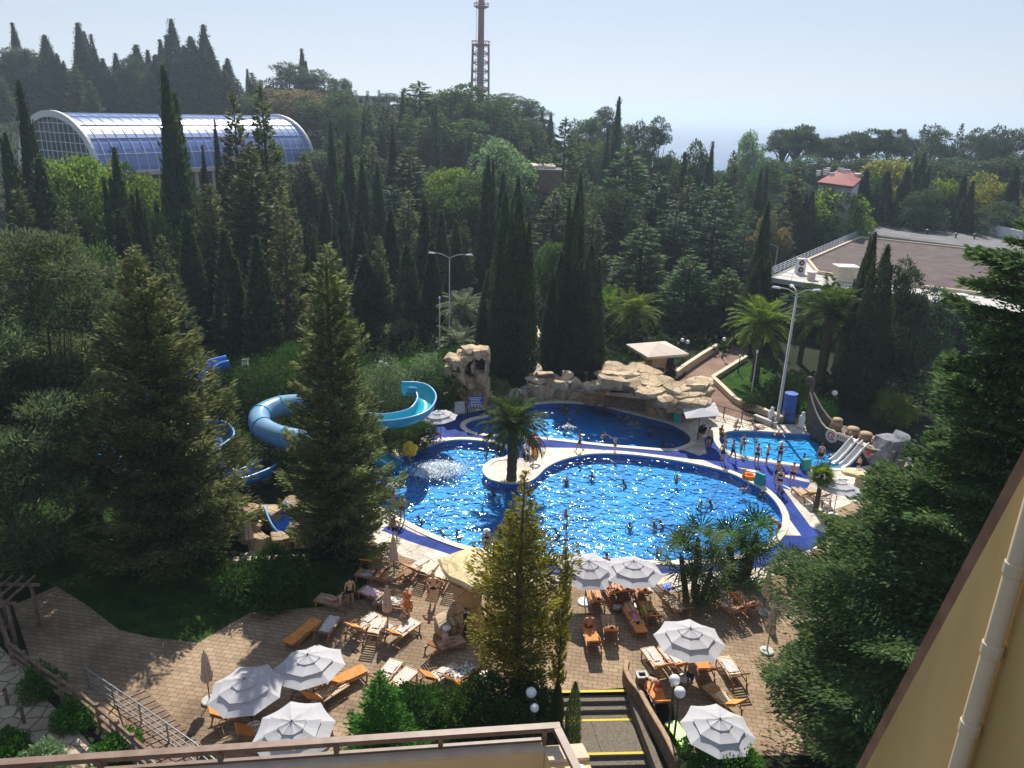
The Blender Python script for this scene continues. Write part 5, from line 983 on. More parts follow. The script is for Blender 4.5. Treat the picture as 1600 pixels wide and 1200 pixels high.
def street(px,py,tp,label,arms,r=.09,m='concrete',arm=1.6):
    t=thingpx('street_lamp',label,'street lamp',px,py); 
    hh=vtop(px+ (0),tp,t.location); b=MB(); b.tube([(0,0,-.1),(0,0,.3),(0,0,.35),(0,0,hh)],[r*1.6,r*1.6,r,r*.6],12); b.build('pole',M[m],t,smooth=True)
    for i,a in enumerate(arms):
        d=Vector((math.cos(a),math.sin(a),0)); b=MB(); b.tube([(0,0,hh-.05),tuple(d*arm*.5+Vector((0,0,hh+.25))),tuple(d*arm+Vector((0,0,hh+.3)))],[.045,.04,.035],8); b.build('arm',M[m],t,smooth=True)
        b=MB(); q=d*(arm+.3)+Vector((0,0,hh+.28)); b.box(q,(.7,.24,.13),(0,0,a),taper=.7); b.build('lamp_head',M['whitemetal'],t)
    if not arms: b=MB(); b.lathe([(r*.9,hh),(r*1.6,hh+.08),(r*1.3,hh+.25),(.01,hh+.3)],10); b.build('lamp_head',M['whitemetal'],t)
    return t
street(1214,660,458,'tall grey lamp post with curved double arms behind children pool',(0.15,2.6,1.5),.13,arm=1.3)
street(687,562,468,'slim plain lamp pole beside the silvery palm',(),.07)
street(702,540,402,'lamp post with curved arms deep in the middle wood',(0.1,2.8),.07,arm=1.7)
street(1173,622,552,'short pale lamp pole on the lawn by the right palms',(),.06)
street(1204,465,385,'far lamp post with a curved arm left of flat-roofed building',(2.9,),.08,arm=1.4)
# booth, signs, boards
t=thingpx('shower_booth','blue slatted shower booth beside the tall lamp post','booth',1230,658); b=MB(); hh=2.3
for k in range(10): b.lathe([(.48,.05+k*.23),(.5,.08+k*.23),(.5,.22+k*.23),(.48,.25+k*.23)],20)
b.build('slatted_wall',M['booth'],t); b=MB(); b.lathe([(.52,2.33),(.52,2.42)],20); b.build('top_ring',M['booth'],t); b=MB(); b.lathe([(.58,0),(.58,.05)],20); b.build('base',M['dark'],t)
t=thingpx('sign_board','dark blue rules sign on black legs by the rock tower','sign',742,652,rz=.25); b=MB(); [b.beam((x,0,0),(x,0,1.9),.07,.07) for x in (-.6,.6)]; b.build('legs',M['dark'],t)
b=MB(); b.box((0,-.02,1.35),(1.3,.06,.95)); bd=b.build('board',M['sign'],t); b=MB(); [b.box((0,-.055,1.68-.14*k),(1.0-.12*(k%3),.01,.05)) for k in range(5)]; [b.box((-.5+.25*k,-.055,.98),(.12,.01,.12)) for k in range(5)]; b.build('lettering',M['white'],bd)
t=thingpx('notice_board','small white notice board next to the left white umbrella','sign',718,650,rz=.1); b=MB(); [b.beam((x,0,0),(x,0,1.1),.05,.05) for x in (-.35,.35)]; b.build('legs',M['steelgrey'],t); b=MB(); b.box((0,-.02,.75),(.8,.05,1.0)); b.build('board',M['white'],t)
t=thingpx('notice_board','white notice panel right of the dark blue rules sign','sign',762,632,rz=.1); b=MB(); [b.beam((x,0,0),(x,0,1.1),.05,.05) for x in (-.35,.35)]; b.build('legs',M['steelgrey'],t); b=MB(); b.box((0,-.02,.8),(.85,.05,.9)); b.build('board',M['white'],t)
def board(px,py,rz,label):
    t=thingpx('board_block',label,'box',px,py,rz=rz); b=MB(); b.box((0,0,.4),(.62,.3,.8),(-.15,0,0)); b.build('panel',M['tealp'],t); b=MB(); b.box((0,.2,.2),(.5,.25,.4)); b.build('stand',M['dark'],t)
board(1186,757,-.9,'small teal box at the edge of the main pool by the orange float'); board(1258,734,.3,'teal box standing at the near edge of children pool'); board(1057,660,.2,'teal board leaning against the rock canopy by upper pool')
t=thingpx('inflatable_toy','orange inflatable float with a yellow duck head beside the pool','float',1171,747); b=MB(); b.tube([(.4*math.cos(a),.3*math.sin(a),.14) for a in np.linspace(0,2*pi,17)],.14,10,cap=False); b.build('ring',M['orangep'],t,smooth=True); b=MB(); b.tube([(-.38,0,.2),(-.45,0,.45),(-.42,0,.55)],[.1,.07,.06],8); b.ell((-.42,0,.6),(.14,.11,.12)); b.build('duck_head',M['yellowp'],t,smooth=True)
t=thingpx('wet_floor_stand','yellow warning stand beside the lifeguard at the palm','stand',836,712); b=MB(); b.box((0,.1,.42),(.34,.05,.85),(.15,0,0),taper=.7); b.box((0,-.1,.42),(.34,.05,.85),(-.15,0,0),taper=.7); b.build('panels',M['yellowp'],t)
t=thingpx('lifebuoy_post','red lifebuoy hanging on a post beside the palm','lifebuoy',833,716); b=MB(); b.bar((0,0,0),(0,0,1.9),.04,8); b.build('post',M['redp'],t); b=MB(); b.tube([(.15+.32*math.cos(a),-.08,1.25+.32*math.sin(a)) for a in np.linspace(0,2*pi,19)],.07,8,cap=False); b.build('ring',M['redp'],t,smooth=True)
def statue(px,py,label,m='white'):
    t=thingpx('garden_statue',label,'statue',px,py); b=MB(); b.lathe([(.25,0),(.28,.15),(.2,.4),(.27,.75),(.2,1.0),(.08,1.08)],12); b.ell((.02,-.05,1.2),(.16,.14,.18)); b.build('figure',M[m],t,smooth=True); b=MB(); b.box((0,0,.04),(.7,.6,.1)); b.build('plinth',M['concrete'],t)
statue(1203,660,'pale stone figure at left foot of the tall lamp post'); statue(1251,668,'pale stone figure between the booth and the ship prow'); statue(810,632,'pale stone figure at left end of rock wall'); 
# white chairs
def wchair():
    t=thing('plastic_chair','white plastic armchair','chair'); b=MB(); b.box((0,0,.44),(.5,.48,.05)); b.build('seat',M['white'],t); b=MB()
    for k in range(5): b.box((-.2+.1*k,-.25,.7),(.06,.03,.5),(.15,0,0))
    b.box((0,-.29,.95),(.52,.04,.1)); b.build('backrest',M['white'],t)
    for x in (-.23,.23):
        b=MB(); b.beam((x,-.24,.66),(x,.22,.64),.05,.03); b.beam((x,.22,.64),(x,.22,.44),.04,.04); b.build('armrest',M['white'],t)
        for y in (-.22,.22): b=MB(); b.beam((x,y,0),(x*.95,y*.95,.42),.045,.045); b.build('leg',M['white'],t)
    return t
WC=wchair(); first=[True]
def chair(px,py,rz,label,z=0):
    q=G(px,py,z); q.z=H(q.x,q.y) if z==0 else z
    if first[0]: t=WC; first[0]=False; t.location=q; t.rotation_euler=(0,0,rz); t['label']=label
    else: t=dup(WC,q,rz,label)
    t['group']='white plastic chairs'
chair(676,690,-1.2,'white plastic chair under the lifeguard beside the left white umbrella'); chair(384,578,.5,'white plastic chair in the garden at top of the blue slide',3.2); chair(1290,790,1.0,'white chair under the right cedar near the small palm'); chair(824,709,2.8,'white plastic chair of lifeguard beside the palm')
t=thingpx('folding_chair','dark-backed folding chair with white seat under the striped parasol','chair',1099,688,rz=.6); b=MB(); b.box((0,0,.45),(.55,.5,.06)); b.build('seat',M['white'],t); b=MB(); b.box((0,.3,.8),(.6,.06,.75),(.2,0,0)); b.build('backrest',M['dark'],t)
for x,y in ((-.25,-.25),(.25,-.25),(-.25,.25),(.25,.25)): b=MB(); b.bar((x,y,0),(x,y,.43),.025,6); b.build('leg',M['steelgrey'],t)
t=thingpx('red_parasol','red parasol half hidden in the garden behind the blue slide','umbrella',384,575); t.location.z=3.2; b=MB(); b.lathe([(1.3,1.9),(.7,2.2),(.03,2.45),(.03,2.4),(.7,2.15),(1.28,1.87)],8,cap=False); b.build('canopy',M['redp'],t); b=MB(); b.bar((0,0,0),(0,0,2.4),.025,6); b.build('pole',M['steelgrey'],t)
t=thing('garden_shed','white-walled garden shelter behind the red parasol','shelter',(A(372,545,78).x,78,H(-27,78)-.2)); b=MB(); b.box((0,0,1.5),(5.5,.3,3)); b.build('wall',M['white'],t); b=MB(); b.box((0,.6,3.05),(6,2,.15)); b.build('roof',M['greyroof'],t)
# hammock-like net table near water + planters
t=thingpx('flower_planter','orange-brown planter at side path near the cypress','planter',846,560); b=MB(); b.lathe([(.5,0),(.6,1.2),(.55,1.25),(.4,1.1)],14); b.build('pot',M['rockdark'],t)
# ---------- umbrellas ----------
def umbrella(open_=True,rad=1.45):
    t=thing('umbrella','u','umbrella'); H_=2.35
    b=MB(); b.lathe([(.3,0),(.32,.02),(.32,.08),(.28,.1)],20); b.lathe([(.04,.1),(.04,.35)],10); b.build('base',M['white' if open_ else 'concrete'],t)
    b=MB(); b.bar((0,0,.1),(0,0,H_+.05),.024,8); b.build('pole',M['darkmetal'],t,smooth=True)
    if open_:
        def tier(r0,r1,z0,z1,sag=.035,ap=0):
            b=MB(); v=[]; K=4; N=8*K
            for rr,zz,ii in [(r0,z0,0),((r0+r1)/2,(z0+z1)/2-.01,.5),(r1,z1,1)]:
                for j in range(N):
                    a=2*pi*j/N; ph=(j%K)/K; ch=math.cos(pi/8)/math.cos((ph-.5)*pi/4); s=math.sin(ph*pi); v.append((rr*ch*(1-.03*s*ii)*math.cos(a),rr*ch*(1-.03*s*ii)*math.sin(a),zz-sag*s*(.6+.4*ii)))
            b.add(v,[(k*N+j,(k+1)*N+j,(k+1)*N+(j+1)%N,k*N+(j+1)%N) for k in range(2) for j in range(N)]); return b
        c=tier(.92,rad,2.12,1.9).build('canopy',M['fabric'],t); tier(.42,1.0,2.33,2.18).build('middle_tier',M['fabric'],c); tier(.02,.5,2.47,2.36).build('top_cap',M['fabric'],c)
        b=MB(); [b.bar((0,0,2.34),(rad*.97*math.cos(k*pi/4),rad*.97*math.sin(k*pi/4),1.885),.012,4) for k in range(8)]; [b.bar((0,0,1.75),(.8*math.cos(k*pi/4),.8*math.sin(k*pi/4),2.08),.01,4) for k in range(8)]; b.build('ribs',M['whitemetal'],t)
        b=MB(); b.ell((0,0,2.5),(.03,.03,.04)); b.build('finial',M['darkmetal'],t)
    else:
        b=MB(); v=[]; N=16; pr=[(.04,2.42),(.1,2.2),(.15,1.7),(.17,1.45),(.21,1.38),(.19,1.1),(.12,1.02)]
        for r_,z in pr:
            for j in range(N): a=2*pi*j/N; rr=r_*(1+.22*(1 if j%2 else -1)); v.append((rr*math.cos(a),rr*math.sin(a),z))
        b.add(v,[(k*N+j,(k+1)*N+j,(k+1)*N+(j+1)%N,k*N+(j+1)%N) for k in range(len(pr)-1) for j in range(N)]+[tuple(range(N))]); b.build('folded_canopy',M['fabbeige'],t,smooth=False)
        b=MB(); b.ell((0,0,2.45),(.03,.03,.05)); b.build('finial',M['darkmetal'],t)
    return t
UO=umbrella(True); UC=umbrella(False)
def put(proto_,state,q,rz,label,group,sc2=1,tilt=(0,0),cat_=None):
    if not state.get(proto_.name): state[proto_.name]=1; t=proto_; t.location=q; t['label']=label
    else: t=dup(proto_,q,rz,label)
    t['group']=group; t.rotation_euler=(tilt[0],tilt[1],rz); t.scale=(sc2,)*3 if not hasattr(sc2,'__len__') else sc2
    return t
ST={}
def canopy_at(px,py,z=2.5): q=G(px,py,z); q.z=0; return q
for x,y,s,l in ((489,1026,1.0,'open white umbrella over the loungers nearest the lawn'),(388,1058,1.0,'open white umbrella beside the folded one on the left'),(464,1118,1.02,'open white umbrella closest to the hotel balcony on the left'),(1080,983,1.05,'open white umbrella just below the fan palms'),(991,878,1.05,'open white umbrella at poolside right of its twin'),(918,872,1.05,'open white umbrella at poolside partly behind the golden thuja'),(1120,1122,.95,'open white umbrella at the bottom beside the green lounger'),(690,642,.95,'pinkish white umbrella over the lifeguard by the spiral slide'),(1312,752,.95,'white umbrella behind the small palm near children pool')):
    put(UO,ST,canopy_at(x,y,2.45*s),random.uniform(0,.7),l,'open white umbrellas',s,(random.uniform(-.1,.1),random.uniform(-.1,.1)))
for x,y,l in ((328,1096,'folded beige umbrella standing alone on the left terrace'),(616,902,'folded beige umbrella near the pool edge under a shaggy conifer'),(606,984,'folded beige umbrella among the left loungers'),(392,868,'folded beige umbrella beside the rock surround'),(1192,958,'folded umbrella on the shady terrace right of fan palms'),(1198,1018,'folded umbrella at left fringe of the big cedar')):
    put(UC,ST,G(x,y),random.uniform(0,1),l,'folded beige umbrellas')
t=thingpx('square_parasol','tilted square parasol with striped canvas at the upper pool edge','umbrella',1089,690); hh=vtop(1090,640,t.location)
b=MB(); b.bar((0,0,0),(0,0,hh),.03,8); b.build('pole',M['darkmetal'],t); b=MB(); s=1.25; b.add([(-s,-s*.8,hh-.35),(s,-s*.8,hh-.02),(s,s*.8,hh+.25),(-s,s*.8,hh-.08),(0,0,hh+.12)],[(0,1,4),(1,2,4),(2,3,4),(3,0,4)]); b.build('canopy',M['fabric'],t)
b=MB(); 
for k in (-.5,.1,.6): b.add([(-s,k*s*.8,hh-.215+.17*k+.02),(s,k*s*.8,hh+.115+.17*k+.02),(s,(k+.18)*s*.8,hh+.14+.17*k+.02),(-s,(k+.18)*s*.8,hh-.19+.17*k+.02)],[(0,1,2,3)])
b.build('stripes',M['stripe'],t); b=MB(); b.box((0,0,.05),(.5,.5,.1)); b.build('base',M['concrete'],t)
# ---------- loungers ----------
def lounger(back=40,cush=0):
    t=thing('sun_lounger','l','sun lounger'); bk=R(back); L0=.62; hz=.36; hinge=-.05
    b=MB()
    for s in (-.32,.32): b.beam((s,hinge,hz),(s,1.25,hz),.05,.07)
    b.beam((-.3,1.24,hz-.001),(.3,1.24,hz-.001),.05,.06); b.beam((-.3,hinge,hz-.05),(.3,hinge,hz-.05),.05,.05); b.beam((-.32,hinge-.0,hz),(-.32,-.6,hz-.04),.045,.06); b.beam((.32,hinge-.0,hz),(.32,-.6,hz-.04),.045,.06); b.build('frame',M['wood'],t)
    b=MB()
    for k in range(12): b.box((0,.04+k*.1,hz+.03),(.6,.07,.018))
    b.build('seat_slats',M['woodsunlit'],t)  # slats paler than the frame: sunlight put into the wood colour
    b=MB(); d=Vector((0,-math.cos(bk),math.sin(bk))); 
    for s in (-.29,.29): b.beam(Vector((s,hinge,hz+.02)),Vector((s,hinge,hz+.02))+d*.78,.04,.05)
    for k in range(7): c=Vector((0,hinge,hz+.045))+d*(.06+k*.11); b.box(c,(.56,.075,.018),(-bk,0,0))
    b.build('backrest',M['wood'],t)
    for s in (-.3,.3):
        for y in (-.52,1.15): b=MB(); b.beam((s,y,hz-.03),(s*1.05,y-.04,0),.05,.06); b.build('leg',M['wood'],t)
        b=MB(); b.tube([(s*1.12,-.55,.05),(s*1.12,-.35,.5),(s*1.12,-.02,.58),(s*1.12,.3,.5),(s*1.12,.4,.36)],.022,6); b.build('armrest',M['wood'],t)
    if cush:
        b=MB(); 
        if cush==2: b.box((0,.58,hz+.075),(.58,1.2,.06))
        b.box(Vector((0,hinge,hz+.085))+d*.4,(.56,.8,.06),(-bk,0,0)); b.build('cushion',M['cushion'],t)
    return t
LP=[lounger(42,0),lounger(38,1),lounger(6,2),lounger(40,2)]
LD=[]
def lo(kind,px,py,ang_deg,label): # angle: direction of foot end in world
    q=G(px,py,.3); q.z=0; t=put(LP[kind],ST,q,R(ang_deg),label,'wooden sun loungers on the terrace'); LD.append(t); return t
a1=-18
L_=[(1,622,992,-35,'orange-backed lounger right of the folded umbrella in the left group'),(0,583,992,-8,'striped lounger nearest the folded umbrella on its left'),(1,561,982,-32,'lounger at left end of the striped trio'),(0,507,990,-10,'towel-draped lounger just above the left white umbrella'),(2,469,994,-25,'flat orange lounger at the edge near the lawn'),(0,530,944,70,'lounger with a raised back in shade near the lawn'),
(0,594,934,60,'pink-towelled lounger behind the folded umbrella'),(0,624,944,80,'lounger with the patterned towel behind the folded umbrella'),(1,645,890,-38,'sunlit lounger closest to the pool left of the rock parasol'),(0,662,898,-20,'second sunlit lounger left of the rock parasol'),(0,684,906,-15,'lounger right behind the man with hands on hips'),(0,706,912,-15,'lounger under the left rim of the rock parasol'),(0,592,902,75,'lounger crossing in front of the poolside folded umbrella'),(0,616,905,80,'lounger beside the base of the poolside folded umbrella'),(1,577,880,-10,'lounger with lime towel under the shaggy conifer'),
(3,530,1066,-50,'orange lounger between white umbrella and spruce'),(1,616,1074,-30,'lounger half hidden right of the spruce top'),(0,598,1062,-20,'striped lounger just behind the spruce top'),(1,680,1060,-50,'left lounger of the trio near the dark yucca'),(0,708,1062,-42,'middle lounger of the trio with a patterned towel'),(1,732,1074,-48,'right lounger of the trio near the dark yucca'),(0,686,1012,-60,'lounger of the seated man in the white hat'),(3,356,1120,-60,'orange lounger below the left white umbrella'),(1,400,1148,-60,'shaded lounger under the umbrella closest to balcony'),(1,500,1092,-40,'shaded lounger between the two left umbrellas and spruce'),(0,478,1080,-25,'lounger in full shade under the upper left umbrella'),
(3,932,944,5,'lounger with a sunbather at left end of the poolside row'),(3,958,930,15,'second lounger from left in the poolside row'),(3,977,928,5,'middle lounger of the poolside row under the umbrella'),(3,1003,930,8,'right lounger of the poolside row under the umbrella'),(0,1044,922,22,'lounger with the blue towel beside fan palms'),(0,1063,955,20,'lounger half hidden behind the fan palm trunks'),(3,926,1006,5,'orange lounger with a man sitting on its far end'),(1,953,988,0,'lounger of the white-haired sunbather'),(2,994,976,10,'flat lounger of the woman lying face down'),(3,1018,966,5,'lounger with lime green towel over its edge'),
(1,1031,1042,18,'striped lounger, left of the three under right umbrella'),(1,1060,1040,22,'striped lounger, middle of the three under right umbrella'),(3,1100,1048,5,'lounger with a yellow bag under right umbrella'),(0,1148,1056,12,'greyish lounger with crumpled towel near the big cedar'),(3,1030,1098,8,'orange lounger of the bending sunbather by the globe lamps'),(1,1136,1100,30,'lounger with orange cloth at the foot of the big cedar'),(0,1148,958,25,'lounger in dappled shade right of the fan palms'),(3,1168,950,15,'second lounger in dappled shade right of the fan palms'),(1,1258,776,10,'brown lounger left of the small palm trunk'),(0,1283,778,20,'lounger behind the small palm trunk')]
for q in L_: lo(*q)
t=thingpx('green_lounger','bright green and white striped lounger at the bottom right','sun lounger',1064,1163,rz=.35); b=MB()
for k in range(6): b.box((-.25+.1*k,.2,.35),(.05,1.3,.03))
b.build('green_stripes',M['towelg'],t); b=MB(); [b.box((-.2+.1*k,.2,.35),(.048,1.3,.028)) for k in range(5)]; b.build('white_stripes',M['white'],t)
for x,y in ((-.27,-.4),(.27,-.4),(-.27,.8),(.27,.8)): b=MB(); b.bar((x,y,0),(x,y,.34),.02,6); b.build('leg',M['whitemetal'],t)
# towels lying on loungers
def towel(i,m,label,w_=.5,l_=.7,y0=.55,z=.415,cat_='towel',name='towel',hang=.0,back=None):
    L=LD[i]; q=L.matrix_basis@Vector((0,y0,z)); t=MB(); nx,ny=7,9; rgn=random.Random(i)
    v=[(w_*(a/nx-.5)+rgn.uniform(-.01,.01),l_*(c/ny-.5)+rgn.uniform(-.01,.01),.02*math.sin(a*1.7+c*.9+i)+.018+rgn.uniform(0,.012)-(hang if a in(0,nx) else 0)) for a in range(nx+1) for c in range(ny+1)]
    n=len(v); v+=[(a,c,d-.02) for a,c,d in v]; f=[]
    for a in range(nx):
        for c in range(ny): k=a*(ny+1)+c; f.append((k,k+ny+1,k+ny+2,k+1)); f.append((k+n,k+n+1,k+n+ny+2,k+n+ny+1))
    t.add(v,f); o=t.build(name,M[m],None,loc=tuple(q),smooth=True,rot=(0,0,L.rotation_euler.z)); tag(o,label,cat_,'towels and bags on loungers')
towel(0,'towelw','white towel on the orange-backed lounger right of folded umbrella',.35,.9); towel(1,'towelw','white towel on the striped lounger left of folded umbrella',.3,.7,.7); towel(2,'towelw','white towel at left end of the striped trio',.35,.7,.8); towel(3,'towelw','grey-white towel covering the lounger above left umbrella',.5,1.3,.5); towel(6,'towelp','pink towel on the lounger behind folded umbrella',.6,.9); towel(7,'zebra','black and white patterned towel behind the folded umbrella',.6,1.2); towel(8,'towelw','white towel on the sunlit lounger closest to pool',.35,.8,.7); towel(14,'towelg','lime green towel under the shaggy conifer',.6,.5,.2); towel(17,'towelw','white towel behind the spruce top',.5,.7,.7); towel(18,'towelw','white towel on left lounger of the yucca trio',.3,.8); towel(19,'zebra','black and white patterned towel near the dark yucca',.58,1.15); towel(20,'towelw','white towel on right lounger of the yucca trio',.3,.9); towel(12,'towelw','crumpled white towel in front of poolside folded umbrella',.5,.6,.6)
towel(30,'towelb','blue and white towel beside the fan palms',.5,.6,.1); towel(35,'towelg','lime green towel hanging over the lounger edge',.75,.6,.5,.45,hang=.25); towel(36,'towelw','white towel on left lounger under the right umbrella',.25,.9,.7); towel(37,'towelw','white towel on middle lounger under the right umbrella',.28,1.1,.6); towel(38,'towely','yellow bag on a lounger under the right umbrella',.35,.25,.95,cat_='bag',name='bag'); towel(38,'towelw','white towel beside the yellow bag',.18,.9,.45); towel(39,'towelw','crumpled grey towel near the big cedar',.5,.8,.5); towel(41,'cushion','orange cloth at the foot of the big cedar',.45,.3,.8); towel(25,'towelw','white towel in shade under the upper left umbrella',.3,.5)
def shoes(px,py,label,rz):
    t=thingpx('sandals',label,'sandals',px,py,rz=rz); 
    for s in (-.08,.08): b=MB(); b.box((s,0,.02),(.09,.26,.03),taper=.85); b.tube([(s-.04,.03,.03),(s,.05,.08),(s+.04,.03,.03)],.012,5); b.build('sandal',M['dark'],t)
shoes(1012,1066,'dark sandals on paving by striped lounger near bin',.4); shoes(1019,1058,'second pair of dark sandals closer to the lounger legs',1.2); shoes(655,996,'small dark shoes alone on the paving in the left group',.2); shoes(556,1018,'dark sandals beside the left end of striped trio',.9)
t=thingpx('bag','grey beach bag under the poolside row of loungers','bag',965,955); b=MB(); b.ell((0,0,.2),(.28,.2,.22)); b.build('body',M['steelgrey'],t,smooth=True); b=MB(); b.tube([(-.15,0,.35),(0,0,.55),(.15,0,.35)],.02,6); b.build('strap',M['dark'],t)
# white foam splash
def splash(px,py,rx,ry,label,seed):
    g=np.random.default_rng(seed); q=G(px,py,-.12); n=int(1500*rx*ry); k=g.random(n); x=g.normal(0,.42,n)*rx; y=g.normal(0,.42,n)*ry; r=np.sqrt((x/rx)**2+(y/ry)**2); z=np.abs(g.normal(0,.16,n))*np.clip(1.1-r,0,1)**1.5*(1+2*(k>.93))+.015
    C=np.stack([x,y,z],1); me=leafmesh('splash',C,g.normal(0,1,(n,3))*[1,1,.35],g.normal(0,1,(n,3))*[1,1,.35],.05+.07*g.random(n),.04+.06*g.random(n)); me.materials.append(M['foam']); o=bpy.data.objects.new('splash',me); COL.objects.link(o); o.location=q; tag(o,kind='stuff')
splash(690,732,1.9,1.3,'',1); splash(672,740,1.3,.8,'',5); splash(603,765,1.0,1.2,'',2); splash(1312,713,.8,.5,'',3); splash(1320,716,.6,.4,'',4); splash(888,668,.6,.3,'',6)
# ---------- palms, bushes, hedges ----------
def palm_px(seed,bx,by,cpx,r_px,label,lm='palm',nf=46,tr=.26,nl=34,dro=1.,Y=None,name='date_palm',lw=.05):
    q=G(bx,by) if Y is None else A(bx,by,Y); q.z=H(q.x,q.y); th=max(.5,A(cpx[0],cpx[1],q.y).z-q.z); fl=r_px/ppm((q.x,q.y,th))*1.12
    t=palm_obj(name,label,'palm',palm(seed,th,fl,nf,tr,nl,dro,lw=lw),M[lm]); t.location=q; t.rotation_euler=(0,0,seed); return t
palm_px(1,799,750,(800,668),68,'big date palm on the round island between the pools',nf=46,tr=.32,nl=40,dro=1.15)
palm_px(2,985,560,(984,492),50,'lime-tinted palm left of kiosk, further right of two','palmlime',Y=80)
palm_px(3,945,560,(945,485),46,'palm just right of the cypress clump behind rock arch','palmlime',Y=84)
palm_px(4,1178,600,(1178,510),62,'left date palm of the group behind the grey lamp post','palmlime',nf=50,tr=.35,Y=68)
palm_px(5,1280,600,(1274,492),72,'right date palm of the group behind grey lamp post','palm',nf=56,tr=.4,Y=66)
palm_px(6,1250,560,(1250,484),46,'far date palm rising between its two neighbours by the flat roof','palm',nf=44,Y=74)
palm_px(7,722,575,(724,488),46,'taller silvery palm beside the slim lamp pole','palmsilver',nf=50,Y=79,dro=1.2)
palm_px(8,716,600,(715,545),42,'lower silvery palm above the rock tower','palmsilver',nf=44,Y=74,dro=1.1)
palm_px(9,745,560,(750,490),34,'small silvery palm right behind the slim lamp pole','palmsilver',nf=36,Y=82,dro=1.2)
palm_px(10,1322,600,(1322,520),46,'shaded palm under the dark cypresses behind the play ship','palm',nf=40,Y=70)
def fan_px(seed,bx,by,trunks,nf,r,label,lm='palm',tr=.13,nb=18,lw=.055):
    q=G(bx,by); me,tb,tips=fanpalm(seed,trunks,nf,r,nb,lw,tr); t=palm_obj('fan_palm',label,'palm',(me,tb,tips),M[lm]); t.location=q; return t
fan_px(1,1087,935,[(-.9,.3,2.2,1.0),(.6,.0,1.5,1.0),(-.1,-.5,1.1,.9),(0,.9,2.9,.95)],17,1.45,'clump of dark fan palms left beside main pool',nb=13,lw=.085)
fan_px(2,1156,905,[(0,-.2,1.3,1.1),(.7,.5,2.3,1.0),(-.7,.3,1.8,1.0)],20,1.6,'big fan palm clump between pool and terrace',tr=.2,nb=13,lw=.09)
fan_px(3,1232,920,[(0,0,1.4,.9),(.8,-.2,1.1,.8)],16,1.2,'small fan palms by the folded umbrella near the cedar',tr=.12,nb=13,lw=.07)
fan_px(4,1274,800,[(0,0,2.5,.8)],46,1.0,'lone slender fan palm beside the small pool terrace','palmlime',tr=.13)
fan_px(5,700,1140,[(0,0,.3,1.3),(.9,.3,.2,1.1),(-1.0,.2,.25,1.1)],40,1.2,'dark spiky palm shrub below the lounger trio','palm',lw=.035)
fan_px(6,358,918,[(0,0,.2,1.0)],46,1.0,'bright yellow-green cycad on the lawn','lime',lw=.03,nb=22)
fan_px(7,930,600,[(0,0,.5,1.0)],36,1.0,'pale spiky plant behind the rock bridge','palmsilver')
def bush_px(seed,x,y,w_,h,label,lm,z0=0,cr=.32,ll=.12,lw=.06,per=170,ncl=None,cat_='bush',name='bush',Y=None,dp=None,zb=None):
    q=G(x,y) if Y is None else A(x,y,Y); q.z=H(q.x,q.y) if zb is None else zb; r=w_/2/ppm(q) ; hh=h/ppm(q)/max(.5,math.cos(math.asin(min(.9,20/max(21,(q-Vector((0,0,CH))).length)))))
    s=max(.35,r*.36); n=ncl or int(18+r*r*6); cr_,tb=clumpy(seed,hh,r,min(n,70),per,s,ll,lw,z0=.02,kind='broad',trunkh=hh*.4)
    t=tree_obj(name,label,cat_,cr_,M[lm],tb,M['bark']); t.location=q; return t
bush_px(201,602,652,92,74,'big pale-leaved bush inside the loop of the spiral slide','silver',ll=.16,lw=.07,per=320)
bush_px(202,668,606,62,50,'pale bush left of the rock tower','silver',ll=.16,lw=.07,per=260)
bush_px(203,636,602,60,34,'bright clipped hedge bush behind the spiral slide','hedge',ll=.13,per=260)
bush_px(204,692,640,60,52,'ivy-covered bush climbing the left side of rock tower','ivy',ll=.16,lw=.1,per=260)
bush_px(205,668,648,46,40,'ivy bush between the spiral slide and rock tower','ivy',ll=.16,lw=.1,per=260)
bush_px(206,705,602,34,26,'ivy tuft hanging on the rock tower shoulder','ivy',Y=63,zb=2.2,per=200)
bush_px(207,770,630,46,36,'round olive bush right of the sign board','ol' if 0 else 'conifer_olive',per=240)
bush_px(208,600,712,60,46,'dark green bush under the turquoise slide loop','ivy',per=260,ll=.16)
bush_px(209,650,700,50,36,'dark bush behind the yellow water toy','ivy',per=260,ll=.16)
bush_px(210,560,620,70,50,'dark bush left of the spiral slide','ivy',per=220,ll=.16)
bush_px(211,425,935,110,52,'glossy green bush on the lawn below the low cream wall','ivy',per=420,ll=.22,lw=.06)
bush_px(212,375,925,60,30,'small light green bush beside the yellow-green cycad','hedge',per=220,ll=.18,lw=.05)
bush_px(213,1125,1212,110,50,'lime-green bush at the bottom edge under open umbrella','hedge',per=520,ll=.12)
bush_px(214,1392,668,60,50,'bright green bush behind the stern of the play ship','lime',per=240)
bush_px(215,1172,640,26,24,'small dark shrub inside the kerbed lawn','ivy',per=160)
bush_px(216,1280,655,50,24,'low lime shrub on the lawn behind the play ship','hedge',per=160)
bush_px(217,1372,640,30,40,'yellowish flowering shrub near stern of the ship','yellow',per=90)
bush_px(218,360,720,70,44,'green bush below the blue slide bend','ivy',per=220,ll=.16)
bush_px(219,445,745,80,50,'dark shrub mass between the slides','ivy',per=260,ll=.18)
bush_px(220,470,610,110,60,'tall dark hedge above the covered tube','ivy',per=260,ll=.2)
bush_px(221,400,640,120,70,'dark green shrub bank left of the covered tube','ivy',per=260,ll=.2)
bush_px(222,430,1000,1,1,'x','ivy') if 0 else None
bush_px(223,1330,632,60,44,'dark shrub behind the ship deck','ivy',per=200)
bush_px(224,1235,632,70,40,'dark shrub bed beside the blue booth','ivy',per=200)
bush_px(225,600,1200,110,40,'dark green shrub bed at the foot of the small spruce','ivy',per=420,ll=.16)
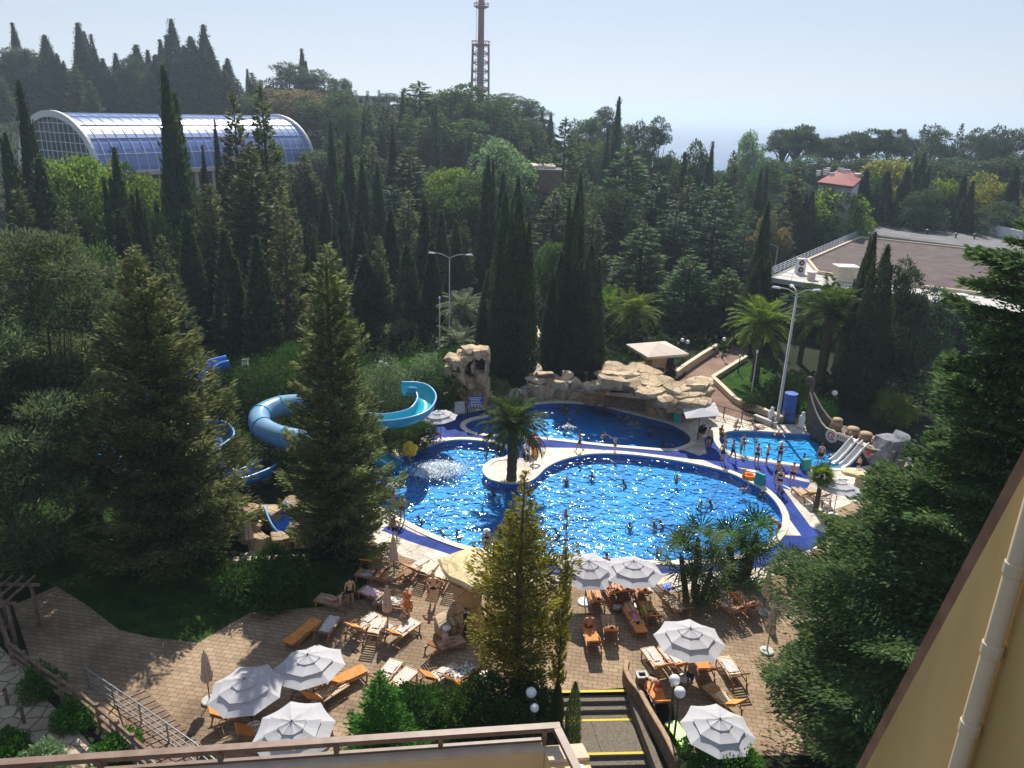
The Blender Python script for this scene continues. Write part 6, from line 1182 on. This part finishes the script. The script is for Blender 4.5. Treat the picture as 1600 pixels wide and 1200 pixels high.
bush_px(226,640,1175,120,70,'dark shrub behind the balcony rail in the middle','ivy',per=420,ll=.16)
bush_px(227,760,1165,120,80,'dark shrub at left of the shaded globe lamps','ivy',per=420,ll=.16)
bush_px(228,820,1140,90,60,'dark shrub at the foot of golden thuja','ivy',per=420,ll=.16)
bush_px(229,5,1190,60,30,'dark green bush at the bottom left corner','hedge',per=420,ll=.14)
bush_px(230,75,1215,50,40,'silvery flowering shrub at bottom left edge','silver',per=220,ll=.14)
for x,y,w_,lb in ((60,1080,70,'leafy vine on timber fence, upper part'),(120,1130,70,'leafy vine on timber fence, middle part'),(185,1175,70,'leafy vine on timber fence, lowest part')): bush_px(int(x+300),x,y,w_*.7,20,lb,'hedge',per=260,ll=.12,name='vine',cat_='vine')
for x,y,w_,h,Y,lm,lb in ((625,506,84,16,88,'yellow','upper sunlit hedge row on the terraced slope'),(640,536,70,16,82,'lime','lower sunlit hedge row on the terraced slope'),(612,560,70,16,78,'conifer_olive','dim hedge row at the foot of the terraced slope'),(626,485,96,20,93,'brownleaf','brown dry hedge row above the terraced slope')):  # sunlight on the upper rows is put into yellow and lime leaf colours
    bush_px(x,x,y,w_,h,lb,lm,Y=Y,per=200,ll=.25,lw=.1,name='hedge',cat_='hedge')
def shrubcy(x,ytop,ybase,wp,label):
    q=G(x,ybase); h=vtop(x,ytop,q); r=wp/2/ppm(q); cr,tb=cypress(int(x),h,r,9000,.09,.035,prof=lambda t:np.minimum(1,t*6+.5)*(1-t**3)**.8); t=tree_obj('column_shrub',label,'shrub',cr,M['conifer_olive'],tb,M['bark']); t.location=q; return t
shrubcy(867,1066,1150,22,'left column-shaped shrub beside the stone stairs'); shrubcy(892,1066,1175,24,'right column-shaped shrub beside the stone stairs'); shrubcy(848,1075,1150,20,'half hidden column-shaped shrub under the golden thuja')
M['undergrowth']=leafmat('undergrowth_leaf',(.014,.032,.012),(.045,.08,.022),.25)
# undergrowth as one mass
g=np.random.default_rng(3); C=[]
from math import hypot
zn=[zz for zz,_ in zones]
def keep(x,y):
    if 44<y<112:
        for zz in zn:
            if inside(x,y,zz): return False
    if x>24 and 68<y<125 and x<110: return False
    return True
Cs=[];Rs=[]
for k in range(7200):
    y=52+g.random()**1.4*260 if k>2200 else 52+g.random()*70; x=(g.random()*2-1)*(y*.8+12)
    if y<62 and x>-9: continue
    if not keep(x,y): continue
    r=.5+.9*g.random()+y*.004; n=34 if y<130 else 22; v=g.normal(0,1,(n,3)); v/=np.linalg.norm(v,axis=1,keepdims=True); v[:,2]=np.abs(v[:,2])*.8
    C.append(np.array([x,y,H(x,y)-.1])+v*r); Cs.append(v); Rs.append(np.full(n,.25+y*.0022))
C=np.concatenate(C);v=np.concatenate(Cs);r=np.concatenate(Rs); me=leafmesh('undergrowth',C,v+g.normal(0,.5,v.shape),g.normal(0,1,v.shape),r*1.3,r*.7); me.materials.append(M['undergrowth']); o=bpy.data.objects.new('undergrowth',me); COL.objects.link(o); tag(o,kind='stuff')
# grass blades on lawns
for nm,zp,n in (('lawn_grass',lawnl,45000),('lawn_grass',lawnr,9000)):
    P_=np.array(zp); lo,hi=P_.min(0),P_.max(0); pts_=[]
    while len(pts_)<n:
        x,y=lo+(hi-lo)*g.random(2)
        if -40<x<40 and inside(x,y,zp) and not inside(x,y,terrace) : pts_.append((x,y,H(x,y)))
    C=np.array(pts_); n=len(C); me=leafmesh(nm,C,UP+g.normal(0,.35,(n,3)),g.normal(0,1,(n,3)),.07+.07*g.random(n),np.full(n,.03)); me.materials.append(M['ivy' if zp is lawnl else 'hedge']); o=bpy.data.objects.new(nm,me); COL.objects.link(o); tag(o,kind='stuff')  # left lawn gets a darker leaf colour for the tree shade there
# ---------- people ----------
M['skin']=mat('skin',(.5,.31,.21),.5,.35,rnd=.3); M['skindark']=mat('tanned_skin',(.31,.165,.1),.45,.4,rnd=.35)
M['hairdark']=mat('dark_hair',(.02,.014,.01),.6,.3); M['hairfair']=mat('fair_hair',(.3,.2,.1),.6,.3); M['hairwhite']=mat('white_hair',(.65,.63,.6),.7,.2)
for k,c in (('black',(.015,.015,.018)),('navy',(.02,.03,.1)),('red',(.45,.03,.03)),('green',(.05,.3,.12)),('orange',(.55,.16,.04)),('whitec',(.7,.7,.68)),('pink',(.55,.2,.25)),('grey',(.2,.2,.22)),('yellowc',(.6,.55,.1)),('floral',(.5,.33,.33))): M['c_'+k]=mat('cloth_'+k,c,.8,.15)
STAND=dict(pel=(0,0,.93),wa=(0,.0,1.08),ch=(0,-.005,1.3),ne=(0,.0,1.47),he=(0,.02,1.56),cr=(0,.015,1.685),
 shL=(-.175,0,1.41),elL=(-.24,-.02,1.13),wrL=(-.25,.06,.88),shR=(.175,0,1.41),elR=(.24,-.02,1.13),wrR=(.25,.06,.88),
 hiL=(-.095,0,.86),knL=(-.11,.03,.48),anL=(-.12,0,.08),toL=(-.13,.16,.03),hiR=(.095,0,.86),knR=(.11,.03,.48),anR=(.12,0,.08),toR=(.13,.16,.03))
RAD=dict(pel=.135,wa=.115,ch=.145,ne=.055,he=.085,cr=.075,sh=.062,el=.042,wr=.027,hi=.088,kn=.055,an=.036,to=.03)
def body(name,J,female=False,upper=False,scale=1.0):
    J={k:Vector(v) for k,v in J.items()}; V=[];E=[];Rr=[];idx={}
    def add(k,p,r,par=None):
        idx[k]=len(V); V.append(p); Rr.append(r); 
        if par is not None: E.append((idx[par],idx[k]))
    add('pel',J['pel'],(RAD['pel']*(1.05 if female else 1),.1)); add('wa',J['wa'],(.105 if female else .12,.085),'pel'); add('ch',J['ch'],(.14 if female else .16,.1),'wa'); add('ne',J['ne'],(.052,.052),'ch'); add('he',J['he'],(.075,.088),'ne'); add('cr',J['cr'],(.07,.085),'he')
    for S in 'LR':
        add('sh'+S,J['sh'+S],(.058,.055),'ch'); add('um'+S,(J['sh'+S]+J['el'+S])/2,(.047,.047),'sh'+S); add('el'+S,J['el'+S],(.038,.038),'um'+S); add('fm'+S,J['el'+S].lerp(J['wr'+S],.35),(.037,.037),'el'+S); add('wr'+S,J['wr'+S],(.024,.024),'fm'+S)
        d=(J['wr'+S]-J['el'+S]).normalized(); sd=d.cross(Vector((0,1,0))); sd=sd.normalized() if sd.length>.1 else Vector((1,0,0))
        pm=J['wr'+S]+d*.075; add('pa'+S,pm,(.033,.02),'wr'+S)
        cv_=d.cross(sd)
        for q in range(4):
            o_=pm+sd*(q-1.5)*.019+d*.02; ln=(.065,.075,.07,.055)[q]; add('f%d'%q+S,o_,(.009,.009),'pa'+S); add('g%d'%q+S,o_+d*ln*.55+cv_*.006,(.008,.008),'f%d'%q+S); add('h%d'%q+S,o_+d*ln*.95+cv_*.022,(.007,.007),'g%d'%q+S)
        o_=J['wr'+S]+d*.03+sd*.03; add('t0'+S,o_,(.012,.012),'wr'+S); add('t1'+S,o_+sd*.028+d*.03,(.009,.009),'t0'+S)
        if not upper:
            add('hi'+S,J['hi'+S],(.09,.092),'pel'); add('tm'+S,(J['hi'+S]+J['kn'+S])/2,(.074,.076),'hi'+S); add('kn'+S,J['kn'+S],(.052,.054),'tm'+S); add('cm'+S,J['kn'+S].lerp(J['an'+S],.3),(.054,.056),'kn'+S); add('an'+S,J['an'+S],(.033,.036),'cm'+S); add('to'+S,J['to'+S],(.036,.022),'an'+S)
    me=bpy.data.meshes.new(name); me.from_pydata([tuple(v*scale) for v in V],E,[]); o=bpy.data.objects.new(name,me); COL.objects.link(o)
    o.modifiers.new('s','SKIN'); sub=o.modifiers.new('u','SUBSURF'); sub.levels=1; sub.render_levels=1
    if not me.skin_vertices:
        bpy.context.view_layer.objects.active=o
        bm=bmesh.new(); bm.from_mesh(me); bm.verts.layers.skin.verify(); bm.to_mesh(me); bm.free()
    sv=me.skin_vertices[0].data
    for i,r in enumerate(Rr): sv[i].radius=(r[0]*scale,r[1]*scale); sv[i].use_root=(i==0)
    dg=bpy.context.evaluated_depsgraph_get(); m2=bpy.data.meshes.new_from_object(o.evaluated_get(dg)); bpy.data.objects.remove(o); bpy.data.meshes.remove(me)
    for p in m2.polygons: p.use_smooth=True
    # face: push a nose, dent the eyes, ears
    hc=J['he'].lerp(J['cr'],.45)*scale; up_=(J['cr']-J['ne']).normalized(); fw=J.get('fw',Vector((0,1,0))); fw=(fw-up_*fw.dot(up_)).normalized(); rt_=fw.cross(up_)
    def nearest(p): return min(m2.vertices,key=lambda v:(v.co-p).length)
    nearest(hc+fw*.11-up_*.02).co+=fw*.022*scale; nearest(hc+rt_*.09).co+=rt_*.02; nearest(hc-rt_*.09).co-=rt_*.02
    segs=[('pel','wa'),('wa','ch'),('ch','ne'),('he','cr'),('ne','he')]+[(a+S,b+S) for S in 'LR' for a,b in (('sh','el'),('el','wr'))]+([] if upper else [(a+S,b+S) for S in 'LR' for a,b in (('hi','kn'),('kn','an'))])
    def bone(p):
        best=None
        for a,b in segs:
            A_,B_=J[a]*scale,J[b]*scale; t=max(0,min(1,(p-A_).dot(B_-A_)/max(1e-6,(B_-A_).length_squared))); d=(p-A_.lerp(B_,t)).length
            if best is None or d<best[0]: best=(d,a[:2],t)
        return best
    def shell(nm,test,off,m_):
        keep=[]
        for f in m2.polygons:
            c=f.center; 
            if test(c,bone(c),f.normal): keep.append(f)
        if not keep: return None
        used=sorted({i for f in keep for i in f.vertices}); mp={v:i for i,v in enumerate(used)}
        b=MB(); b.add([m2.vertices[i].co+m2.vertices[i].normal*off for i in used],[[mp[i] for i in f.vertices] for f in keep]); return (nm,b,m_)
    J2=J
    return m2,shell,hc,fw,up_,J,scale
def hairtest(hc,fw,up_,s):
    return lambda c,b,n:(c-hc).length<.16*s and b[1] in('he','cr') and ((c-hc).normalized().dot(fw)<.35 and (c-hc).dot(up_)>-.06*s or (c-hc).dot(up_)>.05*s)
def trunks(J,s,long=.35): return lambda c,b,n:(b[1]=='hi' and b[2]<long) or (b[1]=='pe' and b[2]<.55)
def brief(c,b,n): return (b[1]=='hi' and b[2]<.06) or (b[1]=='pe' and b[2]<.35)
def bra(c,b,n): return b[1]=='wa' and .55<b[2]<.98
def shirt(c,b,n): return b[1] in('wa','ch','pe') and not(b[1]=='ch' and b[2]>.55) or (b[1]=='sh' and b[2]<.55)
def dress(c,b,n): return shirt(c,b,n) or (b[1]=='hi' and b[2]<.7)
def make(name,J,parts_,hair='hairdark',skin='skin',female=False,upper=False,scale=1.0,hat=None):
    m2,shell,hc,fw,up_,Jv,s=body(name,J,female,upper,scale); m2.materials.append(M[skin]); m2.name='person'
    o=bpy.data.objects.new('person',m2); COL.objects.link(o)
    h=shell('hair',hairtest(hc,fw,up_,s),.014*s,hair)
    if h: h[1].build('hair',M[h[2]],o,smooth=True)
    if hat: b=MB(); b.ell(hc+up_*.05,(.125*s,.125*s,.1*s)); b.lathe([(.19,0),(.2,.015),(.1,.03)],14,hc+up_*.05-Vector((0,0,.01))); b.build('hat',M[hat],o,smooth=True)
    for nm,test,off,m_ in parts_:
        q=shell(nm,test,off,m_)
        if q: q[1].build(nm,M[m_],o,smooth=True)
    o['category']='person'; return o
def mod(base,**k): d=dict(base); d.update(k); return d
HIPS=mod(STAND,elL=(-.36,-.1,1.17),wrL=(-.2,.04,1.0),elR=(.36,-.1,1.17),wrR=(.2,.04,1.0))
WALK=mod(STAND,knL=(-.1,.2,.5),anL=(-.1,.22,.1),toL=(-.1,.38,.06),knR=(.1,-.06,.47),anR=(.1,-.3,.12),toR=(.1,-.2,.03),wrL=(-.24,-.1,.9),wrR=(.26,.22,.95))
BEND=mod(STAND,pel=(0,-.12,.88),wa=(0,.02,1.0),ch=(0,.22,1.1),ne=(0,.38,1.16),he=(0,.46,1.17),cr=(0,.57,1.2),shL=(-.17,.32,1.1),shR=(.17,.32,1.1),elL=(-.2,.4,.82),wrL=(-.16,.46,.58),elR=(.2,.4,.82),wrR=(.16,.46,.58),hiL=(-.095,-.1,.82),hiR=(.095,-.1,.82),knL=(-.11,.02,.46),knR=(.11,.05,.46),fw=(0,.4,-.9))
CROUCH=mod(STAND,pel=(0,-.1,.28),wa=(0,-.06,.42),ch=(0,.05,.62),ne=(0,.1,.78),he=(0,.14,.86),cr=(0,.16,.98),shL=(-.17,.05,.72),shR=(.17,.05,.72),elL=(-.22,.25,.55),wrL=(-.1,.42,.5),elR=(.22,.25,.55),wrR=(.1,.42,.5),hiL=(-.095,-.08,.24),hiR=(.095,-.08,.24),knL=(-.18,.34,.44),knR=(.18,.34,.44),anL=(-.14,.14,.08),anR=(.14,.14,.08),toL=(-.15,.3,.03),toR=(.15,.3,.03))
SIT=mod(STAND,pel=(0,0,.12),wa=(0,-.03,.28),ch=(0,-.02,.5),ne=(0,.03,.66),he=(0,.06,.75),cr=(0,.07,.87),shL=(-.175,0,.6),shR=(.175,0,.6),elL=(-.26,.05,.34),wrL=(-.18,.26,.22),elR=(.26,.05,.34),wrR=(.18,.26,.22),hiL=(-.095,.04,.1),hiR=(.095,.04,.1),knL=(-.13,.46,.14),knR=(.13,.44,.14),anL=(-.13,.5,-.28),anR=(.13,.5,-.28),toL=(-.13,.64,-.34),toR=(.13,.64,-.34))
CHAIRSIT=mod(SIT)
LSIT=mod(SIT,anL=(-.15,.86,.08),toL=(-.16,.9,.2),anR=(.13,.86,.08),toR=(.14,.9,.2),knL=(-.13,.46,.2),knR=(.13,.46,.16),pel=(0,0,.11),wa=(0,-.1,.22),ch=(0,-.28,.36),ne=(0,-.4,.48),he=(0,-.45,.55),cr=(0,-.5,.66),shL=(-.175,-.36,.42),shR=(.175,-.36,.42),elL=(-.3,-.5,.2),wrL=(-.28,-.3,.06),elR=(.3,-.5,.2),wrR=(.28,-.3,.06))
# lying on a lounger: origin at hinge, backrest toward -y, seat height 0
c4,s4=math.cos(R(40)),math.sin(R(40))
LIE=mod(STAND,pel=(0,.08,.11),wa=(0,-.06,.17),ch=(0,-.22,.32),ne=(0,-.35,.43),he=(0,-.41,.5),cr=(0,-.5,.58),shL=(-.175,-.3,.37),shR=(.175,-.3,.37),elL=(-.27,-.18,.2),wrL=(-.2,.05,.18),elR=(.27,-.18,.2),wrR=(.2,.05,.18),hiL=(-.095,.14,.1),hiR=(.095,.14,.1),knL=(-.12,.54,.3),knR=(.12,.58,.12),anL=(-.12,.86,.08),anR=(.13,1.0,.07),toL=(-.12,.98,.16),toR=(.15,1.04,.2),fw=(0,.6,.8))
PRONE=mod(STAND,pel=(0,.25,.13),wa=(0,.1,.13),ch=(0,-.12,.13),ne=(0,-.3,.13),he=(0,-.39,.13),cr=(0,-.52,.12),shL=(-.175,-.24,.12),shR=(.175,-.24,.12),elL=(-.34,-.4,.08),wrL=(-.16,-.6,.07),elR=(.34,-.4,.08),wrR=(.16,-.6,.07),hiL=(-.095,.32,.12),hiR=(.095,.32,.12),knL=(-.12,.74,.1),knR=(.12,.74,.1),anL=(-.13,1.13,.1),anR=(.13,1.13,.1),toL=(-.14,1.25,.06),toR=(.14,1.25,.06),fw=(0,0,-1))
SWIM=dict(pel=(0,-.25,-.5),wa=(0,-.2,-.35),ch=(0,-.1,-.18),ne=(0,.0,-.04),he=(0,.03,.05),cr=(0,.03,.17),shL=(-.175,-.04,-.1),shR=(.175,-.04,-.1),elL=(-.38,.12,-.12),wrL=(-.42,.36,-.06),elR=(.38,.12,-.12),wrR=(.3,.4,-.08))
WADE=dict(pel=(0,0,-.25),wa=(0,0,-.1),ch=(0,0,.12),ne=(0,0,.29),he=(0,.02,.38),cr=(0,.02,.5),shL=(-.175,0,.23),shR=(.175,0,.23),elL=(-.36,.06,.08),wrL=(-.38,.28,.05),elR=(.36,.06,.08),wrR=(.36,.26,.12))
ARMUP=mod(WADE,elR=(.3,.05,.42),wrR=(.25,.1,.66))
PP={}
def PPro(k,*a,**kw): PP[k]=[make('person',*a,**kw),False]
PPro('hips',HIPS,[('swim_briefs',brief,.012,'c_black')]); PPro('stand',STAND,[('swim_trunks',trunks(0,0,.4),.014,'c_navy')]); PPro('walk',WALK,[('swim_trunks',trunks(0,0,.35),.014,'c_navy')],skin='skindark')
PPro('fhips',HIPS,[('bikini_bottom',brief,.012,'c_black'),('bikini_top',bra,.012,'c_black')],female=True,skin='skindark',hat='c_whitec'); PPro('fstand',STAND,[('swimsuit_bottom',brief,.012,'c_black'),('swimsuit_top',bra,.012,'c_black')],female=True)
PPro('child',mod(STAND,wrL=(-.2,.2,1.0)),[('swim_trunks',trunks(0,0,.4),.014,'c_green')],scale=.68,hair='hairfair'); PPro('dressed',mod(STAND,elR=(.24,.1,1.15),wrR=(.2,.3,1.1)),[('shirt',shirt,.02,'c_black'),('trousers',lambda c,b,n:b[1] in('hi','kn','pe'),.022,'c_black')])
PPro('guard',SIT,[('shirt',shirt,.02,'c_red'),('shorts',trunks(0,0,.5),.02,'c_red')],skin='skindark'); PPro('guardstand',STAND,[('shirt',shirt,.02,'c_red'),('shorts',trunks(0,0,.5),.02,'c_red')],skin='skindark')
PPro('wrap',mod(STAND,elL=(-.2,.1,1.15),wrL=(-.05,.16,1.15),elR=(.2,.1,1.15),wrR=(.05,.16,1.2)),[('towel_wrap',dress,.035,'c_orange')],female=True,hair='hairfair')
PPro('bend',BEND,[('swim_trunks',trunks(0,0,.3),.014,'c_red')]); PPro('crouch',CROUCH,[('swim_trunks',trunks(0,0,.3),.014,'c_grey')]); PPro('sit',SIT,[('swim_trunks',trunks(0,0,.3),.014,'c_black')],skin='skindark'); PPro('lsit',LSIT,[('bikini_bottom',brief,.012,'c_red'),('bikini_top',bra,.012,'c_red')],female=True)
PPro('lie',LIE,[('swim_trunks',trunks(0,0,.2),.012,'c_black')],skin='skindark'); PPro('flie',LIE,[('bikini_bottom',brief,.012,'c_orange'),('bikini_top',bra,.012,'c_orange')],female=True); PPro('prone',PRONE,[('shorts',trunks(0,0,.3),.015,'c_grey'),('striped_top',lambda c,b,n:shirt(c,b,n) and b[1]!='sh',.015,'c_pink')],female=True)
PPro('old',SIT,[('floral_shirt',shirt,.025,'c_floral'),('shorts',trunks(0,0,.7),.02,'c_floral')],hair='hairwhite',hat='c_whitec')
PPro('swim',SWIM,[],upper=True,skin='skindark'); PPro('float',mod(SWIM,elL=(-.26,.1,-.25),wrL=(-.2,.34,-.2),elR=(.25,.14,-.22),wrR=(.16,.36,-.16)),[],upper=True); PPro('crawl',mod(SWIM,elR=(.2,.26,-.02),wrR=(.12,.5,-.03),elL=(-.26,-.3,-.2),wrL=(-.24,-.55,-.2)),[],upper=True,skin='skindark',hair='hairfair'); PPro('wade',WADE,[],upper=True,skin='skindark'); PPro('armup',ARMUP,[],upper=True); PPro('fwade',WADE,[('bikini_top',bra,.012,'c_red')],upper=True,female=True,hair='hairfair')
def recolor(o,part,mt):
    for ch in o.children:
        if ch.name.split('.')[0]==part: ch.material_slots[0].link='OBJECT'; ch.material_slots[0].material=M[mt]
def person(k,q,face,label,z=0,cl=None,group=None,sc2=1.0):
    P=PP[k]; o=P[0] if not P[1] else dup(P[0]); P[1]=True
    if 'group' in o.keys(): del o['group']
    o.location=(q[0],q[1],z if z is not None else q[2]); o.rotation_euler=(0,0,R(face)); o.scale=(sc2,)*3; o['label']=label
    if group: o['group']=group
    if cl: [recolor(o,p,m_) for p,m_ in cl.items()]
    return o
g_=lambda x,y,z=0:G(x,y,z)
# face angle: 0 looks away from camera (+y), 180 towards camera
for k,x,y,a,l,kw in (('hips',677,942,180,'man in black briefs with hands on hips between the left loungers',{}),('wrap',637,966,150,'woman wrapped in an orange towel beside the folded umbrella',{}),('dressed',727,998,90,'waiter in black clothes beside the stem of the rock parasol',{}),
 ('stand',629,814,-20,'tall bare-chested man at the main pool edge near the shaggy conifer',{}),('walk',616,806,60,'smaller man walking just left of the tall man by pool edge',{}),('stand',617,846,0,'slim person behind the poolside folded umbrella',dict(sc2=.95)),
 ('stand',1128,723,-160,'man at left end of the row standing between the pools',{}),('walk',1143,720,-120,'second man from left in the row standing between the pools',{}),('child',1157,712,40,'child standing in the row between the pools',{}),('fstand',1181,727,-30,'woman in white cap, middle of the row between the pools',{}),('hips',1197,727,60,'broad man with bent arms right of the white-capped woman',dict(cl={'swim_briefs':'c_navy'})),
 ('fhips',1217,725,0,'woman with hands on hips at right end of the row',{}),('stand',1212,755,10,'red-shouldered man on the blue tiles below the row',dict(cl={'swim_trunks':'c_navy'})),('fstand',1216,769,160,'woman with a white towel nearest the camera on blue tiles',{}),
 ('stand',1280,727,0,'muscular man standing with his back turned at the children pool',dict(cl={'swim_trunks':'c_black'})),('bend',1213,840,70,'man in red trunks bending over a child at main pool edge',{}),('child',1203,846,-60,'small child held by the man in red trunks',dict(sc2=.8)),('child',1340,737,10,'boy in dark trunks at right end of the children pool',dict(cl={'swim_trunks':'c_navy'})),
 ('guardstand',829,708,190,'lifeguard in red standing beside the palm on the island',{}),('dressed',1051,592,200,'kiosk attendant in dark clothes under the pyramid roof',{}),('crouch',1149,672,200,'crouching man at far edge of the children pool',{}),('fstand',548,948,30,'woman with a yellow towel on her shoulders by the lawn edge',dict(cl={'swimsuit_top':'c_yellowc'}))):
    person(k,g_(x,y),a,l,**kw)
person('guard',g_(678,689),-70,'seated lifeguard in red under the pinkish umbrella',z=.4); person('sit',g_(1126,681),-60,'man sitting on the left edge of the children pool',z=.02); person('lsit',g_(1182,671),-70,'woman in red bikini sitting at far edge of the children pool',z=.02)
person('sit',G(1321,686,.65),ang*57.3-90+180,'child sliding down the left white slide of the ship',z=.55,sc2=.7); person('guard',g_(1098,686),130,'person on the folding chair under the striped parasol',z=.4,cl={'shirt':'c_black','shorts':'c_black'})
person('child',pb_+Vector((math.cos(ang),math.sin(ang),0))*Ls*.47+Vector((.4,.9,0)),200,'child standing on the play ship above white slides',z=.7,sc2=.85)
def onl(k,i,label,y0=0,z0=.4,cl=None,face=0,sc2=1):
    L=LD[i]; q=L.matrix_basis@Vector((0,y0,z0)); o=person(k,q,math.degrees(L.rotation_euler.z)+face,label,z=q.z,cl=cl,sc2=sc2); return o
onl('old',21,'seated person in white hat and floral shirt near the waiter',.3,.38); onl('flie',26,'sunbather at left end of the poolside row'); onl('lie',27,'tanned sunbather, second in the poolside row'); onl('flie',28,'sunbather in orange in middle of the poolside row',cl={'bikini_bottom':'c_orange'}); onl('lie',29,'sunbather with raised knee at right end of poolside row',cl={'swim_trunks':'c_orange'})
onl('sit',32,'man sitting with his back turned on far end of orange lounger',1.0,.36,face=0); onl('lie',33,'white-haired sunbather right of the orange lounger'); onl('prone',34,'woman in striped top and grey shorts lying face down',.25,.4); onl('lie',35,'sunbather beside the hanging lime green towel'); onl('flie',42,'sunbather in dappled shade right of the fan palms'); onl('flie',43,'second sunbather in the dappled shade by folded umbrella',cl={'bikini_bottom':'c_red','bikini_top':'c_red'}); onl('lsit',5,'person in pink on the shady lounger near the lawn',.2,.4,cl={'bikini_top':'c_pink','bikini_bottom':'c_pink'}); onl('bend',40,'bending sunbather beside the globe lamps',.5,.0,face=100); onl('lie',12,'dark figure resting behind the poolside folded umbrella')
WL=-.12
sw=[('main',[('swim',771,716),('swim',768,765),('swim',885,748),('swim',974,752),('armup',1057,752),('wade',884,806),('swim',868,828),('swim',984,820),('swim',1022,818),('swim',1032,815),('swim',1060,832),('swim',1027,862),('swim',714,834),('swim',689,830),('swim',654,809),('swim',1095,786),('armup',1162,768),('swim',1190,770),('swim',925,742),('swim',1110,783)],'in the main pool'),
('upper',[('swim',878,634),('swim',885,640),('swim',904,639),('swim',892,659),('swim',886,670),('wade',944,684),('swim',950,641),('swim',969,651),('wade',981,656),('swim',995,655),('swim',1017,674),('swim',1038,690),('swim',1051,698),('swim',940,637)],'in the upper pool'),
('kids',[('fwade',1132,690),('fwade',1216,680),('wade',1256,717),('swim',1297,722),('fwade',1352,719),('swim',1362,716)],'in the children pool')]
for nm,L,w_ in sw:
    L=sorted(L,key=lambda q:q[1])
    for i,(k,x,y) in enumerate(L):
        if k=='swim' and i%3!=0: k=('float','crawl')[i%2]
        q=G(x,y,WL); person(k,q,random.uniform(0,360),('person '+('swimming, ' if k in('swim','float','crawl') else 'standing chest-deep, ')+nth(i,len(L))+' of the bathers '+w_).replace('  ',' '),z=WL,group='bathers '+w_,sc2=random.uniform(.92,1.05))
# more bathers around the pools
for k,x,y,a,l,kw in (('fstand',1160,707,170,'girl in a dark swimsuit just behind the child between pools',dict(sc2=.85)),('stand',1106,700,20,'man standing at the foot of the striped parasol',{}),('walk',905,706,80,'man walking along the blue strip above the main pool',{}),
 ('child',960,706,-60,'child running on the cream deck between upper and main pool',{}),('hips',1236,758,-40,'man with hands on hips beside the small palm',{}),('fhips',760,870,150,'woman with hands on hips behind the golden thuja at pool edge',{}),('sit',880,882,0,'person sitting on the main pool edge by the poolside umbrella',{}),
 ('stand',945,908,-30,'man standing on cream deck behind the poolside row of loungers',{}),('fstand',1108,912,60,'woman standing under the left fan palms',{}),('walk',1075,1080,-30,'man walking past the loungers towards the globe lamps',{}),('child',1180,700,0,'small child paddling at left side of the children pool',dict(sc2=.8))):
    person(k,g_(x,y),a,l,**kw)
# ---------- haze ----------
hm=bpy.data.materials.new('haze'); hm.use_nodes=True; n=hm.node_tree; n.nodes.clear()
o=n.nodes.new('ShaderNodeOutputMaterial'); pv=n.nodes.new('ShaderNodeVolumePrincipled')
pv.inputs['Color'].default_value=(.68,.83,1,1); pv.inputs['Density'].default_value=.00034; pv.inputs['Anisotropy'].default_value=.35
n.links.new(pv.outputs[0],o.inputs['Volume'])
b=MB(); b.box((0,30000,14),(92000,61200,150)); tag(b.build('haze',hm),kind='stuff')
